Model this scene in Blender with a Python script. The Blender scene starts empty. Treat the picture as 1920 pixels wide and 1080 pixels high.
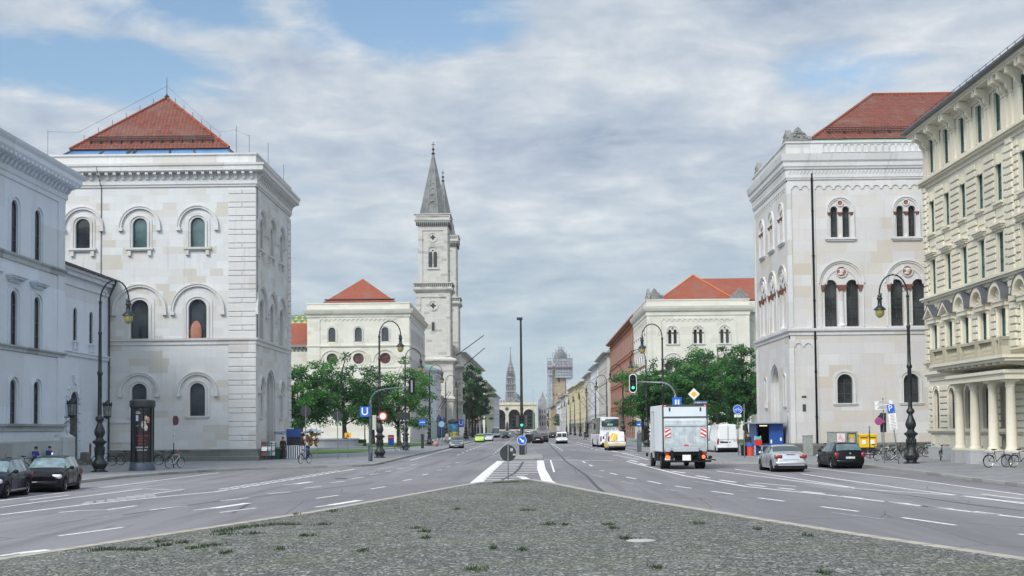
import bpy, bmesh, math, random
from mathutils import Vector, Matrix
from mathutils.geometry import tessellate_polygon
random.seed(7)
R_ = math.radians; PI = math.pi
sc = bpy.context.scene
COL = sc.collection

# ------------------------------------------------------------------ camera
cam_d = bpy.data.cameras.new('camera'); cam = bpy.data.objects.new('camera', cam_d); COL.objects.link(cam)
sc.camera = cam
cam_d.sensor_width = 36.0; cam_d.lens = 45.0
cam_d.shift_x = 0.00066; cam_d.shift_y = 0.07764
cam_d.clip_start = 0.1; cam_d.clip_end = 8000
CAMR = Matrix.Rotation(R_(.6), 3, 'Z') @ Matrix.Rotation(PI/2 + R_(2.7), 3, 'X') @ Matrix.Rotation(-.0098, 3, 'Z')
cam.matrix_world = Matrix.Translation((0, 0, 2.45)) @ CAMR.to_4x4()

# ------------------------------------------------------------------ sun, sky, exposure
SUN_EL, SUN_AZ = R_(42), R_(-147)         # azimuth from +Y towards +X: behind and left of the camera
sdir = Vector((math.sin(SUN_AZ)*math.cos(SUN_EL), math.cos(SUN_AZ)*math.cos(SUN_EL), math.sin(SUN_EL)))
sun_d = bpy.data.lights.new('sun', 'SUN'); sun = bpy.data.objects.new('sun', sun_d); COL.objects.link(sun)
sun_d.energy = 2.5; sun_d.angle = R_(18); sun_d.color = (1, .95, .87)
sun.rotation_euler = sdir.to_track_quat('Z', 'Y').to_euler()
sun.location = (0, -50, 60)
sc.view_settings.view_transform = 'Standard'; sc.view_settings.look = 'None'
sc.view_settings.exposure = 0.25; sc.view_settings.gamma = 1.0
sc.render.resolution_x = 1024; sc.render.resolution_y = 576

world = bpy.data.worlds.new("World"); sc.world = world; world.use_nodes = True
nt = world.node_tree; nt.nodes.clear(); L = nt.links
def N(t, **k):
    n = nt.nodes.new(t)
    for a, b in k.items(): setattr(n, a, b)
    return n
def math_(op, a, b=None, c=None, clamp=False):
    n = N('ShaderNodeMath', operation=op, use_clamp=clamp)
    for i, v in enumerate((a, b, c)):
        if v is None: continue
        if isinstance(v, (int, float)): n.inputs[i].default_value = v
        else: L.new(v, n.inputs[i])
    return n.outputs[0]
def vmath(op, a, b):
    n = N('ShaderNodeVectorMath', operation=op)
    for i, v in enumerate((a, b)):
        if isinstance(v, (tuple, list, Vector)): n.inputs[i].default_value = tuple(v)
        else: L.new(v, n.inputs[i])
    return n
tc = N('ShaderNodeTexCoord')
sky = N('ShaderNodeTexSky', sky_type='NISHITA'); sky.sun_disc = False
sky.sun_elevation = SUN_EL; sky.sun_rotation = SUN_AZ
sky.air_density = 1.35; sky.dust_density = 0.3; sky.ozone_density = 3.0
bgs = N('ShaderNodeBackground'); bgs.inputs[1].default_value = 0.115; L.new(sky.outputs[0], bgs.inputs[0])
sep = N('ShaderNodeSeparateXYZ'); L.new(tc.outputs['Generated'], sep.inputs[0])
zc = math_('MAXIMUM', sep.outputs[2], 0.0); den = math_('ADD', zc, 0.14)
px_ = math_('DIVIDE', sep.outputs[0], den); py_ = math_('DIVIDE', sep.outputs[1], den)
cmb = N('ShaderNodeCombineXYZ'); L.new(px_, cmb.inputs[0]); L.new(py_, cmb.inputs[1])
def noise_(vec, scale, detail, rough, dist=0, sx=1, sy=1, off=(0, 0, 0)):
    mp = N('ShaderNodeMapping'); mp.inputs['Scale'].default_value = (sx, sy, 1); mp.inputs['Location'].default_value = off
    L.new(vec, mp.inputs[0])
    n = N('ShaderNodeTexNoise'); n.inputs['Scale'].default_value = scale; n.inputs['Detail'].default_value = detail
    n.inputs['Roughness'].default_value = rough; n.inputs['Distortion'].default_value = dist
    L.new(mp.outputs[0], n.inputs['Vector']); return n.outputs[0]
def ramp_(fac, stops):
    r = N('ShaderNodeValToRGB'); e = r.color_ramp.elements
    while len(e) > 1: e.remove(e[-1])
    e[0].position = stops[0][0]; e[0].color = (*stops[0][1], 1)
    for p, c in stops[1:]:
        q = e.new(p); q.color = (*c, 1)
    L.new(fac, r.inputs[0]); return r.outputs[0]
n1 = noise_(cmb.outputs[0], 2.3, 8, .55, .3, sx=1.0, sy=.75, off=(3.1, 1.7, 0))
n2 = noise_(cmb.outputs[0], 7.5, 7, .62, .3, sx=.8, sy=.9, off=(7.3, 2.2, 0))
cl = math_('ADD', math_('MULTIPLY', n1, .62), math_('MULTIPLY', n2, .38))
ccol = ramp_(cl, [(.35, (.29, .36, .47)), (.43, (.385, .45, .545)), (.50, (.46, .52, .595)), (.57, (.56, .605, .655)), (.66, (.71, .735, .765))])
# lower sky is a greyer, greener veil
low = math_('SUBTRACT', 1.0, math_('MULTIPLY', zc, 5.0), clamp=True)
mixl = N('ShaderNodeMix', data_type='RGBA'); L.new(math_('MULTIPLY', low, .85), mixl.inputs[0]); L.new(ccol, mixl.inputs[6])
mixl.inputs[7].default_value = (.40, .515, .565, 1)
# clear gaps: two broad openings in the cloud layer (directions in the sky), ragged by noise
def hole(d, size, str_):
    v = Vector(d).normalized()
    sb = vmath('SUBTRACT', tc.outputs['Generated'], v)
    sc_ = vmath('MULTIPLY', sb.outputs[0], (1/size[0], 1/size[0], 1/size[1]))
    ln = N('ShaderNodeVectorMath', operation='LENGTH'); L.new(sc_.outputs[0], ln.inputs[0])
    return math_('MULTIPLY', math_('SUBTRACT', 1.0, ln.outputs['Value'], clamp=True), str_)
def skydir(px, py):
    v = Vector(((px-960+1920*cam_d.shift_x)/2400, (540-py+1920*cam_d.shift_y)/2400, -1))
    return (CAMR @ v).normalized()
hs = [hole(skydir(130, 125), (.16, .035), 1.0), hole(skydir(760, 35), (.12, .045), 1.05), hole(skydir(1590, 135), (.10, .03), .6),
      hole(skydir(350, 20), (.12, .03), .7), hole(skydir(560, 390), (.09, .05), .25)]
hsum = hs[0]
for h in hs[1:]: hsum = math_('MAXIMUM', hsum, h)
gen = math_('MULTIPLY', math_('SUBTRACT', .40, n1, clamp=True), 4.0)
hh = math_('ADD', math_('MULTIPLY', hsum, 2.2), math_('MULTIPLY', math_('SUBTRACT', .52, cl), 6.0))
hole_f = math_('MULTIPLY', math_('ADD', hh, -.35), 1.0, clamp=True)
hole_f = math_('MULTIPLY', hole_f, math_('MULTIPLY', hsum, 3.0, clamp=True), clamp=True)
# overcast brightens towards the veiled sun
dt = vmath('DOT_PRODUCT', tc.outputs['Generated'], tuple(sdir))
glow = math_('POWER', math_('MAXIMUM', dt.outputs['Value'], 0.0), 3.0)
# added fill: unseen sky behind the viewer brightened to light the facades
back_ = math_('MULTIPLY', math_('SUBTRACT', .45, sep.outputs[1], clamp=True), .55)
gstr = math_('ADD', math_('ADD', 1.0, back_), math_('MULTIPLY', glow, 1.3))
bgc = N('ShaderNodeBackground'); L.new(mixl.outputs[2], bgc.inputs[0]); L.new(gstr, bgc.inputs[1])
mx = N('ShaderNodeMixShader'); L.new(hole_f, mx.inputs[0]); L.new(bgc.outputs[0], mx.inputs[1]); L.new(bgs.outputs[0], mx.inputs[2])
wo = N('ShaderNodeOutputWorld'); L.new(mx.outputs[0], wo.inputs[0])

# ------------------------------------------------------------------ pixel survey helper (for the ground plan only)
def G(px, py, z=0.0):
    d = skydir(px, py); t = (z-2.45)/d.z
    return (d.x*t, d.y*t)

# ------------------------------------------------------------------ materials
MATS = {}
def mat(name, base, rough=.7, metal=0., var=.12, vs=.6, bump=0., bs=8., coat=0., spec=.5, emit=None, trans=0., col2=None, detail=6):
    if name in MATS: return MATS[name]
    m = bpy.data.materials.new(name); m.use_nodes = True; MATS[name] = m
    t = m.node_tree; p = t.nodes['Principled BSDF']
    p.inputs['Roughness'].default_value = rough; p.inputs['Metallic'].default_value = metal
    p.inputs['Specular IOR Level'].default_value = spec
    p.inputs['Coat Weight'].default_value = coat; p.inputs['Coat Roughness'].default_value = .06
    if trans: p.inputs['Transmission Weight'].default_value = trans
    g = t.nodes.new('ShaderNodeNewGeometry')
    n = t.nodes.new('ShaderNodeTexNoise'); n.inputs['Scale'].default_value = vs; n.inputs['Detail'].default_value = detail
    t.links.new(g.outputs['Position'], n.inputs['Vector'])
    r = t.nodes.new('ShaderNodeValToRGB'); e = r.color_ramp.elements
    c2 = col2 or tuple(min(1, c*(1+var)) for c in base)
    c1 = tuple(c*(1-var) for c in base) if not col2 else base
    e[0].position = .32; e[0].color = (*c1, 1); e[1].position = .68; e[1].color = (*c2, 1)
    t.links.new(n.outputs[0], r.inputs[0]); t.links.new(r.outputs[0], p.inputs['Base Color'])
    if emit:
        p.inputs['Emission Color'].default_value = (*emit[0], 1); p.inputs['Emission Strength'].default_value = emit[1]
    if bump:
        n2 = t.nodes.new('ShaderNodeTexNoise'); n2.inputs['Scale'].default_value = bs; n2.inputs['Detail'].default_value = 5
        t.links.new(g.outputs['Position'], n2.inputs['Vector'])
        b = t.nodes.new('ShaderNodeBump'); b.inputs['Strength'].default_value = bump; b.inputs['Distance'].default_value = .05
        t.links.new(n2.outputs[0], b.inputs['Height']); t.links.new(b.outputs[0], p.inputs['Normal'])
    return m

class T:
    """small node-tree writer"""
    def __init__(s, name):
        s.m = bpy.data.materials.new(name); s.m.use_nodes = True; s.t = s.m.node_tree; s.p = s.t.nodes['Principled BSDF']; MATS[name] = s.m
        s.geo = s.t.nodes.new('ShaderNodeNewGeometry'); s.pos = s.geo.outputs['Position']
    def n(s, typ, ins={}, **k):
        q = s.t.nodes.new(typ)
        for a, b in k.items(): setattr(q, a, b)
        for a, b in ins.items():
            if isinstance(b, (int, float, tuple)): q.inputs[a].default_value = b
            else: s.t.links.new(b, q.inputs[a])
        return q
    def math(s, op, a, b=0., clamp=False): return s.n('ShaderNodeMath', {0: a, 1: b}, operation=op, use_clamp=clamp).outputs[0]
    def noise(s, scale, detail=5, rough=.6, vec=None, dist=0.): return s.n('ShaderNodeTexNoise', {'Vector': vec or s.pos, 'Scale': scale, 'Detail': detail, 'Roughness': rough, 'Distortion': dist}).outputs[0]
    def ramp(s, fac, *stops):
        r = s.n('ShaderNodeValToRGB', {0: fac}); e = r.color_ramp.elements
        while len(e) > 1: e.remove(e[-1])
        e[0].position = stops[0][0]; c = stops[0][1]; e[0].color = (*c, 1) if isinstance(c, tuple) else (c, c, c, 1)
        for p_, c in stops[1:]:
            q = e.new(p_); q.color = (*c, 1) if isinstance(c, tuple) else (c, c, c, 1)
        return r.outputs[0]
    def mix(s, f, a, b, blend='MIX'):
        q = s.n('ShaderNodeMix', {}, data_type='RGBA', blend_type=blend)
        for i, v in ((0, f), (6, a), (7, b)):
            if isinstance(v, tuple): q.inputs[i].default_value = (*v, 1) if len(v) == 3 else v
            elif isinstance(v, (int, float)): q.inputs[i].default_value = v
            else: s.t.links.new(v, q.inputs[i])
        return q.outputs[2]
    def bump(s, h, st, dist=.02):
        b = s.n('ShaderNodeBump', {'Height': h, 'Strength': st, 'Distance': dist}); s.t.links.new(b.outputs[0], s.p.inputs['Normal'])
    def color(s, c): s.t.links.new(c, s.p.inputs['Base Color'])
    def wallvec(s):
        x = s.n('ShaderNodeSeparateXYZ', {0: s.pos})
        u = s.math('ADD', x.outputs[0], x.outputs[1])
        return s.n('ShaderNodeCombineXYZ', {0: u, 1: x.outputs[2], 2: 0.}).outputs[0], x

def stone(name, ca, cb, cc, bw=1.15, bh=.52, mort=.0, stain=.5, soft=False, bias=0., seed=0.):
    s = T(name); s.p.inputs['Roughness'].default_value = .85; s.p.inputs['Specular IOR Level'].default_value = .25
    wv, x = s.wallvec()
    if seed: wv = s.n('ShaderNodeVectorMath', {0: wv, 1: (seed, 0., 0.)}, operation='ADD').outputs[0]
    br = s.n('ShaderNodeTexBrick', {'Vector': wv, 'Color1': (0, 0, 0, 1), 'Color2': (1, 1, 1, 1), 'Mortar': (.5, .5, .5, 1), 'Scale': 1., 'Mortar Size': .012, 'Mortar Smooth': .6, 'Bias': bias, 'Brick Width': bw, 'Row Height': bh})
    br.offset_frequency = 2; br.squash = 1.4; br.squash_frequency = 3
    blk = s.ramp(br.outputs[0], (.0, tuple(v*.955 for v in ca)), (.3, ca), (.55, tuple(v*1.03 for v in ca)), (.68, cb), (.84, tuple(v*.94 for v in ca)), (.9, cc), (1., cc)) if not soft else s.ramp(br.outputs[0], (.0, tuple(v*.93 for v in ca)), (.25, ca), (.45, cb), (.6, tuple(a*b for a, b in zip(ca, (.95, .94, .97)))), (.75, cc), (.88, ca), (1., tuple(v*1.06 for v in ca)))
    n = s.noise(.35, 6, .65)
    c = s.mix(s.ramp(n, (.35, 0.), (.7, .35)), blk, tuple(v*.82 for v in cb))
    fine = s.noise(6., 6, .7)
    c = s.mix(s.ramp(fine, (.3, .2), (.6, 0.)), c, tuple(v*.68 for v in ca))
    c = s.mix(s.math('MULTIPLY', br.outputs[1], .22), c, tuple(v*.5 for v in ca))
    # vertical run-off stains
    sv = s.n('ShaderNodeVectorMath', {0: wv, 1: (2.2, .10, 1.)}, operation='MULTIPLY').outputs[0]
    st = s.noise(1.0, 6, .7, vec=sv)
    c = s.mix(s.math('MULTIPLY', s.ramp(st, (.56, 0.), (.8, 1.)), stain, True), c, tuple(v*.5 for v in ca))
    if mort: c = s.mix(s.math('MULTIPLY', br.outputs[1], mort), c, tuple(v*.45 for v in ca))
    s.color(c)
    h = s.math('ADD', s.math('MULTIPLY', br.outputs[1], -1.0 if mort else -.3), s.math('MULTIPLY', fine, .35))
    s.bump(h, .5, .02)
    return s.m

S_B = stone('limestone_wall', (.60, .615, .62), (.56, .55, .515), (.51, .485, .425), 1.05, .58, stain=.6)
S_D = stone('sandstone_wall', (.575, .57, .57), (.555, .52, .46), (.51, .45, .37), 1.7, .88, stain=.5, seed=3.3, soft=True)
S_T = stone('stone_trim', (.60, .60, .595), (.565, .56, .54), (.51, .50, .465), 2.5, 1.2, stain=.85)
S_A = stone('grey_render', (.60, .66, .74), (.57, .625, .69), (.54, .59, .64), 6, 4, stain=.55)
S_AB = stone('weathered_plinth_stone', (.42, .46, .48), (.34, .37, .38), (.28, .30, .30), 1.9, .9, mort=.4, stain=.9)
S_PL = stone('dark_plinth_stone', (.17, .18, .17), (.13, .13, .12), (.10, .10, .09), 1.6, .4, mort=.5, stain=.6)
S_E = stone('cream_render', (.66, .625, .51), (.64, .605, .49), (.59, .56, .46), 5, 3, stain=.45)
S_EG = stone('grey_granite', (.42, .43, .44), (.38, .39, .40), (.34, .35, .36), 1.6, .8, mort=.3, stain=.5)
S_C = stone('cream_stone_wall', (.64, .62, .55), (.60, .58, .52), (.56, .53, .46), 1.5, .7, stain=.25)
S_CH = stone('church_limestone', (.52, .51, .47), (.46, .45, .41), (.35, .34, .31), 1.3, .6, mort=.25, stain=1.0)
S_CHD = stone('blackened_stone', (.26, .26, .25), (.22, .22, .21), (.16, .16, .15), 1.3, .6, mort=.3, stain=.9)
S_R = stone('red_brick_wall', (.33, .15, .09), (.30, .13, .08), (.26, .11, .065), .6, .3, mort=.2, stain=.4)
S_RP = stone('terracotta_render', (.45, .21, .13), (.42, .20, .12), (.38, .17, .10), 3, 2, stain=.5)
S_G = stone('pale_grey_render', (.58, .57, .53), (.55, .54, .50), (.50, .49, .45), 4, 3, stain=.4)
S_Y = stone('yellow_render', (.66, .60, .40), (.63, .57, .38), (.58, .52, .34), 4, 3, stain=.3)
S_W = stone('white_render', (.68, .70, .74), (.66, .68, .70), (.62, .64, .66), 4, 3, stain=.3)
S_LG = stone('green_cream_render', (.60, .62, .50), (.56, .58, .46), (.5, .52, .42), 4, 3, stain=.4)
S_TAN = stone('ochre_stone', (.40, .32, .22), (.36, .29, .20), (.30, .24, .17), 2.4, 1.2, mort=.3, stain=.5)
S_BLK = mat('opening_shade', (.03, .03, .035), .6)  # near-black colour paints the shade inside the church openings

def tiles(name, a, b, c, w=.32, h=.30):
    s = T(name); s.p.inputs['Roughness'].default_value = .8
    x = s.n('ShaderNodeSeparateXYZ', {0: s.pos})
    v = s.n('ShaderNodeCombineXYZ', {0: s.math('ADD', x.outputs[0], x.outputs[1]), 1: s.math('MULTIPLY', x.outputs[2], 1.6)}).outputs[0]
    br = s.n('ShaderNodeTexBrick', {'Vector': v, 'Color1': (0, 0, 0, 1), 'Color2': (1, 1, 1, 1), 'Mortar': (.0, .0, .0, 1), 'Scale': 1., 'Mortar Size': .035, 'Mortar Smooth': .3, 'Brick Width': w, 'Row Height': h})
    c0 = s.ramp(br.outputs[0], (0., a), (.5, b), (.85, b), (1., c))
    c0 = s.mix(s.math('MULTIPLY', br.outputs[1], .75), c0, tuple(q*.25 for q in a))
    n = s.noise(.35, 6, .7)
    c0 = s.mix(s.ramp(n, (.50, 0.), (.68, .55)), c0, (.19, .16, .135))
    c0 = s.mix(s.ramp(s.noise(3., 5, .8), (.45, 0.), (.7, .5)), c0, tuple(q*.5 for q in a))
    s.color(c0); s.bump(s.math('MULTIPLY', br.outputs[1], -1.), .9, .05); return s.m
M_TILE = tiles('red_roof_tiles', (.19, .058, .040), (.24, .070, .046), (.13, .042, .034))
M_TILE2 = tiles('bright_roof_tiles', (.34, .085, .045), (.40, .10, .052), (.28, .07, .04))
M_SLATE = tiles('slate_tiles', (.07, .07, .08), (.09, .09, .10), (.05, .05, .06))
M_ZINC = mat('zinc_sheet', (.13, .14, .16), .45, .5)
M_COP = mat('green_copper', (.20, .40, .33), .6, .1, .2)
M_GLASS = mat('window_glass', (.010, .013, .016), .06, 0, .4, .55, spec=.8, col2=(.055, .065, .072))  # lighter noise tone imitates faint reflections in the panes
M_GLASST = mat('teal_window_glass', (.025, .05, .055), .08, 0, .5, .6, spec=.8, col2=(.11, .19, .19))
M_GLASSR = mat('rust_round_glass', (.10, .04, .04), .15, 0, .4, 2)
M_SKYL = mat('skylight_glass', (.10, .22, .42), .08, .2, .2, .5, spec=1.)  # blue base colour stands in for the reflected sky
M_FRAME = mat('dark_window_frame', (.045, .05, .05), .5)
M_FRAMEW = mat('grey_window_frame', (.20, .21, .21), .5)
M_IRON = mat('dark_iron', (.040, .046, .047), .42, .6, .3, 3, bump=.25, bs=14)
M_IRON2 = mat('grey_painted_iron', (.10, .13, .14), .45, .3, .2, 2)
M_STEEL = mat('galvanised_steel', (.32, .34, .35), .4, .8, .1, 3)
M_RUBBER = mat('tyre_rubber', (.010, .010, .011), .9, spec=.2)
M_PLAST = mat('black_plastic', (.010, .0105, .011), .6, spec=.2)
M_WHITE = mat('white_paint', (.78, .79, .80), .4, 0, .04)
M_SIGNW = mat('sign_white', (.78, .78, .76), .4, 0, .05, 3)
M_BLUE = mat('sign_blue', (.02, .12, .55), .4, 0, .05)
M_RED = mat('sign_red', (.60, .03, .03), .4, 0, .08)
M_YEL = mat('postal_yellow', (.75, .48, .02), .4, 0, .08)
M_LAMPG = mat('amber_lamp_glass', (.30, .27, .08), .25, 0, .15, 3, spec=.8)
M_TL = mat('tail_light_red', (.26, .012, .012), .25, 0, .1, coat=.5)
M_TLO = mat('lit_tail_light', (.7, .12, .03), .3, emit=((1., .18, .04), 1.2))
M_HL = mat('headlight_glass', (.62, .66, .70), .1, .2, .1, 5, coat=1)
M_GREEN = mat('green_signal', (.02, .6, .3), .4, emit=((.05, 1., .5), 1.6))
M_REDL = mat('red_signal', (.7, .05, .03), .4, emit=((1., .06, .04), 1.2))
M_CGLASS = mat('car_glass', (.035, .052, .058), .05, 0, .3, 1, spec=.9)
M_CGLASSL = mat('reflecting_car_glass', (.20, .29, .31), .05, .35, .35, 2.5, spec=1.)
M_ALU = mat('alloy_rim', (.50, .52, .55), .3, .8)
M_CHROME = mat('chrome', (.6, .6, .62), .15, 1.)
M_BLACKP = mat('black_car_paint', (.004, .0045, .007), .35, 0, .1, coat=.32, spec=.1)
M_NAVYP = mat('dark_blue_car_paint', (.006, .008, .024), .35, 0, .1, coat=.35, spec=.1)
M_SILV = mat('silver_car_paint', (.50, .52, .55), .3, .55, .03, coat=.8)
M_WHP = mat('white_car_paint', (.72, .74, .76), .35, 0, .03, coat=.6)
M_LIME = mat('lime_car_paint', (.42, .60, .07), .35, 0, .05, coat=.6)
M_REDP = mat('red_car_paint', (.35, .03, .03), .35, 0, .05, coat=.6)
M_GREYP = mat('grey_car_paint', (.10, .11, .13), .3, .4, .05, coat=.8)
M_SKIN = mat('skin', (.55, .33, .23), .6)
M_HAIR = mat('dark_hair', (.03, .022, .018), .7)
M_CLB = mat('blue_jersey', (.02, .04, .22), .8)
M_CLK = mat('black_clothes', (.018, .018, .020), .85)
M_CLG = mat('grey_clothes', (.16, .16, .17), .85)
M_CLW = mat('pale_clothes', (.55, .53, .50), .85)
M_CLR = mat('red_clothes', (.40, .05, .04), .85)
M_BARK = mat('bark', (.055, .045, .035), .9, bump=.6, bs=6, var=.4)
def leafmat(name, a, b, c):
    s = T(name); s.p.inputs['Roughness'].default_value = .55
    s.color(s.ramp(s.noise(.55, 4, .6), (.3, a), (.5, b), (.7, c)))
    s.p.inputs['Subsurface Weight'].default_value = 0
    tr = s.n('ShaderNodeBsdfTranslucent', {'Color': (b[0]*1.6, b[1]*1.8, b[2]*.9, 1)})
    mxs = s.n('ShaderNodeMixShader', {0: .28, 1: s.p.outputs[0], 2: tr.outputs[0]})
    s.t.links.new(mxs.outputs[0], s.t.nodes['Material Output'].inputs[0]); return s.m
M_LEAF = [leafmat('green_leaves', (.018, .078, .020), (.038, .14, .032), (.085, .24, .055)),
          leafmat('deep_green_leaves', (.007, .034, .016), (.014, .062, .024), (.032, .11, .035)),
          leafmat('yellow_green_leaves', (.03, .11, .02), (.06, .18, .035), (.12, .28, .06))]

# ------------------------------------------------------------------ mesh builder
class MB:
    def __init__(s): s.v = []; s.f = []; s.mi = []; s.m = Matrix.Identity(4); s.cur = 0
    def V(s, pts):
        i = len(s.v); s.v += [tuple(s.m @ Vector(p)) for p in pts]; return i
    def F(s, *idx): s.f.append(tuple(idx)); s.mi.append(s.cur)
    def box(s, x0, y0, z0, x1, y1, z1):
        i = s.V([(x0,y0,z0),(x1,y0,z0),(x1,y1,z0),(x0,y1,z0),(x0,y0,z1),(x1,y0,z1),(x1,y1,z1),(x0,y1,z1)])
        for q in ((0,3,2,1),(4,5,6,7),(0,1,5,4),(1,2,6,5),(2,3,7,6),(3,0,4,7)): s.F(*[i+k for k in q])
        return s
    def cb(s, cx, cy, cz, sx, sy, sz): return s.box(cx-sx/2, cy-sy/2, cz-sz/2, cx+sx/2, cy+sy/2, cz+sz/2)
    def rbox(s, x0, y0, z0, x1, y1, z1, b):
        """box with chamfered vertical and horizontal edges"""
        lo = [(x0+b,y0),(x1-b,y0),(x1,y0+b),(x1,y1-b),(x1-b,y1),(x0+b,y1),(x0,y1-b),(x0,y0+b)]
        cx, cy = (x0+x1)/2, (y0+y1)/2
        def shr(k): return [(cx+(x-cx)*(1-2*k/max(x1-x0, 1e-6)), cy+(y-cy)*(1-2*k/max(y1-y0, 1e-6))) for x, y in lo]
        rings = [(shr(b), z0), (lo, z0+b), (lo, z1-b), (shr(b), z1)]
        ids = [s.V([(x,y,z) for x,y in r]) for r, z in rings]
        for a, c in zip(ids, ids[1:]):
            for k in range(8): s.F(a+k, a+(k+1)%8, c+(k+1)%8, c+k)
        s.F(*[ids[0]+k for k in range(7,-1,-1)]); s.F(*[ids[3]+k for k in range(8)]); return s
    def tube(s, pts, r, n=8, cap=True):
        pts = [Vector(p) for p in pts]
        rs = r if isinstance(r, (list, tuple)) else [r]*len(pts)
        ids = []; ref = None
        for k, p in enumerate(pts):
            d = (pts[min(k+1, len(pts)-1)]-pts[max(k-1, 0)]).normalized()
            if ref is None: ref = Vector((0,0,1)) if abs(d.z) < .9 else Vector((1,0,0))
            a = d.cross(ref).normalized(); b = d.cross(a).normalized(); ref = b.cross(d) if b.cross(d).length > .5 else ref
            a = ref.cross(d).normalized(); b = d.cross(a)
            ids.append(s.V([p+a*rs[k]*math.cos(2*PI*j/n)+b*rs[k]*math.sin(2*PI*j/n) for j in range(n)]))
        for a, c in zip(ids, ids[1:]):
            for j in range(n): s.F(a+j, a+(j+1)%n, c+(j+1)%n, c+j)
        if cap: s.F(*[ids[0]+j for j in range(n-1,-1,-1)]); s.F(*[ids[-1]+j for j in range(n)])
        return s
    def lathe(s, prof, cx=0, cy=0, cz=0, n=16, fl=0, fa=0., axis='z'):
        """prof: (r,z) bottom to top; fl/fa flutes"""
        ids = []
        for r, z in prof:
            q = []
            for j in range(n):
                a = 2*PI*j/n; rr = r*(1+fa*math.cos(fl*a)) if fl else r
                if axis == 'z': q.append((cx+rr*math.cos(a), cy+rr*math.sin(a), cz+z))
                elif axis == 'x': q.append((cx+z, cy+rr*math.cos(a), cz+rr*math.sin(a)))
                else: q.append((cx+rr*math.cos(a), cy+z, cz-rr*math.sin(a)))
            ids.append(s.V(q))
        for a, c in zip(ids, ids[1:]):
            for j in range(n): s.F(a+j, a+(j+1)%n, c+(j+1)%n, c+j)
        s.F(*[ids[0]+j for j in range(n-1,-1,-1)]); s.F(*[ids[-1]+j for j in range(n)]); return s
    def torus(s, c, R, r, n=28, m=8, axis='x', sx=1.):
        ids = []
        for i in range(n):
            a = 2*PI*i/n; q = []
            for j in range(m):
                b = 2*PI*j/m; rr = R+r*math.cos(b); h = r*sx*math.sin(b)
                if axis == 'x': q.append((c[0]+h, c[1]+rr*math.cos(a), c[2]+rr*math.sin(a)))
                elif axis == 'y': q.append((c[0]+rr*math.cos(a), c[1]+h, c[2]+rr*math.sin(a)))
                else: q.append((c[0]+rr*math.cos(a), c[1]+rr*math.sin(a), c[2]+h))
            ids.append(s.V(q))
        for i in range(n):
            a, c2 = ids[i], ids[(i+1)%n]
            for j in range(m): s.F(a+j, a+(j+1)%m, c2+(j+1)%m, c2+j)
        return s
    def ell(s, c, rx, ry, rz, n=12, m=8):
        prof = [(math.sin(PI*k/m), -math.cos(PI*k/m)) for k in range(m+1)]
        ids = [s.V([(c[0]+rx*max(r,.001)*math.cos(2*PI*j/n), c[1]+ry*max(r,.001)*math.sin(2*PI*j/n), c[2]+rz*z) for j in range(n)]) for r, z in prof]
        for a, b in zip(ids, ids[1:]):
            for j in range(n): s.F(a+j, a+(j+1)%n, b+(j+1)%n, b+j)
        return s
    def prism(s, poly, y0, y1, holes=(), back=False):
        """poly/holes in (x,z); extruded from y0 (front) to y1"""
        lists = [[Vector((p[0], p[1], 0)) for p in q] for q in [poly]+list(holes)]
        flat = [p for q in lists for p in q]
        tri = tessellate_polygon(lists)
        i = s.V([(p.x, y0, p.y) for p in flat])
        for t in tri: s.F(*[i+k for k in t])
        j = s.V([(p.x, y1, p.y) for p in flat])
        if back:
            for t in tri: s.F(*[j+k for k in reversed(t)])
        o = 0
        for q in lists:
            n = len(q)
            for k in range(n): s.F(i+o+k, i+o+(k+1)%n, j+o+(k+1)%n, j+o+k)
            o += n
        return s
    def band(s, inner, outer, y0, y1, closed=False):
        n = len(inner)
        a = s.V([(p[0], y0, p[1]) for p in inner]); b = s.V([(p[0], y0, p[1]) for p in outer])
        c = s.V([(p[0], y1, p[1]) for p in inner]); d = s.V([(p[0], y1, p[1]) for p in outer])
        for k in range(n if closed else n-1):
            l = (k+1) % n
            s.F(a+k, a+l, b+l, b+k); s.F(b+k, b+l, d+l, d+k); s.F(a+l, a+k, c+k, c+l)
        if not closed:
            for k in (0, n-1): s.F(a+k, b+k, d+k, c+k)
        return s
    def mesh(s, name, mats, smooth=None):
        me = bpy.data.meshes.new(name); me.from_pydata(s.v, [], s.f); me.validate()
        for m in (mats if isinstance(mats, (list, tuple)) else [mats]): me.materials.append(m)
        if any(s.mi) and len(me.polygons) == len(s.mi): me.polygons.foreach_set('material_index', s.mi)
        bm = bmesh.new(); bm.from_mesh(me); bmesh.ops.recalc_face_normals(bm, faces=bm.faces); bm.to_mesh(me); bm.free()
        if smooth is not None:
            me.polygons.foreach_set('use_smooth', [True]*len(me.polygons)); me.set_sharp_from_angle(angle=R_(smooth))
        me.update(); return me

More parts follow.
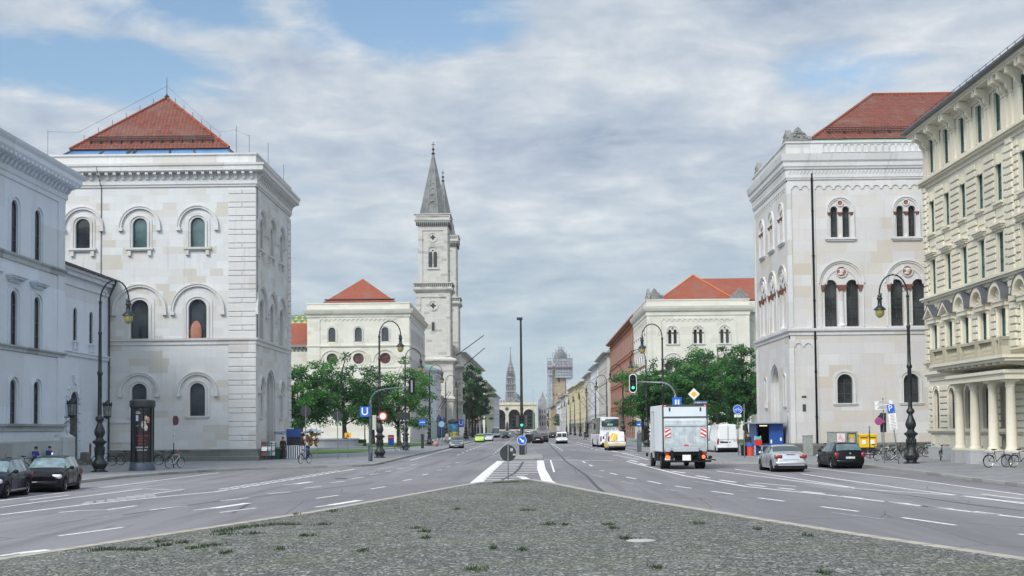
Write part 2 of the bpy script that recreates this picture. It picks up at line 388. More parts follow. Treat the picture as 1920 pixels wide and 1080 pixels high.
def link(name, me, parent=None, loc=None, rz=0, label=None):
    o = bpy.data.objects.new(name, me); COL.objects.link(o)
    if loc is not None: o.location = loc
    if rz: o.rotation_euler.z = rz
    if parent is not None:
        o.parent = parent
        if parent.get('worldkids'): o.matrix_parent_inverse = Matrix.Translation(-Vector(parent.location))
    if label: o['label'] = label
    return o
def tag(o, label, cat, group=None):
    o['label'] = label; o['category'] = cat
    if group: o['group'] = group
    return o
def thing(name, label, cat, loc=(0,0,0), rz=0, group=None, world=False):
    o = bpy.data.objects.new(name, None); COL.objects.link(o); o.location = loc; o.rotation_euler = (0,0,rz); o.empty_display_size = .3
    if world: o['worldkids'] = 1
    return tag(o, label, cat, group)
def part(name, mb, m, parent, smooth=None, loc=None, rz=0, label=None):
    return link(name, mb.mesh(name, m, smooth), parent, loc, rz, label)
def solo(name, mb, m, label, cat, smooth=None, loc=None, rz=0, group=None):
    return tag(part(name, mb, m, None, smooth, loc, rz), label, cat, group)
def struct(name, mb, m, kind='structure', smooth=None):
    o = part(name, mb, m, None, smooth); o['kind'] = kind; return o
KIDS = {}
def copy_tree(o, loc=None, rz=None, label=None, group=None, parent=None):
    c = o.copy(); COL.objects.link(c)
    if parent is not None: c.parent = parent
    if loc is not None: c.location = loc
    if rz is not None: c.rotation_euler = (c.rotation_euler.x, c.rotation_euler.y, rz)
    if label: c['label'] = label
    if group: c['group'] = group
    for ch in list(o.children): copy_tree(ch, parent=c)
    return c
def text(name, body, size, m, parent, loc, rot=(PI/2, 0, 0), ext=.004, sx=1.):
    cu = bpy.data.curves.new(name, 'FONT'); cu.body = body; cu.size = size; cu.extrude = ext; cu.align_x = 'CENTER'; cu.align_y = 'CENTER'
    o = bpy.data.objects.new(name, cu); COL.objects.link(o)
    dg = bpy.context.evaluated_depsgraph_get(); me = bpy.data.meshes.new_from_object(o.evaluated_get(dg))
    bpy.data.objects.remove(o); bpy.data.curves.remove(cu)
    me.materials.clear(); me.materials.append(m)
    q = link(name, me, parent, loc); q.rotation_euler = rot; q.scale = (sx, 1, 1); return q

def arch(w, h, n=14, x=0, z=0):
    r = w/2; hs = h-r
    return [(x-r, z)] + [(x-r*math.cos(PI*k/n), z+hs+r*math.sin(PI*k/n)) for k in range(n+1)] + [(x+r, z)]
def rect(w, h, x=0, z=0): return [(x-w/2, z), (x-w/2, z+h), (x+w/2, z+h), (x+w/2, z)]
def circ(r, x=0, z=0, n=24): return [(x+r*math.cos(2*PI*k/n), z+r*math.sin(2*PI*k/n)) for k in range(n)]
def semi(r, x=0, z=0, n=16, leg=0): 
    p = [(x-r*math.cos(PI*k/n), z+r*math.sin(PI*k/n)) for k in range(n+1)]
    return ([(x-r, z-leg)] if leg else []) + p + ([(x+r, z-leg)] if leg else [])
class Fac:
    """facade frame: u to the right seen from outside, z up, y inward"""
    def __init__(s, x, y, rz): s.o = Vector((x, y, 0)); s.rz = rz; s.M = Matrix.Translation(s.o) @ Matrix.Rotation(rz, 4, 'Z')
    def mb(s): m = MB(); m.m = s.M.copy(); return m
    def at(s, u, z, y=0): return tuple(s.M @ Vector((u, y, z)))
def wall(mb, fac, u0, u1, z0, z1, holes, depth=.35):
    mb.m = fac.M.copy(); mb.prism([(u0,z0),(u0,z1),(u1,z1),(u1,z0)], 0, depth, holes); mb.m = Matrix.Identity(4)
def loops(mb, rect_, prof, z0=0):
    """profile (out,z) swept round a rectangle x0,y0,x1,y1"""
    x0,y0,x1,y1 = rect_; ids = []
    for o, z in prof: ids.append(mb.V([(x0-o,y0-o,z+z0),(x1+o,y0-o,z+z0),(x1+o,y1+o,z+z0),(x0-o,y1+o,z+z0)]))
    for a, c in zip(ids, ids[1:]):
        for k in range(4): mb.F(a+k, a+(k+1)%4, c+(k+1)%4, c+k)
    return ids

WK = {}
def wkind(key, outline, depth=.3, sur=None, hood=None, sill=None, muntin=(1, 2), glass=None, fr=None, trim=None, extra=None):
    """builds and stores the meshes of one kind of window in facade-local coordinates"""
    d = {}
    xs = [p[0] for p in outline]; zs = [p[1] for p in outline]; cx, cz = (min(xs)+max(xs))/2, (min(zs)+max(zs))/2
    w, h = max(xs)-min(xs), max(zs)-min(zs)
    inn = [(cx+(x-cx)*(1-.14/w), cz+(z-cz)*(1-.14/h)) for x, z in outline]
    mb = MB(); mb.band(inn, outline, depth-.09, depth, closed=True)
    nv, nh = muntin
    for i in range(nv): x = min(xs)+w*(i+1)/(nv+1); mb.box(x-.03, depth-.08, min(zs)+.05, x+.03, depth-.01, max(zs)-.07 if nv == 1 else max(zs)-w*.3)
    for i in range(nh): z = min(zs)+h*(i+1)/(nh+1.0); mb.box(min(xs)+.06, depth-.075, z-.025, max(xs)-.06, depth-.012, z+.025)
    d['window'] = mb.mesh('window', fr or M_FRAME)
    mb = MB(); i = mb.V([(x, depth-.03, z) for x, z in outline]); mb.F(*range(i, i+len(outline))); d['pane'] = mb.mesh('pane', glass or M_GLASS)
    tr = trim or S_T
    if sur:
        mb = MB()
        for ins, wd, y in sur: mb.band([(cx+(x-cx)*(1+2*ins/w), (z if z <= min(zs)+1e-4 else z+ins*(1 if z > min(zs)+h*.3 else 0))) for x, z in outline], [(cx+(x-cx)*(1+2*(ins+wd)/w), (z if z <= min(zs)+1e-4 else z+(ins+wd))) for x, z in outline], -y, .01)
        d['surround'] = mb.mesh('surround', tr)
    if hood: mb = MB(); hood(mb); d['hood_mould'] = mb.mesh('hood_mould', tr)
    if sill: mb = MB(); sill(mb); d['sill'] = mb.mesh('sill', tr)
    if extra:
        for nme, fn, m_ in extra: mb = MB(); fn(mb); d[nme] = mb.mesh(nme, m_)
    WK[key] = d; d['outline'] = outline
def window(root, fac, key, u, z, glass=None):
    d = WK[key]
    o = link('window', d['window'], root, fac.at(u, z), fac.rz)
    for k, me in d.items():
        if k in ('window', 'outline'): continue
        c = link(k, me, o)
        if k == 'pane' and glass: c.material_slots[0].link = 'OBJECT'; c.material_slots[0].material = glass
    return o
def holes(key, pts): return [[(x+u, zz+z) for x, zz in WK[key]['outline']] for u, z in pts]
def hip_roof(mb, x0, y0, x1, y1, z, zr, inset=None):
    """hip roof over a rectangle; ridge along the longer side"""
    wx, wy = x1-x0, y1-y0
    if wx >= wy: i = (wy/2 if inset is None else inset); r = [(x0+i, (y0+y1)/2, zr), (x1-i, (y0+y1)/2, zr)]
    else: i = (wx/2 if inset is None else inset); r = [((x0+x1)/2, y0+i, zr), ((x0+x1)/2, y1-i, zr)]
    a = mb.V([(x0,y0,z),(x1,y0,z),(x1,y1,z),(x0,y1,z)]); b = mb.V(r)
    if wx >= wy: mb.F(a,a+1,b+1,b); mb.F(a+1,a+2,b+1); mb.F(a+2,a+3,b,b+1); mb.F(a+3,a,b)
    else: mb.F(a,a+1,b); mb.F(a+1,a+2,b+1,b); mb.F(a+2,a+3,b+1); mb.F(a+3,a,b,b+1)
    mb.F(a+3,a+2,a+1,a)
def modillions(mb, fac, u0, u1, z0, z1, step, w, out, y=0):
    mb.m = fac.M.copy(); n = max(1, round((u1-u0)/step))
    for k in range(n):
        u = u0+(k+.5)*(u1-u0)/n; h = z1-z0
        pr = [(0, 0), (0, h), (out, h), (out, h*.72), (out*.75, h*.6), (out*.42, h*.45), (out*.30, h*.15), (out*.12, 0)]
        i = mb.V([(u-w/2, y-p[0], z0+p[1]) for p in pr]); j = mb.V([(u+w/2, y-p[0], z0+p[1]) for p in pr]); n_ = len(pr)
        mb.F(*range(i, i+n_)); mb.F(*range(j+n_-1, j-1, -1))
        for q in range(n_): mb.F(i+q, i+(q+1)%n_, j+(q+1)%n_, j+q)
    mb.m = Matrix.Identity(4)

# ================================================================== GROUND, ROAD, PAVEMENT
def poly_sheet(name, pts, z, m, kind='structure', thick=0):
    mb = MB()
    lists = [[Vector((x, y, 0)) for x, y in pts]]
    tri = tessellate_polygon(lists); i = mb.V([(x, y, z) for x, y in pts])
    for t in tri: mb.F(*[i+k for k in t])
    if thick:
        j = mb.V([(x, y, z-thick) for x, y in pts]); n = len(pts)
        for k in range(n): mb.F(i+k, i+(k+1)%n, j+(k+1)%n, j+k)
    return struct(name, mb, m, kind)

def m_asphalt():
    s = T('road_asphalt'); s.p.inputs['Specular IOR Level'].default_value = .35
    big = s.noise(.09, 6, .6, vec=s.n('ShaderNodeVectorMath', {0: s.pos, 1: (1.6, .35, 1.)}, operation='MULTIPLY').outputs[0])
    c = s.ramp(big, (.3, (.145, .144, .156)), (.45, (.205, .198, .210)), (.58, (.25, .247, .262)), (.72, (.325, .322, .335)))
    agg = s.noise(28., 3, .8); c = s.mix(s.ramp(agg, (.35, .45), (.65, 0.)), c, (.12, .12, .13))
    agg2 = s.noise(60., 2, .8); c = s.mix(s.ramp(agg2, (.58, 0.), (.7, .35)), c, (.46, .46, .47))
    # tyre-polished wheel tracks and oil along the carriageway
    trk = s.noise(1., 5, .6, vec=s.n('ShaderNodeVectorMath', {0: s.pos, 1: (1.3, .05, 1.)}, operation='MULTIPLY').outputs[0])
    c = s.mix(s.ramp(trk, (.48, 0.), (.66, .65)), c, (.125, .12, .132))
    pat = s.n('ShaderNodeTexVoronoi', {'Vector': s.n('ShaderNodeVectorMath', {0: s.pos, 1: (.22, .045, 1.)}, operation='MULTIPLY').outputs[0], 'Scale': 1.}, distance='CHEBYCHEV').outputs['Color']
    pv = s.n('ShaderNodeSeparateXYZ', {0: pat}).outputs[0]
    c = s.mix(s.ramp(pv, (.72, 0.), (.74, .45)), c, (.155, .15, .162))
    # cracks
    cr = s.n('ShaderNodeTexVoronoi', {'Vector': s.n('ShaderNodeVectorMath', {0: s.pos, 1: (.35, .16, 1.)}, operation='MULTIPLY').outputs[0], 'Scale': 1., 'Randomness': 1.}, feature='DISTANCE_TO_EDGE').outputs[0]
    crm = s.math('MULTIPLY', s.ramp(cr, (.0, 1.), (.006, 0.)), s.ramp(s.noise(.13, 3), (.44, 0.), (.5, 1.)))
    c = s.mix(s.math('MULTIPLY', crm, .85), c, (.03, .03, .032))
    s.color(c); s.p.inputs['Roughness'].default_value = .78
    s.t.links.new(s.ramp(trk, (.45, .85), (.7, .62)), s.p.inputs['Roughness'])
    s.bump(s.math('ADD', agg, s.math('MULTIPLY', crm, -2.)), .35, .01); return s.m
M_ASPH = m_asphalt()
def m_paving():
    s = T('pavement_slabs'); s.p.inputs['Roughness'].default_value = .85
    br = s.n('ShaderNodeTexBrick', {'Vector': s.pos, 'Color1': (0, 0, 0, 1), 'Color2': (1, 1, 1, 1), 'Mortar': (.5, .5, .5, 1), 'Scale': 1., 'Mortar Size': .012, 'Brick Width': .5, 'Row Height': .35})
    c = s.ramp(br.outputs[0], (0., (.20, .207, .22)), (1., (.265, .27, .28)))
    c = s.mix(s.math('MULTIPLY', br.outputs[1], .45), c, (.06, .06, .06))
    c = s.mix(s.ramp(s.noise(.4, 6, .7), (.45, 0.), (.7, .55)), c, (.10, .105, .11))
    c = s.mix(s.ramp(s.noise(9., 4, .8), (.6, 0.), (.75, .4)), c, (.05, .05, .05))
    s.color(c); s.bump(s.math('MULTIPLY', br.outputs[1], -1.), .4, .01); return s.m
M_PAVE = m_paving()
def m_cobble():
    s = T('cobblestones'); s.p.inputs['Roughness'].default_value = .8; s.p.inputs['Specular IOR Level'].default_value = .4
    wob = s.n('ShaderNodeTexNoise', {'Vector': s.pos, 'Scale': .8, 'Detail': 3}).outputs[1]
    v = s.n('ShaderNodeVectorMath', {0: wob, 1: (.5, .5, 0.)}, operation='MULTIPLY').outputs[0]
    v = s.n('ShaderNodeVectorMath', {0: v, 1: s.pos}, operation='ADD').outputs[0]
    vo = s.n('ShaderNodeTexVoronoi', {'Vector': v, 'Scale': 9.5, 'Randomness': .8}, feature='F1')
    ve = s.n('ShaderNodeTexVoronoi', {'Vector': v, 'Scale': 9.5, 'Randomness': .8}, feature='DISTANCE_TO_EDGE')
    rnd = s.n('ShaderNodeSeparateXYZ', {0: vo.outputs['Color']}).outputs[0]
    c = s.ramp(rnd, (.0, (.115, .12, .112)), (.35, (.19, .198, .185)), (.7, (.265, .272, .25)), (1., (.42, .42, .385)))
    c = s.mix(s.ramp(s.noise(40., 4, .8), (.4, .3), (.62, 0.)), c, (.05, .05, .05))
    joint = s.ramp(ve.outputs[0], (.02, 1.), (.10, 0.))
    moss = s.ramp(s.noise(.35, 6, .65), (.46, 0.), (.62, 1.))
    jc = s.mix(moss, (.035, .034, .030), (.045, .060, .022))
    c = s.mix(s.math('MULTIPLY', joint, .95), c, jc)
    # moss and worn, dusty patches
    mo = s.math('MULTIPLY', s.ramp(s.noise(1.7, 7, .75), (.48, 0.), (.64, 1.)), moss)
    c = s.mix(s.math('MULTIPLY', mo, .6), c, (.115, .125, .04))
    c = s.mix(s.ramp(s.noise(.22, 4, .6, vec=s.n('ShaderNodeVectorMath', {0: s.pos, 1: (1., 1.4, 3.)}, operation='ADD').outputs[0]), (.55, 0.), (.75, .35)), c, (.29, .29, .27))
    s.color(c)
    dome = s.ramp(ve.outputs[0], (.0, 0.), (.25, 1.))
    s.bump(s.math('ADD', dome, s.math('MULTIPLY', rnd, .35)), 1.0, .035); return s.m
M_COBB = m_cobble()
M_KERB = stone('kerb_granite', (.34, .34, .32), (.30, .30, .28), (.24, .24, .22), .9, .3, mort=.5, stain=.5)
def m_kerbpale():
    s = T('pale_edging_stone'); s.p.inputs['Roughness'].default_value = .8
    x = s.n('ShaderNodeSeparateXYZ', {0: s.pos})
    w = s.n('ShaderNodeTexWave', {'Vector': s.pos, 'Scale': .35, 'Distortion': .0}, bands_direction='Y').outputs[1]
    c = s.mix(s.ramp(w, (.02, .7), (.05, 0.)), (.40, .375, .31), (.12, .12, .10))
    c = s.mix(s.ramp(s.noise(1.5, 6, .7), (.42, 0.), (.7, .6)), c, (.24, .235, .20))
    s.color(c); s.bump(s.noise(15.), .3, .01); return s.m
M_KPALE = m_kerbpale()
def m_paint():
    s = T('worn_road_paint'); s.p.inputs['Roughness'].default_value = .65
    n = s.noise(3.5, 7, .8)
    s.color(s.mix(s.ramp(n, (.46, .0), (.66, .7)), (.80, .80, .79), (.36, .36, .37))); return s.m
M_PAINT = m_paint()
M_PAINTW = mat('faded_road_paint', (.30, .30, .32), .7, 0, .3, 2.)
M_TAR = mat('tar_seal', (.035, .035, .038), .5, 0, .3, 3)
M_DUST = mat('dusty_ground', (.10, .10, .10), .9, 0, .3, .05)
def m_grass():
    s = T('lawn_grass'); s.p.inputs['Roughness'].default_value = .9
    s.color(s.mix(s.ramp(s.noise(.5, 6, .7), (.35, 0.), (.7, 1.)), (.035, .10, .015), (.09, .19, .03))); s.bump(s.noise(18.), 1., .05); return s.m
M_GRASS = m_grass()

poly_sheet('ground', [(-3500, -300), (3500, -300), (3500, 7000), (-3500, 7000)], -.03, M_DUST)
poly_sheet('road', [(-80, -20), (80, -20), (80, 97.9), (20.2, 97.9), (20.2, 220), (15, 1040), (-15, 1040), (-20.2, 97.9), (-80, 97.9)], 0, M_ASPH)
KL = [(-21.7, -20), (-21.7, 40), (-21.6, 49.7), (-21.45, 57), (-21.4, 63), (-21.2, 68), (-20.4, 72), (-18.8, 77.2), (-16.3, 80.4), (-14, 82.1), (-11.7, 83.4), (-10.7, 84.3), (-10.2, 85.8), (-10.1, 90), (-10.1, 108), (-10.1, 113), (-9.9, 127), (-9.5, 156), (-9.4, 235), (-9.6, 360), (-9.6, 1000)]
KR = [(18.9, -20), (18.9, 40), (18.95, 55), (19.3, 62), (19.6, 68), (19.5, 74), (18.6, 78), (17.2, 80), (14.5, 81.5), (12.4, 82.6), (11.6, 83.8), (11.3, 86), (11.3, 118), (11.6, 156), (11.6, 268), (11.6, 1000)]
poly_sheet('pavement', KL + [(-60, 1000), (-60, -20)], .125, M_PAVE)
poly_sheet('pavement', [(p[0], p[1]) for p in KR] + [(60, 1000), (60, -20)], .125, M_PAVE)
def strip(mb, pts, w, z0, z1, side):
    """kerb stones along a polyline; side +1: body to the right of travel"""
    P = [Vector((x, y)) for x, y in pts]; off = []
    for k in range(len(P)):
        d = (P[min(k+1, len(P)-1)]-P[max(k-1, 0)]).normalized(); off.append(Vector((d.y, -d.x))*side*w)
    a = mb.V([(p.x, p.y, z0) for p in P]); b = mb.V([(p.x, p.y, z1) for p in P]); c = mb.V([(p.x+o.x, p.y+o.y, z1) for p, o in zip(P, off)]); d = mb.V([(p.x+o.x, p.y+o.y, z0) for p, o in zip(P, off)])
    for k in range(len(P)-1): mb.F(a+k, a+k+1, b+k+1, b+k); mb.F(b+k, b+k+1, c+k+1, c+k); mb.F(c+k, c+k+1, d+k+1, d+k)
mb = MB(); strip(mb, [(x+.0, y) for x, y in KL], .22, -.01, .135, -1); struct('kerb', mb, M_KERB)
mb = MB(); strip(mb, [(x-.0, y) for x, y in KR], .22, -.01, .135, 1); struct('kerb', mb, M_KERB)

# cobbled traffic island in the foreground
IL = [(-16, 8), (-12.5, 15.5), (-9.95, 24.0), (-9.11, 26.9), (-7.75, 31.5), (-6.3, 36.6), (-4.45, 45), (-3.1, 51.5), (-2.2, 55.6), (-1.3, 57.6)]
IR = [(.35, 58.6), (1.25, 54.4), (2.6, 47.2), (3.95, 41), (5.8, 33.3), (7.2, 27.8), (8.65, 22.7), (11.5, 14), (15, 5)]
poly_sheet('cobbled_island', [(-16, -20)] + IL + IR + [(15, -20)], .10, M_COBB)
mb = MB(); strip(mb, IL, .30, -.01, .108, 1); strip(mb, [(-1.3, 57.6), (-.4, 58.5), (.35, 58.6)], .2, -.01, .108, 1); strip(mb, IR, .30, -.01, .108, 1); struct('island_kerb', mb, M_KPALE)

# weeds and grass tufts growing between the cobbles
rw = random.Random(5); mb = MB()
tufts = [(185, 1032, 30), (205, 1030, 20), (240, 1031, 40), (270, 1031, 30), (300, 1016, 22), (310, 1023, 22), (345, 1018, 22), (365, 1028, 18), (395, 1023, 34), (415, 997, 24), (435, 993, 28), (455, 990, 30), (480, 987, 30), (425, 1002, 30), (475, 1001, 26), (515, 984, 30), (545, 984, 30), (605, 984, 22), (575, 1005, 26), (425, 1037, 12), (525, 1030, 14), (680, 1033, 16), (780, 990, 16), (797, 997, 18), (800, 1009, 16), (925, 1028, 12), (990, 957, 26), (1032, 984, 20), (1142, 984, 16), (1150, 991, 20), (1310, 982, 20), (1175, 1010, 22), (980, 1031, 12), (1060, 984, 10), (625, 959, 14), (857, 955, 10), (940, 905, 16), (950, 905, 14), (965, 904.5, 14), (930, 906, 10), (555, 965, 10), (1420, 993, 12), (1515, 1005, 12), (1545, 1075, 20), (890, 1068, 30), (1230, 1065, 16)]
for px, py, w_ in tufts:
    gx, gy = G(px, py, .1); ww = w_*gy/2400*.75
    for k in range(int(26+w_*2.4)):
        x = gx+rw.gauss(0, ww*.5); y = gy+rw.gauss(0, .16); h = rw.uniform(.02, .085); a = rw.uniform(0, PI); lx, ly = rw.gauss(0, .03), rw.gauss(0, .03)
        dx, dy = .012*math.cos(a), .012*math.sin(a); i = mb.V([(x-dx, y-dy, .1), (x+dx, y+dy, .1), (x+lx, y+ly, .1+h)]); mb.F(i, i+1, i+2)
for k in range(3800):
    y = rw.uniform(20.5, 57); hw = 8.2*(58.5-y)/35.; x = rw.uniform(-hw, hw*.95)-.4
    if math.sin(x*1.3+y*.7)+math.sin(y*.45-x*.6) < .5: continue
    h = rw.uniform(.012, .04); a = rw.uniform(0, PI); dx, dy = .013*math.cos(a), .013*math.sin(a)
    i = mb.V([(x-dx, y-dy, .1), (x+dx, y+dy, .1), (x+rw.gauss(0, .015), y, .1+h)]); mb.F(i, i+1, i+2)
struct('weeds', mb, mat('weed_green', (.028, .052, .016), .9, 0, .4, 3.), 'stuff')['label'] = 'grass tufts and moss growing between the cobblestones'
mb = MB(); gx, gy = G(1202, 1014, .1); mb.lathe([(.30, 0), (.30, .012), (.27, .014)], gx, gy, .1, 24)
solo('utility_cover', mb, mat('cover_metal', (.42, .42, .40), .6), 'round pale metal cover set into the cobbled island in the foreground', 'manhole cover')

# road markings: transcribed on the road plane
def quadline(mb, a, b, w, z=.004):
    d = Vector((b[0]-a[0], b[1]-a[1])); 
    if d.length < 1e-4: return
    d.normalize(); n = Vector((-d.y, d.x))*w/2
    i = mb.V([(a[0]-n.x, a[1]-n.y, z), (b[0]-n.x, b[1]-n.y, z), (b[0]+n.x, b[1]+n.y, z), (a[0]+n.x, a[1]+n.y, z)]); mb.F(i, i+1, i+2, i+3)
def pl(mb, pts, w, z=.004):
    g = [G(*p) for p in pts]
    for a, b in zip(g, g[1:]): quadline(mb, a, b, w, z)
def off(kind, p, org=(0, 780), s=2.): return (org[0]+p[0]/s, org[1]+p[1]/s)
def cs(*v, org=(0, 780), s=2.): return [(org[0]+v[i]/s, org[1]+v[i+1]/s) for i in range(0, len(v), 2)]
mk = MB(); mf = MB()
for v, w in (((0, 318, 300, 279, 820, 213), .13), ((110, 315, 260, 297), .12), ((0, 343, 130, 325, 540, 273, 640, 277), .12), ((0, 371, 330, 331, 640, 300, 810, 284, 950, 262, 1330, 199), .16), ((310, 330, 690, 275), .12), ((820, 275, 1270, 205), .12), ((220, 362, 300, 355, 400, 352, 510, 337), .14)):
    pl(mk, cs(*v), w)
for v in ((600,262,660,262),(690,252,740,250),(780,237,830,236),(870,226,900,226),(930,216,980,214)): pl(mf, cs(*v), .12)
for v in ((220,450,460,418),(562,353,700,337),(822,319,932,307),(1005,292,1090,284),(1140,271,1205,264),(1242,250,1290,245),(1320,235,1365,229),(1385,220,1420,216),(1445,209,1468,206),(1485,199,1512,196),(1540,185,1560,182),(825,362,960,345),(1185,309,1270,297),(1390,274,1445,265),(1510,243,1545,237),(1585,221,1605,217),(1640,204,1657,202),(1675,190,1690,188),(1708,176,1722,174)): pl(mk, cs(*v), .13)
pl(mf, cs(195, 400, 410, 376), .12); pl(mf, cs(0, 430, 40, 426), .12)
for v in ((725,353,800,346,930,327),(1060,258,1110,255,1168,247),(0,525,60,516,185,502),(1182,342,1240,334,1350,316)):
    g = [G(*p) for p in cs(*v)]; quadline(mk, g[0], g[1], .13); quadline(mk, g[1], g[2], .3)
# hatched strips
def hatch(mb, l0, l1, n, w):
    a, b = [G(*p) for p in l0], [G(*p) for p in l1]
    for k in range(n):
        t = (k+.5)/n; p = [a[0][i]+(a[1][i]-a[0][i])*t for i in (0, 1)]; t2 = min(1, t+.35/n); q = [b[0][i]+(b[1][i]-b[0][i])*t2 for i in (0, 1)]
        quadline(mb, p, q, w, .0045)
hatch(mf, cs(300, 333, 590, 302), cs(310, 326, 560, 290), 7, .35)
hatch(mf, cs(830, 281, 1290, 206), cs(835, 274, 1260, 203), 15, .30)
# far lane dashes, both carriageways
for X in (-3.0, -6.3, 3.9, 7.6):
    y = 118
    while y < 600:
        if not (X > 0 and y < 135): quadline(mk, (X-.0, y), (X, y+4), .14)
        y += 9
quadline(mk, (-9.0, 100), (-8.6, 560), .12); quadline(mk, (10.9, 130), (11.0, 560), .12)
O = (960, 780)
for v in ((330,204,345,206),(368,214,395,220),(428,229,465,236),(508,244,558,254),(612,263,672,271),(748,282,830,294),(922,307,1022,320),(1158,340,1300,358),(1462,381,1665,410),(910,251,1065,264),(1760,293,1920,312),(1900,443,1925,446)): pl(mk, cs(*v, org=O), .13)
for v in ((300,220,340,230),(408,245,455,255),(570,274,640,284),(680,245,760,256),(800,276,880,282),(1200,362,1400,388)): pl(mf, cs(*v, org=O), .12)
for v, w in (((430,170,520,193,650,225,880,265,1200,298,1600,345,1925,383), .16), ((765,206,1260,268), .13), ((835,199,1285,270), .12), ((1085,217,1500,276,1925,330), .14), ((1080,190,1460,233,1925,297), .13), ((1275,272,1700,300,1925,326), .13)): pl(mk, cs(*v, org=O), w)
for v in ((440,165,470,172),(480,178,505,185),(600,207,650,214),(690,224,740,232),(780,240,840,249),(880,257,950,265),(1000,270,1060,276),(1090,283,1170,291),(1230,300,1310,309),(1400,321,1490,330),(1530,337,1650,349),(1730,358,1830,371)): pl(mk, cs(*v, org=O), .2)
pl(mk, [(1010, 861.8), (1085, 863), (1150, 864)], .3); pl(mk, [(1032, 862), (1039, 885)], .1); pl(mk, [(1150, 853), (1200, 862)], .12)
for v in ((265,170,275,175),(290,183,302,188)): pl(mk, cs(*v, org=O), .14)
pl(mk, [(1081, 829), (1133, 841.5), (1198, 857), (1215, 862)], .14); pl(mk, [(1120, 843), (1174, 850), (1200, 853)], .12)
# gore with white borders and bars in front of the island
bl = [G(*p) for p in ((852, 922), (892, 906.5), (915, 885), (939, 864.5))]; br_ = [G(*p) for p in ((1013, 863.5), (1015, 880), (1026, 902), (1052, 916.5), (1075, 922))]
for a, b in zip(bl, bl[1:]): quadline(mk, a, b, .55)
for a, b in zip(br_, br_[1:]): quadline(mk, a, b, .5)
for y, xl, xr in ((864.6,939,1009),(867.2,936,1009),(870.2,933,1009),(873.2,930,1009),(877,926,1010),(881.3,921,1010),(885.8,917,1010),(890,913,990),(894.5,909,985),(899,905,975),(903.3,900,945)): pl(mk, [(xl, y+.8), (xr, y)], .45 if y > 880 else .6)
pl(mk, [(975, 893), (988, 899), (1012, 903)], .4)
struct('road_markings', mk, M_PAINT); struct('faded_markings', mf, M_PAINTW)
mb = MB()
pl(mb, [(1022, 822), (1034, 838), (1046, 850), (1062, 866), (1085, 882), (1100, 892), (1118, 912), (1141, 930)], .14, .0065)
pl(mb, [(981, 866), (973, 879), (964, 888), (953, 894), (940, 901), (928, 905)], .16, .0075)
pl(mb, [(700, 905), (560, 923), (420, 938), (230, 966)], .05, .0065); pl(mb, cs(1280, 274, 1500, 300, 1700, 330, 1925, 356, org=O), .06, .0065)
pl(mb, [(870, 871), (900, 862), (935, 848)], .1, .0065)
struct('tar_seams', mb, M_TAR)
for a in ((1222, 874), (905, 846), (640, 898)):
    gx, gy = G(*a); mb = MB(); mb.lathe([(.33, 0), (.33, .008)], gx, gy, .002, 20); mb.torus((gx, gy, .008), .3, .012, 20, 4, 'z')
    solo('manhole_cover', mb, mat('cast_iron_cover', (.06, .06, .06), .6, .5), 'round iron manhole cover in the asphalt '+{1222: 'beside the truck', 905: 'of the far left carriageway', 640: 'of the near left carriageway'}[a[0]], 'manhole cover')

# raised refuge with the pole
mb = MB(); mb.rbox(-1.95, 98.2, 0, 1.35, 112, .16, .03); struct('refuge_island', mb, M_KERB)

# lawn by the left forum
poly_sheet('lawn', [(-20.5, 122), (-17.2, 128), (-14.8, 170), (-14.3, 212), (-40, 212), (-60, 175), (-60, 122)], .16, M_GRASS, thick=.05)
poly_sheet('lawn', [(20.5, 175), (17, 180), (17, 212), (60, 212), (60, 175)], .16, M_GRASS, thick=.05)
poly_sheet('forum_path', [(-20.6, 146), (-15.6, 152), (-15.4, 160), (-27, 172), (-60, 172), (-60, 150)], .172, M_PAVE)

# ================================================================== CORNER PALACES OF THE FORUM
def sillblock(w, h=.16, out=.24, br=True, z=0):
    def f(mb):
        mb.box(-w/2, -out, z-h, w/2, .0, z)
        mb.box(-w/2+.06, -out*.6, z-h-.1, w/2-.06, 0, z-h+.002)
        if br:
            for s_ in (-1, 1): mb.box(s_*(w/2-.28)-.13, -out*.85, z-.62, s_*(w/2-.28)+.13, 0, z-h-.098)
    return f
def hoodf(r, cz, w=.16, out=.16, leg=.12):
    def f(mb):
        mb.band(semi(r, 0, cz, 18, leg), semi(r+w, 0, cz, 18, leg), -out, 0)
        mb.band(semi(r+w, 0, cz, 18, leg), semi(r+w+.07, 0, cz, 18, leg), -out*1.35, 0)
        for s_ in (-1, 1): mb.box(s_*(r+w/2)-.17, -out*1.5, cz-leg-.22, s_*(r+w/2)+.17, 0, cz-leg)
    return f
sur3 = ((0, .14, .05), (.14, .05, .12), (.19, .2, .05))
wkind('b_top', arch(1.13, 2.34), .26, sur3, hoodf(1.4, 1.66), sillblock(2.15), (0, 0))
wkind('b_mid', arch(1.41, 3.04), .28, ((0, .16, .05), (.16, .06, .12), (.22, .24, .05)), hoodf(1.88, 2.15), None, (0, 0))
wkind('b_low', arch(1.18, 2.56), .26, sur3, hoodf(1.36, 1.85), sillblock(1.9, .1, .12, False), (0, 0))
wkind('b_slim', arch(.8, 2.5), .26, sur3[:2], hoodf(.85, 2.2, .12), sillblock(1.2, .1, .12, False), (0, 1))
ZP = .62
def cornice_prof(z0, ztop, out):
    h = ztop-z0
    return [(.0, z0), (.10, z0+.02), (.10, z0+.12), (.18, z0+.2), (.18, z0+.30)], [(.18, z0+h*.62), (out-.12, z0+h*.63), (out, z0+h*.68), (out, z0+h*.86), (out+.08, z0+h*.9), (out+.10, ztop), (.1, ztop+.05)]
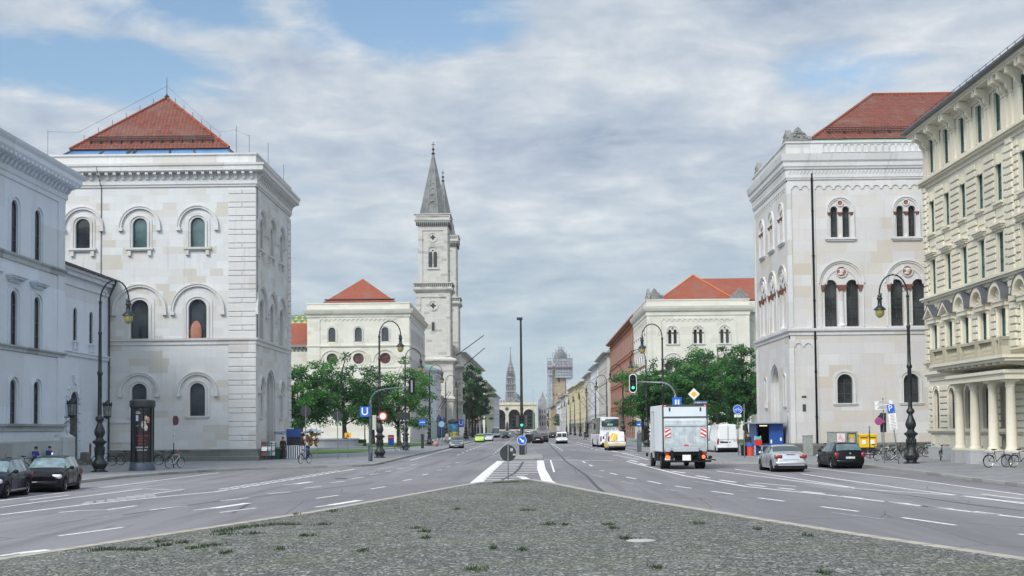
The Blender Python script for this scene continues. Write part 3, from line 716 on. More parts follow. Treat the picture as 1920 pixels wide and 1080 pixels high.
def make_B():
    X1, Y0, Y1, X0 = -20.9, 99.0, 113.6, -38.9
    root = thing('stone_palace', 'near left pale stone palace with quoined corner, hooded round arch windows and red pyramid roof', 'building', ((X0+X1)/2, (Y0+Y1)/2, 0), world=True)
    f = Fac(X0, Y0, 0); s_ = Fac(X1, Y0, PI/2)
    ux = lambda x: x-X0
    top = [(ux(x), 16.76) for x in (-25.4, -29.93, -34.4)]; mid = [(ux(x), 9.66) for x in (-25.4, -29.93, -34.4)]; low = [(ux(x), 3.61) for x in (-25.4, -29.93, -34.4)]
    sy = [2.0, 6.15, 10.3]
    st = [(y, 16.76) for y in sy]; sm = [(y, 9.66) for y in sy]; sl = [(sy[0], 3.5), (sy[2], 3.5)]
    mb = MB(); wall(mb, f, 0, X1-X0, 0, 21.9, holes('b_top', top)+holes('b_mid', mid)+holes('b_low', low), .45)
    part('wall', mb, S_B, root)
    mb = MB(); wall(mb, s_, .012, Y1-Y0, 0, 21.9, holes('b_top', st)+holes('b_mid', sm)+holes('b_slim', sl)+[arch(3.6, 7.1, 18, sy[1], .3)], .45)
    mb.box(X0, Y1-.3, 0, X1-.5, Y1, 21.9); mb.box(X0, Y0+.5, 0, X0+.3, Y1-.31, 21.9)
    part('wall', mb, S_B, root)
    for p in top: window(root, f, 'b_top', *p, glass=M_GLASST if p[0] > 8 and p[0] < 15 else None)
    for p in mid: window(root, f, 'b_mid', *p)
    for p in low: window(root, f, 'b_low', *p)
    for p in st: window(root, s_, 'b_top', *p)
    for p in sm: window(root, s_, 'b_mid', *p)
    for p in sl: window(root, s_, 'b_slim', *p)
    # splayed portal: stepped rings and a dark door
    mb = s_.mb()
    for k in range(5): mb.band(arch(3.6-.36*k-.36, 7.1-.18*k-.18, 18, sy[1], .3), arch(3.6-.36*k, 7.1-.18*k, 18, sy[1], .3), .12+.28*k, .12+.28*(k+1))
    po = part('portal', mb, S_T, root)
    mb = s_.mb(); mb.box(sy[1]-1, 1.5, .3, sy[1]+1, 1.56, 6.2); mb.box(sy[1]-.04, 1.46, .3, sy[1]+.04, 1.5, 4.4); mb.box(sy[1]-1, 1.44, 4.3, sy[1]+1, 1.5, 4.5); link('door', mb.mesh('door', mat('dark_oak_door', (.05, .035, .025), .6)), po)
    # quoins
    mb = f.mb(); W = X1-X0
    def quoin(mb, u0, u1, d=.09):
        z = 1.0; k = 0
        while z < 21.2:
            h = .62 if k % 2 == 0 else .36
            if k % 2 == 0: mb.rbox(u0, -d, z, u1, .02, z+h, .03)
            else: mb.rbox(u0, -d, z, (u0+u1)/2-.015, .02, z+h, .03); mb.rbox((u0+u1)/2+.015, -d, z, u1, .02, z+h, .03)
            z += h+.045; k += 1
        mb.box(u0+.02, -.03, 1.0, u1-.02, .012, 21.3)
    quoin(mb, W-2.1, W+.08); part('quoins', mb, S_T, root); mb = f.mb(); quoin(mb, -.08, 2.1); part('quoins', mb, S_T, root)
    mb = s_.mb(); D = Y1-Y0; quoin(mb, D-1.1, D+.08, .12); part('quoins', mb, S_T, root)
    # plinth, string courses
    mb = MB(); loops(mb, (X0, Y0, X1, Y1), [(.32, .1), (.32, .42), (.22, .5), (.22, .95), (.12, 1.0), (.0, 1.02)]); part('plinth', mb, S_PL, root)
    mb = MB(); loops(mb, (X0, Y0, X1, Y1), [(0, 9.12), (.08, 9.15), (.08, 9.4), (.2, 9.48), (.22, 9.64), (0, 9.655)]); part('string_course', mb, S_T, root)
    # cornice with modillions
    mb = MB(); a, b = cornice_prof(21.5, 23.24, .74); loops(mb, (X0, Y0, X1, Y1), a + b)
    modillions(mb, f, -.1, W+.1, 22.02, 22.6, .62, .22, .46, -.16); modillions(mb, s_, 0, D, 22.02, 22.6, .62, .22, .46, -.16)
    part('cornice', mb, S_T, root)
    mb = MB(); loops(mb, (X0, Y0, X1, Y1), [(.05, 23.25), (.05, 23.95), (.16, 24.0), (.16, 24.14), (-.25, 24.15), (-.25, 23.3)]); part('parapet', mb, S_T, root)
    mb = MB(); mb.box(X0+.2, Y0+.2, 23.4, X1-.2, Y1-.2, 23.6); part('flat_roof', mb, M_ZINC, root)
    # attic glazing and pyramid roof
    ex0, ex1, ey0, ey1, ez = -36.35, -23.5, 101.4, 111.6, 25.1
    mb = MB(); lo = [(ex0-.9, ey0-.9), (ex1+.9, ey0-.9), (ex1+.9, ey1+.9), (ex0-.9, ey1+.9)]; hi = [(ex0+.2, ey0+.2), (ex1-.2, ey0+.2), (ex1-.2, ey1-.2), (ex0+.2, ey1-.2)]
    i = mb.V([(x, y, 24.05) for x, y in lo]); j = mb.V([(x, y, ez) for x, y in hi])
    for k in range(4): mb.F(i+k, i+(k+1)%4, j+(k+1)%4, j+k)
    sk = part('attic_skylight', mb, M_SKYL, root)
    mb = MB()
    for t in (0, .21, .375, .41, .63, .78, 1.): 
        a = Vector((lo[0][0]+(lo[1][0]-lo[0][0])*t, lo[0][1], 24.07)); b = Vector((hi[0][0]+(hi[1][0]-hi[0][0])*t, hi[0][1], ez)); mb.tube([a, b], .09 if t not in (.375, .41) else .16, 4)
    mb.tube([(lo[0][0], lo[0][1], 24.1), (lo[1][0], lo[1][1], 24.1)], .06, 4); mb.tube([(hi[0][0], hi[0][1]-.05, ez-.05), (hi[1][0], hi[1][1]-.05, ez-.05)], .1, 4)
    link('mullions', mb.mesh('mullions', M_FRAME), sk)
    mb = MB(); ap = (-29.96, 106.5, 30.55); i = mb.V([(ex0, ey0, ez), (ex1, ey0, ez), (ex1, ey1, ez), (ex0, ey1, ez), ap]); [mb.F(i+k, i+(k+1)%4, i+4) for k in range(4)]; mb.F(i+3, i+2, i+1, i)
    rf = part('roof', mb, M_TILE, root)
    mb = MB()
    for c in ((ex0, ey0), (ex1, ey0), (ex1, ey1), (ex0, ey1)): mb.tube([(c[0], c[1], ez+.05), (ap[0], ap[1], ap[2]+.03)], .11, 6)
    link('hip_tiles', mb.mesh('hip_tiles', M_TILE2), rf)
    mb = MB(); zz = ez+.75; t = .14
    xs0, xs1, yy = ex0+(ap[0]-ex0)*t, ex1+(ap[0]-ex1)*t, ey0+(ap[1]-ey0)*t-.2
    for z in (zz+.05, zz+.2, zz+.35): mb.tube([(xs0+.5, yy, z), (xs1-.5, yy, z)], .03, 4)
    for k in range(60): x = xs0+.5+(xs1-xs0-1)*k/59; mb.box(x-.015, yy-.02, zz, x+.015, yy+.02, zz+.4)
    for k in range(13): x = xs0+.6+(xs1-xs0-1.2)*k/12; mb.box(x-.04, yy-.06, zz-.3, x+.04, yy+.4, zz+.1)
    link('snow_guard', mb.mesh('snow_guard', M_IRON), rf)
    mb = MB(); mb.lathe([(.22, 0), (.22, .25), (.08, .4), (.03, .5), (.02, 1.9)], ap[0], ap[1], ap[2]-.15, 8); link('finial', mb.mesh('finial', M_IRON), rf)
    # lightning rods and wires
    mb = MB()
    for (x, y, h) in ((-21.5, 99.6, 1.6), (-22.5, 99.5, 2.3), (-21.3, 106, 2.4), (-21.3, 112.9, 2.0), (-37.5, 99.8, 2.2)): mb.tube([(x, y, 24.1), (x, y, 24.1+h)], .016, 4)
    mb.tube([(-21.5, 99.6, 25.6), (-22.8, 100.4, 26.3), (-24.4, 101.6, 26.4), ap[:2]+(ap[2]+1.,)], .010, 4); mb.tube([(-37.5, 99.8, 26.2), (-35.5, 101, 26.4), (-34, 102, 27.6), ap[:2]+(ap[2]+1.,)], .010, 4)
    for k in range(1, 7):
        for e in ((ex0, ey0), (ex1, ey0)): t = k/7; p = Vector((e[0]+(ap[0]-e[0])*t, e[1]+(ap[1]-e[1])*t, ez+(ap[2]-ez)*t)); mb.tube([p, p+Vector((0, 0, .55))], .02, 4)
    mb.tube([(-33.4+.45, Y0-.05, 0.8), (-33.4+.45, Y0-.05, 21.5)], .03, 5); mb.tube([(-33.0, Y0-1., 23.0), (-33.0, Y0-1.02, 22.8), (-32.95, Y0-.05, 21.5)], .03, 5)
    mb.tube([(X1+.06, Y0+.5, 9.6), (X1+.06, Y0+.5, 21.6)], .025, 4)
    part('lightning_conductor', mb, M_IRON, root)
    # pinkish half-dome set before a first floor pane
    mb = MB(); mb.box(-32.2, Y0-.04, 1.6, -30.6, Y0+.01, 3.1); mb.box(-32.3, Y0-.1, 3.1, -30.5, Y0+.01, 3.2); part('hatch_door', mb, S_T, root)
    mb = MB(); q = f.at(ux(-25.39)-.16, 10.1, .12); mb.ell(q, .46, .1, .92, 16, 10); part('pinkish_dome', mb, mat('pinkish_matte', (.34, .15, .10), .7, 0, .2, 2), root, 60)
make_B()

def scallop(mb, fac, u0, u1, zt, zb, step, d=.08, r=None):
    """blind arch frieze: a proud band whose lower edge is a row of small arches"""
    n = max(1, round((u1-u0)/step)); st = (u1-u0)/n; r = r or st*.38
    pts = [(u0, zt), (u1, zt), (u1, zb)]
    for k in range(n-1, -1, -1):
        c = u0+(k+.5)*st; pts.append((c+r, zb)); pts += [(c+r*math.cos(a), zb+r*math.sin(a)) for a in (PI*.2, PI*.4, PI*.6, PI*.8)]; pts.append((c-r, zb))
    pts.append((u0, zb)); mb.m = fac.M.copy(); mb.prism(pts, -d, .01); mb.m = Matrix.Identity(4)
M_CAP = mat('rust_marble', (.17, .072, .048), .6, 0, .35, 6, bump=.5)
M_MED = mat('terracotta', (.30, .10, .06), .7, 0, .1)
def light2(w, h, gap):
    """outline list of two arched lights around a colonnette"""
    return [arch(w, h, 12, -(w+gap)/2), arch(w, h, 12, (w+gap)/2)]
def bifora(key, w, h, gap, R, med, capz, big):
    d = {}
    for nme in ('window',):
        mb = MB()
        for o in light2(w, h, gap):
            cx = (o[0][0]+o[-1][0])/2; inn = [(cx+(x-cx)*(1-.1/w), .04+(z-.04)*(1-.08/h)) for x, z in o]; mb.band(inn, o, .30, .42, closed=True); mb.box(cx-.02, .32, .03, cx+.02, .41, h-w*.4)
            for i in range(3): mb.box(cx-w/2, .33, h*(.2+.2*i), cx+w/2, .4, h*(.2+.2*i)+.035)
        d[nme] = mb.mesh('window', M_FRAME)
    mb = MB()
    for o in light2(w, h, gap): i = mb.V([(x, .38, z) for x, z in o]); mb.F(*range(i, i+len(o)))
    d['pane'] = mb.mesh('pane', M_GLASS)
    mb = MB(); zc = h-w/2 if big else h-.25
    zc = R[1]
    mb.band(semi(R[0], 0, zc, 20, zc), semi(R[0]+.14, 0, zc, 20, zc), -.07, .01); mb.band(semi(R[0]+.14, 0, zc, 20, zc if not big else 0), semi(R[0]+.22, 0, zc, 20, zc if not big else 0), -.14, .01)
    if big: mb.band(semi(R[0]-.42, 0, zc-.1, 20, 0), semi(R[0]-.30, 0, zc-.1, 20, 0), -.05, .01)
    if med: mb.band(circ(med[0]+.02, 0, med[1]), circ(med[0]+.09, 0, med[1]), -.1, .01, closed=True)
    d['surround'] = mb.mesh('surround', S_T)
    mb = MB(); wd = w*2+gap+(.9 if not big else .5); mb.box(-wd/2, -.2, -.16, wd/2, 0, 0); mb.box(-wd/2+.1, -.12, -.28, wd/2-.1, 0, -.158); d['sill'] = mb.mesh('sill', S_T)
    mb = MB(); r = gap*.34; mb.lathe([(r*1.5, 0), (r*1.5, .12), (r*1.1, .2), (r, .3), (r*.88, capz-.02), (r*.9, capz)], 0, .12, 0, 12); d['colonnette'] = mb.mesh('colonnette', S_T, 40)
    mb = MB()
    for x, ww in ((0, gap*1.0), (-(w+gap*.5+.13), .26), (w+gap*.5+.13, .26)):
        hh = .5 if big else .26
        for k, (a, b) in enumerate(((.6, .0), (.75, .3), (1., .62))): mb.rbox(x-ww*a/2-(.04 if big else .02), -.10-.03*k, capz+hh*b, x+ww*a/2+(.04 if big else .02), .25, capz+hh*(b+.36), .015)
    d['capitals'] = mb.mesh('capitals', M_CAP)
    if med:
        mb = MB(); mb.prism(circ(med[0], 0, med[1], 20), -.02, .0); d['medallion'] = mb.mesh('medallion', M_MED)
        if big:
            mb = MB(); mb.ell((.02, -.04, med[1]+.05), .15, .06, .19); mb.ell((-.06, -.04, med[1]-.17), .2, .05, .1); mb.ell((.16, -.04, med[1]+.03), .05, .04, .05); d['portrait_relief'] = mb.mesh('portrait_relief', S_T, 60)
    WK[key] = d
    return [arch(w, h, 12, -(w+gap)/2), arch(w, h, 12, (w+gap)/2)]
OB = {}
OB['bif'] = bifora('bif', .56, 2.45, .36, (.86, 2.1), (.17, 2.68), 1.72, False)
OB['big'] = bifora('big', .98, 3.65, .70, (1.55, 3.38), (.36, 4.26), 2.75, True)
def bholes(key, pts): return [[(x+u, zz+z) for x, zz in o] for u, z in pts for o in OB[key]]
def acroterion(name, root, x, y, z, w, h, rz):
    pts = [(-.5, 0), (-.5, .32), (-.42, .42), (-.36, .36), (-.3, .5), (-.24, .62), (-.16, .66), (-.1, .85), (0, 1.), (.1, .85), (.16, .66), (.24, .62), (.3, .5), (.36, .36), (.42, .42), (.5, .32), (.5, 0)]
    mb = MB(); mb.m = Matrix.Translation((x, y, z)) @ Matrix.Rotation(rz, 4, 'Z')
    mb.prism([(p[0]*w, p[1]*h) for p in reversed(pts)], -.22, .22, back=True)
    r = random.Random(3)
    for k in range(26):
        u = r.uniform(-.42, .42); v = r.uniform(.1, .8*(1-abs(u)*1.3)); mb.ell((u*w, -.2, v*h), .12, .14, .10, 8, 5); mb.ell((u*w, .2, v*h), .12, .14, .10, 8, 5)
    return part(name, mb, S_CHD, root, 50)
def make_D():
    X0, Y0, Y1, X1 = 20.55, 99.0, 113.4, 47.0
    root = thing('stone_palace', 'near right cream stone palace with twin arched windows, roundel portraits and a hipped red roof', 'building', ((X0+X1)/2, (Y0+Y1)/2, 0), world=True)
    f = Fac(X0, Y0, 0); s_ = Fac(X0, Y1, -PI/2); D = Y1-Y0; W = X1-X0
    xs = [4.05, 9.15, 14.25, 19.35]
    top = [(x, 16.95) for x in xs]; mid = [(x, 10.02) for x in xs]
    low = [(x+.1, 4.1) for x in xs]
    wkind('d_low', arch(1.2, 2.25), .35, ((0, .16, .05), (.16, .05, .10), (.21, .12, .04)), None, sillblock(1.9, .08, .12, False), (1, 2))
    wkind('d_slim', arch(.62, 2.4), .35, ((0, .12, .05), (.12, .05, .1)), None, sillblock(1.1, .1, .12, False), (0, 0))
    sy = [Y1-y for y in (109.6, 105.5, 101.4)]
    st = [(y, 16.95) for y in sy]; sm = [(y, 10.02) for y in sy]; sl = [(Y1-109.2, 4.0), (Y1-101.3, 4.0)]
    mb = MB(); wall(mb, f, 0, W, 0, 22.0, bholes('bif', top)+bholes('big', mid)+holes('d_low', low), .45); part('wall', mb, S_D, root)
    mb = MB(); wall(mb, s_, 0, D-.012, 0, 22.0, bholes('bif', st)+bholes('big', sm)+holes('d_slim', sl)+[arch(3.6, 7.2, 18, sy[1], .25)], .45)
    mb.box(X0+.5, Y1-.3, 0, X1, Y1, 22); mb.box(X1-.3, Y0+.5, 0, X1, Y1-.31, 22); part('wall', mb, S_D, root)
    for fc, ps, k in ((f, top, 'bif'), (f, mid, 'big'), (f, low, 'd_low'), (s_, st, 'bif'), (s_, sm, 'big'), (s_, sl, 'd_slim')):
        for p in ps: window(root, fc, k, *p)
    mb = s_.mb()
    for k in range(6): mb.band(arch(3.6-.34*k-.34, 7.2-.17*k-.17, 18, sy[1], .25), arch(3.6-.34*k, 7.2-.17*k, 18, sy[1], .25), .1+.25*k, .1+.25*(k+1))
    po = part('portal', mb, S_T, root)
    mb = s_.mb(); mb.box(sy[1]-.9, 1.55, .2, sy[1]+.9, 1.62, 6.2); mb.box(sy[1]-.9, 1.48, 4.2, sy[1]+.9, 1.56, 4.4); link('door', mb.mesh('door', MATS['dark_oak_door']), po)
    # lesenes, blind arch friezes
    mb = MB()
    for fc, L_, inner in ((f, W, True), (s_, D, False)):
        mb.m = fc.M.copy()
        if inner:
            for a, b in ((0, .28), (1.72, 2.1)):
                mb.box(a, -.07, 9.98, b, .01, 21.3); mb.box(a, -.07, 1.0, b, .01, 9.0)
        else:
            for a, b in ((0, .5), (D-.5, D)): mb.box(a, -.07, 9.98, b, .01, 21.3); mb.box(a, -.07, 1., b, .01, 9.1)
        mb.m = Matrix.Identity(4)
    scallop(mb, f, .28, 1.72, 21.3, 20.75, .72, .07); scallop(mb, f, 2.1, W, 21.3, 20.75, .74, .07); scallop(mb, s_, .5, D-.5, 21.3, 20.75, .74, .07)
    scallop(mb, f, .28, 1.72, 9.02, 8.5, .72, .07)
    part('blind_arcade', mb, S_T, root)
    mb = MB(); loops(mb, (X0, Y0, X1, Y1), [(.3, .1), (.3, .5), (.22, .55), (.22, .98), (.1, 1.05), (0, 1.06)]); part('plinth', mb, S_PL, root)
    mb = MB(); loops(mb, (X0, Y0, X1, Y1), [(0, 9.35), (.08, 9.4), (.08, 9.6), (.22, 9.72), (.24, 9.9), (0, 9.97)]); part('string_course', mb, S_T, root)
    mb = MB(); loops(mb, (X0, Y0, X1, Y1), [(0, 21.45), (.09, 21.5), (.09, 21.62), (.14, 21.64), (.14, 22.25), (.24, 22.3), (.28, 22.45), (.34, 22.5), (.36, 22.8), (.46, 22.95), (.50, 23.2), (.54, 23.45), (.1, 23.55)])
    for fc, L_ in ((f, W), (s_, D)):
        mb.m = fc.M.copy(); n = int(L_/.28)
        for k in range(n): u = (k+.5)*L_/n; mb.prism([(u-.13, 22.17), (u, 21.9), (u+.13, 22.17)], -.19, -.13)
        mb.m = Matrix.Identity(4)
    part('cornice', mb, S_T, root)
    mb = MB(); loops(mb, (X0, Y0, X1, Y1), [(.05, 23.55), (.05, 24.3), (.14, 24.36), (.14, 24.5), (-.25, 24.52), (-.25, 23.6)])
    mb.m = f.M.copy(); u = 3.0
    while u < W-1:
        mb.band(arch(.36, .62, 8, u, 23.62), arch(.44, .66, 8, u, 23.6), -.11, -.04, closed=True); u += .52
    mb.m = Matrix.Identity(4); part('parapet', mb, S_T, root)
    mb = MB(); mb.box(X0+.2, Y0+.2, 23.5, X1-.2, Y1-.2, 23.8); mb.box(X0+2.0, Y0+.6, 24.45, X1-.3, Y0+1.9, 24.75); part('gutter', mb, M_COP, root)
    mb = MB(); hip_roof(mb, 22.95, 101.0, 52, 115.2, 25.15, 30.5, 6.9); rf = part('roof', mb, M_TILE, root)
    mb = MB(); a, b = (22.95, 101., 25.2), (29.85, 108.1, 30.53); mb.tube([a, b], .11, 6); mb.tube([b, (45.1, 108.1, 30.53)], .11, 6); mb.tube([(22.95, 115.2, 25.2), b], .11, 6); link('hip_tiles', mb.mesh('hip_tiles', M_TILE2), rf)
    mb = MB(); zz = 25.85; yy = 101.7
    for z in (zz+.05, zz+.2, zz+.35): mb.tube([(24.3, yy, z), (50, yy, z)], .03, 4)
    for k in range(100): x = 24.3+25.7*k/99; mb.box(x-.015, yy-.02, zz, x+.015, yy+.02, zz+.4)
    for k in range(22): x = 24.6+k*1.2; mb.box(x-.04, yy-.06, zz-.3, x+.04, yy+.4, zz+.1)
    link('snow_guard', mb.mesh('snow_guard', M_IRON), rf)
    acroterion('acroterion', root, 21.55, 99.5, 24.5, 2.1, 1.25, 0); acroterion('acroterion', root, 20.95, 100.2, 24.5, 2.0, 1.2, PI/2); acroterion('acroterion', root, 20.95, 112.7, 24.5, 1.8, 1.2, PI/2)
    mb = MB(); mb.tube([(22.45, Y0-.1, .9), (22.45, Y0-.1, 22.0)], .085, 8)
    for z in (3, 6.5, 12, 15.5, 19): mb.tube([(22.45, Y0-.1, z), (22.45, Y0-.1, z+.12)], .11, 8)
    part('drainpipe', mb, M_PLAST, root, 50)
    mb = MB(); mb.box(X0+.8, Y0-.03, 4.55, X0+1.15, Y0+.01, 4.7); mb.box(X0+.85, Y0-.03, 3.5, X0+1.1, Y0+.01, 4.05); part('wall_vent', mb, M_FRAME, root)
make_D()

# ================================================================== FAR PALACES OF THE FORUM
wkind('c_top', arch(1.25, 2.5), .3, ((0, .18, .06), (.18, .06, .12)), None, None, (1, 2))
wkind('c_round', circ(.95), .3, None, None, None, (1, 0), glass=M_GLASSR, extra=[('surround', lambda mb: (mb.band(circ(.96), circ(1.25), -.08, .01, closed=True), mb.band(circ(1.6), circ(1.75), -.06, .01, closed=True)), S_C),
       ('hood_mould', lambda mb: (mb.band(semi(2.0, 0, -.6, 18, 0), semi(2.15, 0, -.6, 18, 0), -.16, .01), mb.band(semi(1.55, 0, -.6, 18, 0), semi(1.62, 0, -.6, 18, 0), -.1, .01)), S_C)])
def make_C():
    X0, X1, Y0, Y1 = -37.8, -20.0, 222., 255.
    root = thing('stone_palace', 'far left cream palace behind the trees with round windows and red pyramid roof', 'building', ((X0+X1)/2, (Y0+Y1)/2, 0), world=True)
    f = Fac(X0, Y0, 0); s_ = Fac(X1, Y0, PI/2); W, D = X1-X0, Y1-Y0
    xs = [x-X0 for x in (-33.5, -28.9, -24.25)]; top = [(x, 17.7) for x in xs]; rnd = [(x, 14.75) for x in xs]
    mb = MB(); wall(mb, f, 0, W, 0, 22.3, holes('c_top', top)+holes('c_round', rnd), .4); part('wall', mb, S_C, root)
    sy = [2.4+3.15*k for k in range(10)]; wkind('c_side', arch(1.1, 2.5), .3, ((0, .18, .08), ), None, None, (1, 2)); wkind('c_tall', arch(1.3, 4.4), .3, ((0, .2, .1), ), None, None, (1, 3))
    st = [(y, 17.7) for y in sy]; sm = [(y, 10.6) for y in sy]; sl = [(y, 3.8) for y in sy]
    mb = MB(); wall(mb, s_, .012, D, 0, 22.3, holes('c_side', st)+holes('c_tall', sm)+holes('c_side', sl), .4); part('wall', mb, S_B, root)
    for p in top: window(root, f, 'c_top', *p)
    for p in rnd: window(root, f, 'c_round', *p)
    for p in st+sl: window(root, s_, 'c_side', *p)
    for p in sm: window(root, s_, 'c_tall', *p)
    mb = MB()
    for fc, L_ in ((f, W), (s_, D)):
        mb.m = fc.M.copy(); mb.box(0, -.1, 1, 2.2, .01, 21.4); mb.box(L_-2.2, -.1, 1, L_, .01, 21.4); mb.m = Matrix.Identity(4); scallop(mb, fc, 2.2, L_-2.2, 21.9, 21.35, .8, .1)
    part('blind_arcade', mb, S_C, root)
    mb = MB(); loops(mb, (X0, Y0, X1, Y1), [(0, 16.7), (.12, 16.75), (.25, 17.0), (0, 17.1)]); loops(mb, (X0, Y0, X1, Y1), [(0, 13.0), (.1, 13.05), (.18, 13.3), (0, 13.4)]); part('string_course', mb, S_C, root)
    mb = MB(); loops(mb, (X0, Y0, X1, Y1), [(0, 21.9), (.15, 22.0), (.2, 22.4), (.5, 22.6), (.7, 23.0), (.8, 23.3), (.1, 23.4)]); part('cornice', mb, S_C, root)
    mb = MB(); loops(mb, (X0, Y0, X1, Y1), [(.05, 23.4), (.05, 24.2), (.15, 24.3), (.15, 24.5), (-.3, 24.5), (-.3, 23.5)]); part('parapet', mb, S_C, root)
    mb = MB(); ez = 24.95; i = mb.V([(-35.6, 225.5, ez), (-22.7, 225.5, ez), (-22.7, 237, ez), (-35.6, 237, ez), (-29.2, 231, 29.75)]); [mb.F(i+k, i+(k+1)%4, i+4) for k in range(4)]; rf = part('roof', mb, M_TILE2, root)
    mb = MB(); mb.box(-35.6, 225.5, 24, -22.7, 237, ez-.05); mb.box(X0+.2, Y0+.2, 23.4, X1-.2, Y1-.2, 23.7); part('attic', mb, M_ZINC, root)
    mb = MB(); mb.tube([(-35.4, 225.9, ez+.5), (-22.9, 225.9, ez+.5)], .12, 4); link('snow_guard', mb.mesh('snow_guard', M_IRON), rf)
    # lower wing to the left
    w = thing('stone_wing', 'low cream wing with corbelled cornice and steep red roof, left of the far left palace', 'building', (-50, 236, 0), world=True)
    mb = MB(); mb.box(-64, 229, 0, -38.1, 243, 17.2); part('wall', mb, S_C, w)
    mb = MB(); fw = Fac(-64, 229, 0); modillions(mb, fw, 0, 25.8, 16.5, 17.3, .7, .3, .5); mb.box(-64, 228.4, 17.3, -38.1, 243.2, 17.7); part('cornice', mb, S_CHD, w)
    mb = MB(); i = mb.V([(-64, 228.4, 17.7), (-38.1, 228.4, 17.7), (-38.1, 236, 22.2), (-64, 236, 22.2), (-64, 243, 17.7), (-38.1, 243, 17.7)]); mb.F(i, i+1, i+2, i+3); mb.F(i+3, i+2, i+5, i+4); mb.F(i+1, i+5, i+2); part('roof', mb, M_TILE2, w)
    for k in range(3): 
        mb = MB(); mb.box(-41.6-k*4, 228.92, 4, -40.4-k*4, 229.02, 7); part('window', mb, M_GLASS, w)
    mb = MB(); mb.box(-42.0, 228.85, .12, -40.3, 229.02, 3.6); part('door', mb, mat('turquoise_door', (.10, .42, .34), .5), w)
make_C()
def make_D2():
    X0, X1, Y0, Y1 = 21.2, 38.9, 221., 248.
    root = thing('stone_palace', 'far right cream palace behind the trees with three twin arched windows showing', 'building', ((X0+X1)/2, (Y0+Y1)/2, 0), world=True)
    f = Fac(X0, Y0, 0); s_ = Fac(X0, Y1, -PI/2); W, D = X1-X0, Y1-Y0
    xs = [x-X0 for x in (25.6, 30.0, 34.6)]; top = [(x, 16.7) for x in xs]; mid = [(x, 10.0) for x in xs]
    mb = MB(); wall(mb, f, 0, W, 0, 22.2, bholes('bif', top)+bholes('big', mid), .45); part('wall', mb, S_C, root)
    sy = [3+4.2*k for k in range(6)]; st = [(y, 16.7) for y in sy]; sm = [(y, 10.) for y in sy]
    mb = MB(); wall(mb, s_, 0, D-.012, 0, 22.2, bholes('bif', st)+bholes('big', sm), .45); part('wall', mb, S_C, root)
    for fc, ps, k in ((f, top, 'bif'), (f, mid, 'big'), (s_, st, 'bif'), (s_, sm, 'big')):
        for p in ps: window(root, fc, k, *p)
    mb = MB(); mb.m = f.M.copy(); mb.box(0, -.1, 1, .8, .01, 21.2); mb.box(2.2, -.1, 1, 2.5, .01, 21.2); mb.box(W-.8, -.1, 1, W, .01, 21.2); mb.box(W-2.5, -.1, 1, W-2.2, .01, 21.2); mb.m = Matrix.Identity(4)
    scallop(mb, f, 2.5, W-2.5, 21.2, 20.6, .9, .1); scallop(mb, s_, .5, D-.5, 21.2, 20.6, .9, .1); part('blind_arcade', mb, S_C, root)
    mb = MB(); loops(mb, (X0, Y0, X1, Y1), [(0, 9.35), (.1, 9.4), (.22, 9.8), (0, 9.9)]); part('string_course', mb, S_C, root)
    mb = MB(); loops(mb, (X0, Y0, X1, Y1), [(0, 21.5), (.12, 21.6), (.14, 22.2), (.4, 22.4), (.6, 22.8), (.7, 23.2), (.1, 23.3)]); part('cornice', mb, S_C, root)
    mb = MB(); loops(mb, (X0, Y0, X1, Y1), [(.05, 23.3), (.05, 24.1), (.15, 24.2), (.15, 24.4), (-.3, 24.4), (-.3, 23.5)]); part('parapet', mb, S_C, root)
    mb = MB(); hip_roof(mb, 23.9, 226, 75, 243, 24.7, 29.5, 6.8); i = mb.V([(23.9, 223.8, 24.7), (36.6, 223.8, 24.7), (36.6, 234.5, 24.7), (23.9, 234.5, 24.7), (30.5, 230, 29.6)]); [mb.F(i+k, i+(k+1)%4, i+4) for k in range(4)]; rf = part('roof', mb, M_TILE2, root)
    mb = MB(); mb.tube([(30.5, 230, 29.65), (36.7, 223.8, 24.75)], .14, 5); mb.tube([(30.5, 230, 29.65), (23.9, 223.8, 24.75)], .14, 5); link('hip_tiles', mb.mesh('hip_tiles', mat('orange_hip_tiles', (.5, .16, .05), .8)), rf)
    mb = MB(); mb.box(X0+.2, Y0+.2, 23.3, X1-.2, Y1-.2, 23.6); mb.box(23.9, 224, 23.6, 36.6, 246, 24.68); part('attic', mb, M_ZINC, root)
    acroterion('acroterion', root, 22.6, 221.4, 24.4, 3.2, 2.0, 0); acroterion('acroterion', root, 21.6, 222.2, 24.4, 2.6, 2.0, PI/2); acroterion('acroterion', root, 37.3, 221.4, 24.4, 3.2, 2.0, 0)
    w = thing('stone_wing', 'recessed cream wing of blind arcading between the two right palaces', 'building', (56, 235, 0), world=True)
    mb = MB(); mb.box(39.2, 223.5, 0, 75, 245, 22.2); part('wall', mb, S_C, w)
    mb = MB(); fw = Fac(39.2, 223.5, 0); scallop(mb, fw, 0, 35, 21.2, 20.6, .9, .1); mb.box(39.2, 223, 22.2, 75, 245.2, 23.2); mb.box(39.2, 223.3, 23.2, 75, 245, 24.2)
    for k in range(8): mb.box(40.5+k*4.2, 223.35, 1, 40.9+k*4.2, 223.55, 20.6)
    part('cornice', mb, S_C, w)
    mb = MB(); mb.box(52, 223.3, .12, 56, 223.6, 4.5); part('door', mb, MATS['turquoise_door'], w)
make_D2()

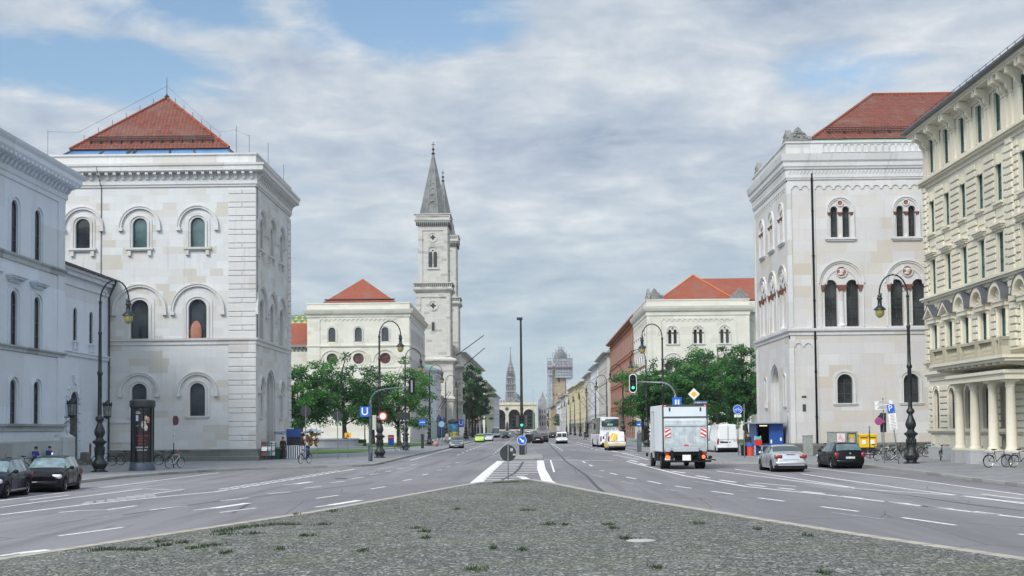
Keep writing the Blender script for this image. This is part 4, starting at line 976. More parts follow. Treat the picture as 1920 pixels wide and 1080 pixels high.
# ================================================================== RIGHT FOREGROUND: CREAM TENEMENT
def make_E():
    X, Yf, Yn = 27.3, 86.6, 52.0
    D = Yf-Yn
    root = thing('cream_townhouse', 'cream stucco townhouse at the right edge with pedimented windows, columned porch and balcony', 'building', (X+6, (Yf+Yn)/2, 0), world=True)
    f = Fac(X, Yf, -PI/2)
    us = [1.55, 4.55, 7.55, 10.6, 13.6, 17.25, 20.3, 23.4, 26.5, 29.6]
    wkind('e_top', rect(.98, 2.25), .19, ((0, .13, .05),), None, None, (1, 2), glass=M_GLASST, fr=mat('green_window_frame', (.03, .08, .07), .5), trim=S_E)
    def keystone(mb):
        mb.box(-.62, -.1, 2.15, .62, 0, 2.3); mb.prism([(-.12, 2.15), (-.2, 2.75), (.2, 2.75), (.12, 2.15)], -.2, 0)
        mb.box(-.7, -.16, 2.74, .7, 0, 2.82) if False else None
    def sillE(mb):
        mb.box(-.72, -.26, -.14, .72, 0, 0); mb.box(-.64, -.14, -.3, .64, 0, -.14); mb.box(-.55, -.06, -.85, .55, 0, -.3)
    wkind('e_three', rect(.98, 2.2), .19, ((0, .16, .08),), keystone, sillE, (1, 2), glass=M_GLASST, fr=MATS['green_window_frame'], trim=S_E)
    def hoodE(mb):
        mb.box(-.68, -.1, 2.35, .68, 0, 2.62); mb.box(-.85, -.34, 2.62, .85, 0, 2.74); mb.box(-.95, -.42, 2.74, .95, 0, 2.84); mb.box(-.78, -.24, 2.5, .78, 0, 2.62)
    wkind('e_two', rect(.98, 2.35), .19, ((0, .16, .08),), hoodE, sillE, (1, 2), glass=M_GLASST, fr=MATS['green_window_frame'], trim=S_E)
    def piano(kind):
        def g(mb):
            mb.box(-.98, -.28, 2.35, .98, 0, 2.6); mb.box(-1.05, -.34, 2.6, 1.05, 0, 2.7)
            if kind == 't':
                mb.band([(-.85, 2.72), (0, 3.3), (.85, 2.72)], [(-1.14, 2.7), (0, 3.55), (1.14, 2.7)], -.5, 0); mb.prism([(-.9, 2.7), (0, 3.32), (.9, 2.7)], -.12, 0)
            else:
                mb.band(semi(.82, 0, 2.68, 14), semi(1.08, 0, 2.68, 14), -.5, 0); mb.prism(semi(.85, 0, 2.68, 14), -.12, 0)
                for k in range(7):
                    a = PI*(k+.5)/7; mb.tube([(0, -.14, 2.72), (.62*math.cos(a), -.2, 2.72+.62*math.sin(a))], [.03, .07], 5)
        return g
    def cols(mb):
        for s_ in (-1, 1):
            mb.lathe([(.15, 0), (.15, .12), (.11, .2), (.11, .7), (.13, .74), (.11, .8), (.095, 2.1), (.15, 2.2), (.15, 2.34)], s_*.74, -.06, 0, 10); mb.box(s_*.74-.17, -.2, -.3, s_*.74+.17, 0, 0)
    for kk in 'ta': wkind('e_piano_'+kk, rect(.98, 2.25), .19, ((0, .14, .05),), piano(kk), None, (1, 2), glass=M_GLASST, fr=MATS['green_window_frame'], trim=S_E, extra=[('half_columns', cols, S_E), ('lead_cover', (lambda mb: mb.band([(-1.16, 2.7), (0, 3.56), (1.16, 2.7)], [(-1.2, 2.7), (0, 3.6), (1.2, 2.7)], -.54, .0)) if kk == 't' else (lambda mb: mb.band(semi(1.085, 0, 2.68, 14), semi(1.125, 0, 2.68, 14), -.55, 0)), M_ZINC)])
    wkind('e_ground', arch(1.05, 2.75), .25, ((0, .16, .08), (.16, .05, .12)), None, lambda mb: mb.box(-.8, -.14, -.14, .8, 0, 0), (1, 2), glass=M_GLASS, trim=S_E)
    top = [(u, 19.2) for u in us]; r3 = [(u, 15.1) for u in us]; r2 = [(u, 11.0) for u in us]; r1 = [(u, 6.75) for u in us]
    gr = [(u, 2.0) for u in us if abs(u-13.6) > .1]
    mb = MB(); wall(mb, f, 0, D, 0, 22.0, holes('e_top', top)+holes('e_three', r3)+holes('e_two', r2)+holes('e_piano_t', r1)+holes('e_ground', gr)+[arch(1.9, 4.4, 14, 13.6, .5)], .5)
    mb.box(X+.5, Yf-.3, 0, X+14, Yf, 22); part('wall', mb, S_E, root)
    for p in top: window(root, f, 'e_top', *p)
    for p in r3: window(root, f, 'e_three', *p)
    for p in r2: window(root, f, 'e_two', *p)
    for i, p in enumerate(r1): window(root, f, 'e_piano_t' if i in (0, 1, 8, 9) else 'e_piano_a', *p)
    for p in gr: window(root, f, 'e_ground', *p)
    # plinth, courses, cornices
    mb = f.mb(); mb.box(-.12, -.16, .1, 12.3, .01, .92); mb.box(15.0, -.16, .1, D, .01, .92)
    for u in (2.2, 5.2, 8.4): mb.box(u-.26, -.17, .3, u+.26, -.15, .75)
    pl_ = part('plinth', mb, S_EG, root)
    mb = f.mb(); [mb.box(u-.2, -.18, .35, u+.2, -.16, .7) for u in (2.3, 5.3, 8.5)]; link('cellar_hatch', mb.mesh('cellar_hatch', M_FRAME), pl_)
    mb = f.mb()
    def course(z, prof, u0=-.3, u1=None):
        u1 = D if u1 is None else u1
        for (o, a, b) in prof: mb.box(u0, -o, z+a, u1, .012+o*.01, z+b)
    course(1.95, ((.10, -.12, 0), (.2, 0, .12), (.12, .12, .18)))
    course(5.3, ((.08, 0, .3), (.22, .3, .42), (.34, .42, .55))); course(6.1, ((.1, 0, .28), (.26, .28, .4), (.36, .4, .5)))
    course(10.45, ((.1, 0, .2), (.3, .2, .34), (.42, .34, .46)), -.42)
    course(18.3, ((.1, 0, .25), (.3, .25, .38), (.42, .38, .52)), -.42)
    course(21.6, ((.12, 0, .25), (.3, .25, .38), (.85, .38, .5), (.95, .5, .66)), -.9)
    part('cornice', mb, S_E, root)
    mb = f.mb(); mb.box(-1.05, -1.12, 22.26, D, .3, 22.42); mb.tube([(-1.1, -1.15, 22.36), (D, -1.15, 22.36)], .12, 8); gt = part('gutter', mb, M_ZINC, root)
    mb = f.mb(); i = mb.V([(-1.0, -1.0, 22.43), (D, -1.0, 22.43), (D, 5.5, 25.2), (-1.0+3, 5.5, 25.2), (-1., 14, 22.43)]); mb.F(i, i+1, i+2, i+3); mb.F(i, i+3, i+4); rf = part('roof', mb, M_SLATE, root)
    mb = f.mb()
    for k in range(32): mb.tube([(-.6+k*1.1, -.6, 22.6), (-.6+k*1.1, -.65, 23.05)], .02, 4)
    for z in (22.8, 23.03): mb.tube([(-.6, -.62, z), (D, -.65, z)], .02, 4)
    link('snow_guard', mb.mesh('snow_guard', M_IRON), rf)
    # rusticated piers
    edges = []
    prev = 0.0
    for u in us: edges.append((prev, u-.47)); prev = u+.47
    edges.append((prev, D))
    for z0, z1, st, mg in ((1.0+1.2, 5.25, .4, .24), (11.0, 18.25, .42, .26), (6.65, 10.3, .42, .62)):
        for a, b in edges:
            a2, b2 = a+(mg if a > 0 else 0), b-mg
            if b2-a2 < .15: continue
            z = z0; k = 0; mb = f.mb()
            while z+st-.06 < z1:
                if mg == .62 and z > 8.9: z += st; continue
                ins = 0 if k % 2 else .0
                mb.rbox(a2+ins-.05*(a == 0), -.11, z, b2-ins, .01, z+st-.09, .025); z += st; k += 1
            if mb.f: part('rustication', mb, S_E, root)
    for a, b in edges:
        if b-a > .9: mb = f.mb(); mb.box(a+.3, -.09, 1.1, b-.3, .01, 1.7); part('plinth_panel', mb, S_E, root)
    # quoin strips and attic pilasters with consoles
    for u in (0.12, 15.4):
        mb = f.mb(); z = 6.7; k = 0
        while z < 18.2: w_ = .42 if k % 2 else .55; mb.rbox(u-w_ if u > 1 else -.12, -.2, z, u+w_, .0, z+.34, .03); z += .42; k += 1
        part('quoins', mb, S_E, root)
    pil = [0.25, .85, 2.85, 3.3, 5.85, 6.3, 8.85, 9.3, 11.9, 12.35, 14.6, 15.0, 15.8, 17.1, 18.5, 19.0, 21.6, 22.1]
    for u in pil:
        mb = f.mb(); mb.box(u-.16, -.12, 18.85, u+.16, .01, 20.9); mb.box(u-.2, -.16, 18.85, u+.2, .01, 19.1); mb.box(u-.2, -.17, 20.85, u+.2, 0, 20.95)
        pr = [(0, 20.95), (.1, 20.95), (.3, 21.15), (.34, 21.4), (.62, 21.55), (.8, 21.6), (.8, 21.96), (0, 21.96)]
        i = mb.V([(u-.15, -.05-p[0], p[1]) for p in pr]); j = mb.V([(u+.15, -.05-p[0], p[1]) for p in pr]); mb.F(*range(i, i+8)); mb.F(*range(j+7, j-1, -1))
        for q in range(8): mb.F(i+q, i+(q+1) % 8, j+(q+1) % 8, j+q)
        part('pilaster', mb, S_E, root)
    # porch: four columns, entablature, corbels, balcony
    mb = f.mb(); mb.band(arch(1.9, 4.4, 14, 13.6, .5), arch(2.5, 4.7, 14, 13.6, .5), -.2, .01); mb.prism([(13.35, 4.7), (13.2, 5.25), (14.0, 5.25), (13.85, 4.7)], -.3, 0); po = part('doorway', mb, S_E, root)
    mb = f.mb(); mb.box(12.7, .42, .5, 14.5, .5, 4.9); link('door', mb.mesh('door', MATS['dark_oak_door']), po)
    mb = f.mb(); mb.box(12.3, -1.5, .1, 14.9, .4, .3); mb.box(12.5, -1.1, .3, 14.7, .4, .5); link('steps', mb.mesh('steps', S_EG), po)
    for u in (10.25, 12.8, 15.7, 18.3):
        mb = f.mb(); mb.lathe([(.36, .97), (.36, 1.05), (.32, 1.12), (.28, 1.18), (.27, 2.4), (.23, 4.35), (.27, 4.4), (.24, 4.46), (.24, 4.56), (.34, 4.66)], u, -1.5, 0, 20)
        mb.box(u-.37, -1.87, 4.66, u+.37, -1.13, 4.78); mb.box(u-.38, -1.88, .92, u+.38, -1.12, 1.0); c = part('column', mb, S_E, root, 40)
        mb = f.mb(); mb.rbox(u-.44, -1.94, .1, u+.44, -1.0, .92, .02); link('pedestal', mb.mesh('pedestal', S_EG), c)
    mb = f.mb(); mb.box(9.7, -2.0, 4.78, 18.9, .0, 5.1); mb.box(9.6, -2.1, 5.1, 19.0, 0, 5.28); part('entablature', mb, S_E, root)
    mb = f.mb(); mb.box(7.5, -2.35, 5.88, 19.6, 0, 6.05); mb.box(7.6, -2.2, 5.72, 19.5, 0, 5.88)
    mb.m = Matrix.Identity(4); modillions(mb, f, 9.3, 19.2, 5.29, 5.72, 1.05, .3, 2.1, .0); modillions(mb, f, 7.6, 9.2, 5.25, 5.72, .8, .3, 2.0, .0); ba = part('balcony', mb, S_E, root)
    mb = f.mb(); mb.box(7.6, -2.3, 6.05, 19.5, -1.95, 6.18); mb.box(7.55, -2.32, 6.82, 19.55, -1.93, 6.98)
    for u in (7.85, 10.25, 12.8, 15.7, 18.3, 19.25): mb.box(u-.26, -2.34, 6.05, u+.26, -1.9, 7.0)
    bl_ = [(.05, 0), (.07, .06), (.05, .1), (.10, .26), (.09, .34), (.045, .5), (.06, .58), (.045, .64)]
    u = 8.3
    while u < 19.0:
        if min(abs(u-q) for q in (7.85, 10.25, 12.8, 15.7, 18.3, 19.25)) > .34: mb.lathe(bl_, u, -2.12, 6.18, 8)
        u += .24
    mb.box(7.6, -1.95, 6.05, 7.9, 0, 6.18); mb.box(7.55, -1.95, 6.82, 7.9, 0, 6.98); v = -.3
    while v > -1.8: mb.lathe(bl_, 7.75, v, 6.18, 8); v -= .3
    link('balustrade', mb.mesh('balustrade', stone('weathered_balustrade', (.47, .44, .33), (.40, .37, .28), (.30, .28, .22), 1.2, .5, stain=.9)), ba)
make_E()

# ================================================================== LEFT FOREGROUND: GREY RENDERED PALACE + GATE WING
def make_A():
    X, Yf, Yn = -31.2, 86.0, 60.0; D = Yf-Yn
    root = thing('grey_palace', 'bluish grey rendered palace at the left edge with slim arched windows and heavy modillion cornice', 'building', (X-6, (Yf+Yn)/2, 0), world=True)
    f = Fac(X, Yn, PI/2)
    us = [D-4.7-3.72*k for k in range(6)]
    sl = lambda w: (lambda mb: (mb.box(-w/2, -.2, -.14, w/2, 0, 0)))
    s2 = ((0, .16, .05), (.16, .07, .14), (.23, .14, .05))
    wkind('a_up', arch(1.08, 3.3), .17, s2, None, None, (1, 3), trim=S_A)
    wkind('a_mid', arch(1.08, 3.35), .17, s2, lambda mb: (mb.box(-.85, -.12, 3.85, .85, 0, 4.05), mb.box(-1.1, -.42, 4.05, 1.1, 0, 4.16), mb.box(-1.2, -.52, 4.16, 1.2, 0, 4.28), mb.box(-1.0, -.3, 3.95, -.8, 0, 4.06), mb.box(.8, -.3, 3.95, 1., 0, 4.06)), None, (1, 3), trim=S_A)
    wkind('a_low', arch(1.05, 2.7), .17, s2, None, None, (1, 3), trim=S_A)
    up = [(u, 13.42) for u in us]; mi = [(u, 7.78) for u in us]; lo = [(u, 3.0) for u in us]
    mb = MB(); wall(mb, f, 0, D-.012, 0, 18.9, holes('a_up', up)+holes('a_mid', mi)+holes('a_low', lo), .5); mb.box(X-16, Yf-.4, 0, X-.5, Yf, 18.9); part('wall', mb, S_A, root)
    for k, ps in (('a_up', up), ('a_mid', mi), ('a_low', lo)):
        for p in ps: window(root, f, k, *p)
    R0 = (X-16, Yn, X, Yf)
    mb = MB(); loops(mb, R0, [(0, 12.9), (.1, 12.95), (.1, 13.2), (.24, 13.3), (.26, 13.4), (0, 13.42)]); loops(mb, R0, [(0, 7.4), (.1, 7.45), (.1, 7.6), (.24, 7.7), (.26, 7.78), (0, 7.8)]); loops(mb, R0, [(0, 2.5), (.12, 2.55), (.12, 2.8), (.32, 2.86), (.36, 2.98), (0, 3.0)]); part('string_course', mb, S_AB, root)
    mb = f.mb(); mb.box(D-1.1, -.09, 3, D+.1, .01, 17.95); mb.m = Matrix.Identity(4); part('corner_pilaster', mb, S_A, root)
    mb = MB(); loops(mb, R0, [(0, 17.85), (.1, 17.9), (.12, 18.15), (.22, 18.25), (.22, 18.55)]); loops(mb, R0, [(.22, 19.15), (.85, 19.2), (.95, 19.35), (.95, 19.65), (1.1, 19.85), (1.15, 20.0), (.2, 20.15), (-.5, 20.25)]); loops(mb, R0, [(.22, 18.55), (.22, 19.15)])
    modillions(mb, f, 0, D+.2, 18.55, 19.17, .66, .3, .78, -.2); part('cornice', mb, S_A, root)
    mb = MB(); hip_roof(mb, X-16.2, Yn-.2, X+.2, Yf+.2, 20.1, 22.0, 8); part('roof', mb, M_SLATE, root)
    mb = MB(); mb.rbox(X-.2, Yn, .1, X+.55, Yf-.2, 2.1, .18); mb.rbox(X-.2, Yn, .1, X+1.0, Yf-1.2, .55, .08); mb.rbox(X-.3, Yf-1.6, .1, X+.85, Yf+.3, 2.3, .2); part('plinth', mb, S_AB, root)
make_A()
def make_link():
    X, Y0, Y1 = -32.3, 86.0, 99.0
    root = thing('gate_wing', 'low grey gate wing with arched doorway and dark roof, wedged between the left palaces', 'building', (X-4, (Y0+Y1)/2, 0), world=True)
    f = Fac(X, Y0, PI/2); D = Y1-Y0
    wkind('l_win', arch(.8, 2.4), .17, ((0, .1, .03),), None, sillblock(1.2, .12, .2), (1, 2), trim=S_A)
    ws = [(5.4, 9.0), (8.8, 9.0)]
    mb = MB(); wall(mb, f, 0, D, 0, 13.8, holes('l_win', ws)+[arch(1.75, 4.9, 14, 5.2, .45)], .7); part('wall', mb, S_A, root)
    for p in ws: window(root, f, 'l_win', *p)
    mb = f.mb(); mb.box(0, -.12, 7.9, D, .01, 8.15); mb.box(0, -.2, 8.15, D, .01, 8.25); mb.box(0, -.1, 12.9, D, .01, 13.1); mb.box(0, -.3, 13.6, D, .01, 13.9); mb.box(0, -.5, 13.9, D, .01, 14.2); part('cornice', mb, S_A, root)
    mb = f.mb(); i = mb.V([(-.3, -.62, 14.2), (D-.1, -.62, 14.2), (D-.1, 8, 16.6), (-.3, 8, 16.6)]); mb.F(i, i+1, i+2, i+3); mb.box(-.3, -.7, 14.1, D-.1, -.5, 14.25); part('roof', mb, M_SLATE, root)
    mb = f.mb(); mb.tube([(D-.2, -.6, 14.1), (D-.25, -.25, 13.3), (D-.3, -.1, 12.9), (D-.3, -.1, .2)], .07, 8); part('drainpipe', mb, M_IRON, root)
    mb = f.mb()
    for k in range(9): a = PI*(k+.5)/9; mb.m = f.M.copy(); mb.prism([(5.2+math.cos(a-.14)*.92, 4.45+math.sin(a-.14)*.92), (5.2+math.cos(a-.15)*1.6, 4.45+math.sin(a-.15)*1.6), (5.2+math.cos(a+.15)*1.6, 4.45+math.sin(a+.15)*1.6), (5.2+math.cos(a+.14)*.92, 4.45+math.sin(a+.14)*.92)], -.12, .01)
    mb.prism([(4.95, 5.9), (4.85, 6.5), (5.55, 6.5), (5.45, 5.9)], -.22, .01)
    for s_ in (-1, 1):
        for k in range(6): mb.rbox(5.2+s_*1.2-.28, -.1, .5+k*.66, 5.2+s_*1.2+.28, .01, 1.1+k*.66, .02)
    dw = part('doorway', mb, S_A, root)
    mb = f.mb(); mb.band(arch(1.7, 4.87, 14, 5.2, .45), arch(1.76, 4.9, 14, 5.2, .45), .02, .62); link('door_reveal', mb.mesh('door_reveal', mat('rough_grey_stone', (.15, .16, .165), .9, 0, .35, 4.)), dw)
    mb = f.mb(); mb.box(4.3, .6, .45, 6.1, .68, 5.2); link('door', mb.mesh('door', mat('grey_oak_door', (.12, .12, .12), .7)), dw)
    mb = f.mb(); mb.box(3.9, -1.2, .1, 7.4, .5, .28); mb.box(4.1, -.8, .28, 7.0, .5, .45); mb.rbox(6.4, -.7, .1, 7.0, 0, 1.0, .1); link('steps', mb.mesh('steps', S_PL), dw)
    mb = f.mb(); mb.box(8.6, -.03, .7, 9.0, .01, 1.6); part('notice_board', mb, mat('dull_red_board', (.16, .03, .03), .7), root)
    for k, u in enumerate((2.4, 9.9)):
        p = f.at(u, 3.75, -.9); t = thing('wall_lantern', ('ornate iron wall lantern left of the arched gate doorway' if k == 0 else 'ornate iron wall lantern right of the gate doorway, just behind the left lamp post'), 'lantern', p, 0, 'lanterns flanking the gate doorway')
        mb = MB(); mb.tube([(-.9, 0, -.35), (.1, 0, -.35)], .05, 6); mb.tube([(-.9, 0, -1.1), (-.3, 0, -.7), (0, 0, -.35)], .035, 6); mb.lathe([(.12, -.42), (.4, -.25), (.42, -.15)], 0, 0, 0, 8)
        for j in range(8): a = 2*PI*j/8; mb.tube([(.36*math.cos(a), .36*math.sin(a), -.15), (.42*math.cos(a), .42*math.sin(a), .9)], .03, 4); mb.lathe([(.05, 0), (.07, .1), (.0, .3)], .44*math.cos(a), .44*math.sin(a), 1.0, 5)
        mb.lathe([(.5, .88), (.52, .98), (.44, 1.03), (.2, 1.3), (.06, 1.38), (.05, 1.5)], 0, 0, 0, 8); link('lantern_frame', mb.mesh('lantern_frame', M_IRON), t)
        mb = MB(); mb.lathe([(.33, -.14), (.39, .88)], 0, 0, 0, 8); link('glass', mb.mesh('glass', mat('lantern_glass', (.20, .25, .24), .1, 0, .3, 3)), t); t.scale = (.74, .74, .74)
make_link()

# ================================================================== CHURCH WITH TWO TOWERS
def quatre(mb, x, z, r, y0, y1, n=24): mb.prism([(x+r*(1+.28*math.cos(4*a))*math.cos(a)*.85, z+r*(1+.28*math.cos(4*a))*math.sin(a)*.85) for a in [2*PI*k/n for k in range(n)]], y0, y1)
def tower(cx, cy, root, lab=None):
    w = 3.55; t = root
    mbw = MB(); mbd = MB(); mbt = MB()
    # stages: base, lower shaft, upper shaft
    mbw.box(cx-4.6, cy-4.6, 0, cx+4.6, cy+4.6, 19.0); mbw.box(cx-3.95, cy-3.95, 19.0, cx+3.95, cy+3.95, 35.2); mbw.box(cx-3.45, cy-3.45, 35.2, cx+3.45, cy+3.45, 51.8)
    part('tower_shaft', mbw, S_CH, t)
    for z, o, hw in ((9.2, .5, 4.6), (18.2, .9, 4.6)): loops(mbd, (cx-hw, cy-hw, cx+hw, cy+hw), [(0, z-.6), (.2, z-.4), (o*.7, z), (o, z+.15), (o, z+.5), (-.6, z+1.1)])
    loops(mbd, (cx-3.95, cy-3.95, cx+3.95, cy+3.95), [(0, 34.4), (.3, 34.7), (.7, 35.1), (.8, 35.3), (.8, 35.5), (.5, 35.55), (.5, 36.6), (.75, 36.65), (.75, 36.9), (.3, 36.95), (.3, 35.6)])
    loops(mbd, (cx-3.45, cy-3.45, cx+3.45, cy+3.45), [(0, 50.2), (.2, 50.4), (.7, 51.6), (.85, 51.7), (.85, 51.9), (.7, 51.95), (.7, 53.0), (.9, 53.05), (.9, 53.25), (.4, 53.3), (.4, 52)])
    cornice_ = part('cornice', mbd, S_CH, t)
    mb = MB()
    for i, F_ in enumerate((Fac(cx-4.75, cy-4.47, 0), Fac(cx+4.47, cy-4.75, PI/2))):
        mb.m = F_.M.copy()
        for k in range(19): mb.prism([(p[0], p[1]) for p in arch(.27, .62, 6, .6+k*.46, 35.85)], -.02, .1)
        mb.m = Matrix.Translation((0, 0, 0)) @ Fac(cx-4.15, cy-4.17, 0).M if i == 0 else Fac(cx+4.17, cy-4.15, PI/2).M.copy()
        for k in range(15): mb.prism(circ(.16, .55+k*.52, 52.5, 8), .0, .1)
        for k in range(17): mb.prism(arch(.26, .95, 6, .35+k*.47, 50.45), .15+.0, .6)
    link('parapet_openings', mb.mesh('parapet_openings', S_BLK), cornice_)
    # panels (lesenes), openings
    mb = MB()
    for F_, hw, z0, z1 in ((Fac(cx-3.95, cy-3.95, 0), 3.95, 19.4, 34.3), (Fac(cx+3.95, cy-3.95, PI/2), 3.95, 19.4, 34.3), (Fac(cx-3.45, cy-3.45, 0), 3.45, 37, 50.2), (Fac(cx+3.45, cy-3.45, PI/2), 3.45, 37, 50.2)):
        mb.m = F_.M.copy(); mb.box(0, -.18, z0, 1.0, .01, z1); mb.box(hw*2-1.0, -.18, z0, hw*2, .01, z1); mb.box(1.0, -.18, z1-.9, hw*2-1.0, .01, z1)
    part('corner_lesenes', mb, S_CH, t)
    for F_ in (Fac(cx-3.95, cy-3.95, 0), Fac(cx+3.95, cy-3.95, PI/2)):
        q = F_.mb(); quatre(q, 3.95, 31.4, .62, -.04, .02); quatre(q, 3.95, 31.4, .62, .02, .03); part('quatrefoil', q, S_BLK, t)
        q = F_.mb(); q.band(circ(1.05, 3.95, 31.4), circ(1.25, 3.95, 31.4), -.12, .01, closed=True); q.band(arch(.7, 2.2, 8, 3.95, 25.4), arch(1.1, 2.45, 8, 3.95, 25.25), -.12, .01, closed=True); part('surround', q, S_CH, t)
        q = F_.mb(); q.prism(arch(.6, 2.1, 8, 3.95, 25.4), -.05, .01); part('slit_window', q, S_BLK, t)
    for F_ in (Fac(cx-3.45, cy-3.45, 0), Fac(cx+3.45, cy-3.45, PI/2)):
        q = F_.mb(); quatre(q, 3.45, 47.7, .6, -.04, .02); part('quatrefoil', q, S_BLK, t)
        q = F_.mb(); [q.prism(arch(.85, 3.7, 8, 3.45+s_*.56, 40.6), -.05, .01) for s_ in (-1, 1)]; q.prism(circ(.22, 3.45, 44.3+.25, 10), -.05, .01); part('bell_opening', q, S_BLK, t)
        q = F_.mb(); q.band(circ(1.0, 3.45, 47.7), circ(1.2, 3.45, 47.7), -.12, .01, closed=True); q.band(arch(2.3, 4.9, 12, 3.45, 40.5), arch(2.75, 5.15, 12, 3.45, 40.4), -.14, .01, closed=True); q.box(2.0, -.3, 40.1, 4.9, 0, 40.4); part('surround', q, S_CH, t)
    # octagonal spire
    mb = MB(); n = 8; r0 = 3.35; z0, z1 = 52.2, 68.2
    ids = []
    for z, r in ((z0, r0), (z0+.3, r0), (z1, .22)): ids.append(mb.V([(cx+r/math.cos(PI/8)*math.cos(2*PI*(k+.5)/n), cy+r/math.cos(PI/8)*math.sin(2*PI*(k+.5)/n), z) for k in range(n)]))
    for a, b in zip(ids, ids[1:]):
        for k in range(n): mb.F(a+k, a+(k+1)%n, b+(k+1)%n, b+k)
    sp = part('spire', mb, mat('lead_grey_stone', (.17, .178, .178), .85, 0, .3, .6, bump=.5, bs=4), t)
    mb = MB()
    for k in range(n): a = 2*PI*(k+.5)/n; mb.tube([(cx+r0/math.cos(PI/8)*math.cos(a), cy+r0/math.cos(PI/8)*math.sin(a), z0+.3), (cx+.2*math.cos(a), cy+.2*math.sin(a), z1)], [.16, .08], 5)
    for z, r in ((55.6, .95), (57.6, .75), (59.2, .55), (60.6, .4)):
        d = r0*(z1-z)/(z1-z0-.3)
        mb.torus((cx, cy-d-.02, z), r, .14, 16, 5, 'y'); mb.torus((cx, cy-d-.02, z), r*.5, .09, 12, 5, 'y'); mb.torus((cx+d+.02, cy, z), r, .14, 16, 5, 'x')
    link('ribs_and_rosettes', mb.mesh('ribs_and_rosettes', S_CHD), sp)
    mb = MB(); mb.lathe([(.25, 68.1), (.45, 68.4), (.3, 68.7), (.12, 68.8), (.1, 69.1), (.32, 69.3), (.32, 69.6), (.08, 69.8)], cx, cy, 0, 10); mb.box(cx-.07, cy-.07, 69.7, cx+.07, cy+.07, 71.3); mb.box(cx-.4, cy-.06, 70.5, cx+.4, cy+.06, 70.66); link('cross', mb.mesh('cross', M_IRON), sp)
def make_church():
    root = thing('twin_tower_church', 'pale stone church with two slender towers and pointed spires left of the avenue', 'church', (-22, 320, 0), world=True)
    t1 = MB(); tower(-21.45, 304.5, root); tower(-21.3, 338.5, root)
    mb = MB(); mb.box(-24.6, 309.2, 0, -19.4, 333.8, 24.2); mb.prism([(0, 0)]*3, 0, 0) if False else None
    part('facade', mb, S_CH, root)
    mb = MB(); f = Fac(-19.4, 309.2, PI/2); mb.m = f.M.copy(); mb.prism([(0, 24.2), (12.3, 30.0), (24.6, 24.2)], -.1, 3); mb.band([(0, 24.1), (12.3, 29.6), (24.6, 24.1)], [(-.3, 24.7), (12.3, 30.4), (24.9, 24.7)], -.6, .2); mb.box(0, -.4, 15, 24.6, .05, 15.6); part('gable', mb, S_CH, root)
    for k in range(3): 
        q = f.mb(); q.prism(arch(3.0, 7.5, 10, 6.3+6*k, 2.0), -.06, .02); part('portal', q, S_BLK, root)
    q = f.mb(); q.prism(circ(2.4, 12.3, 20.4), -.06, .02); part('rose_window', q, M_GLASS, root)
    mb = MB(); mb.box(-70, 312, 0, -24.7, 331, 22); part('nave', mb, S_C, root)
    s = T('patterned_glazed_tiles'); w = s.n('ShaderNodeTexChecker', {'Vector': s.n('ShaderNodeMapping', {'Vector': s.pos, 'Rotation': (0., R_(45), 0.)}).outputs[0], 'Color1': (.45, .33, .06, 1), 'Color2': (.07, .16, .10, 1), 'Scale': .9}); s.color(w.outputs[0])
    mb = MB(); i = mb.V([(-70, 311.5, 22), (-25, 311.5, 22), (-25, 321.5, 31.5), (-70, 321.5, 31.5), (-70, 331.5, 22), (-25, 331.5, 22)]); mb.F(i, i+1, i+2, i+3); mb.F(i+3, i+2, i+5, i+4); mb.F(i+1, i+5, i+2); part('roof', mb, s.m, root)
make_church()

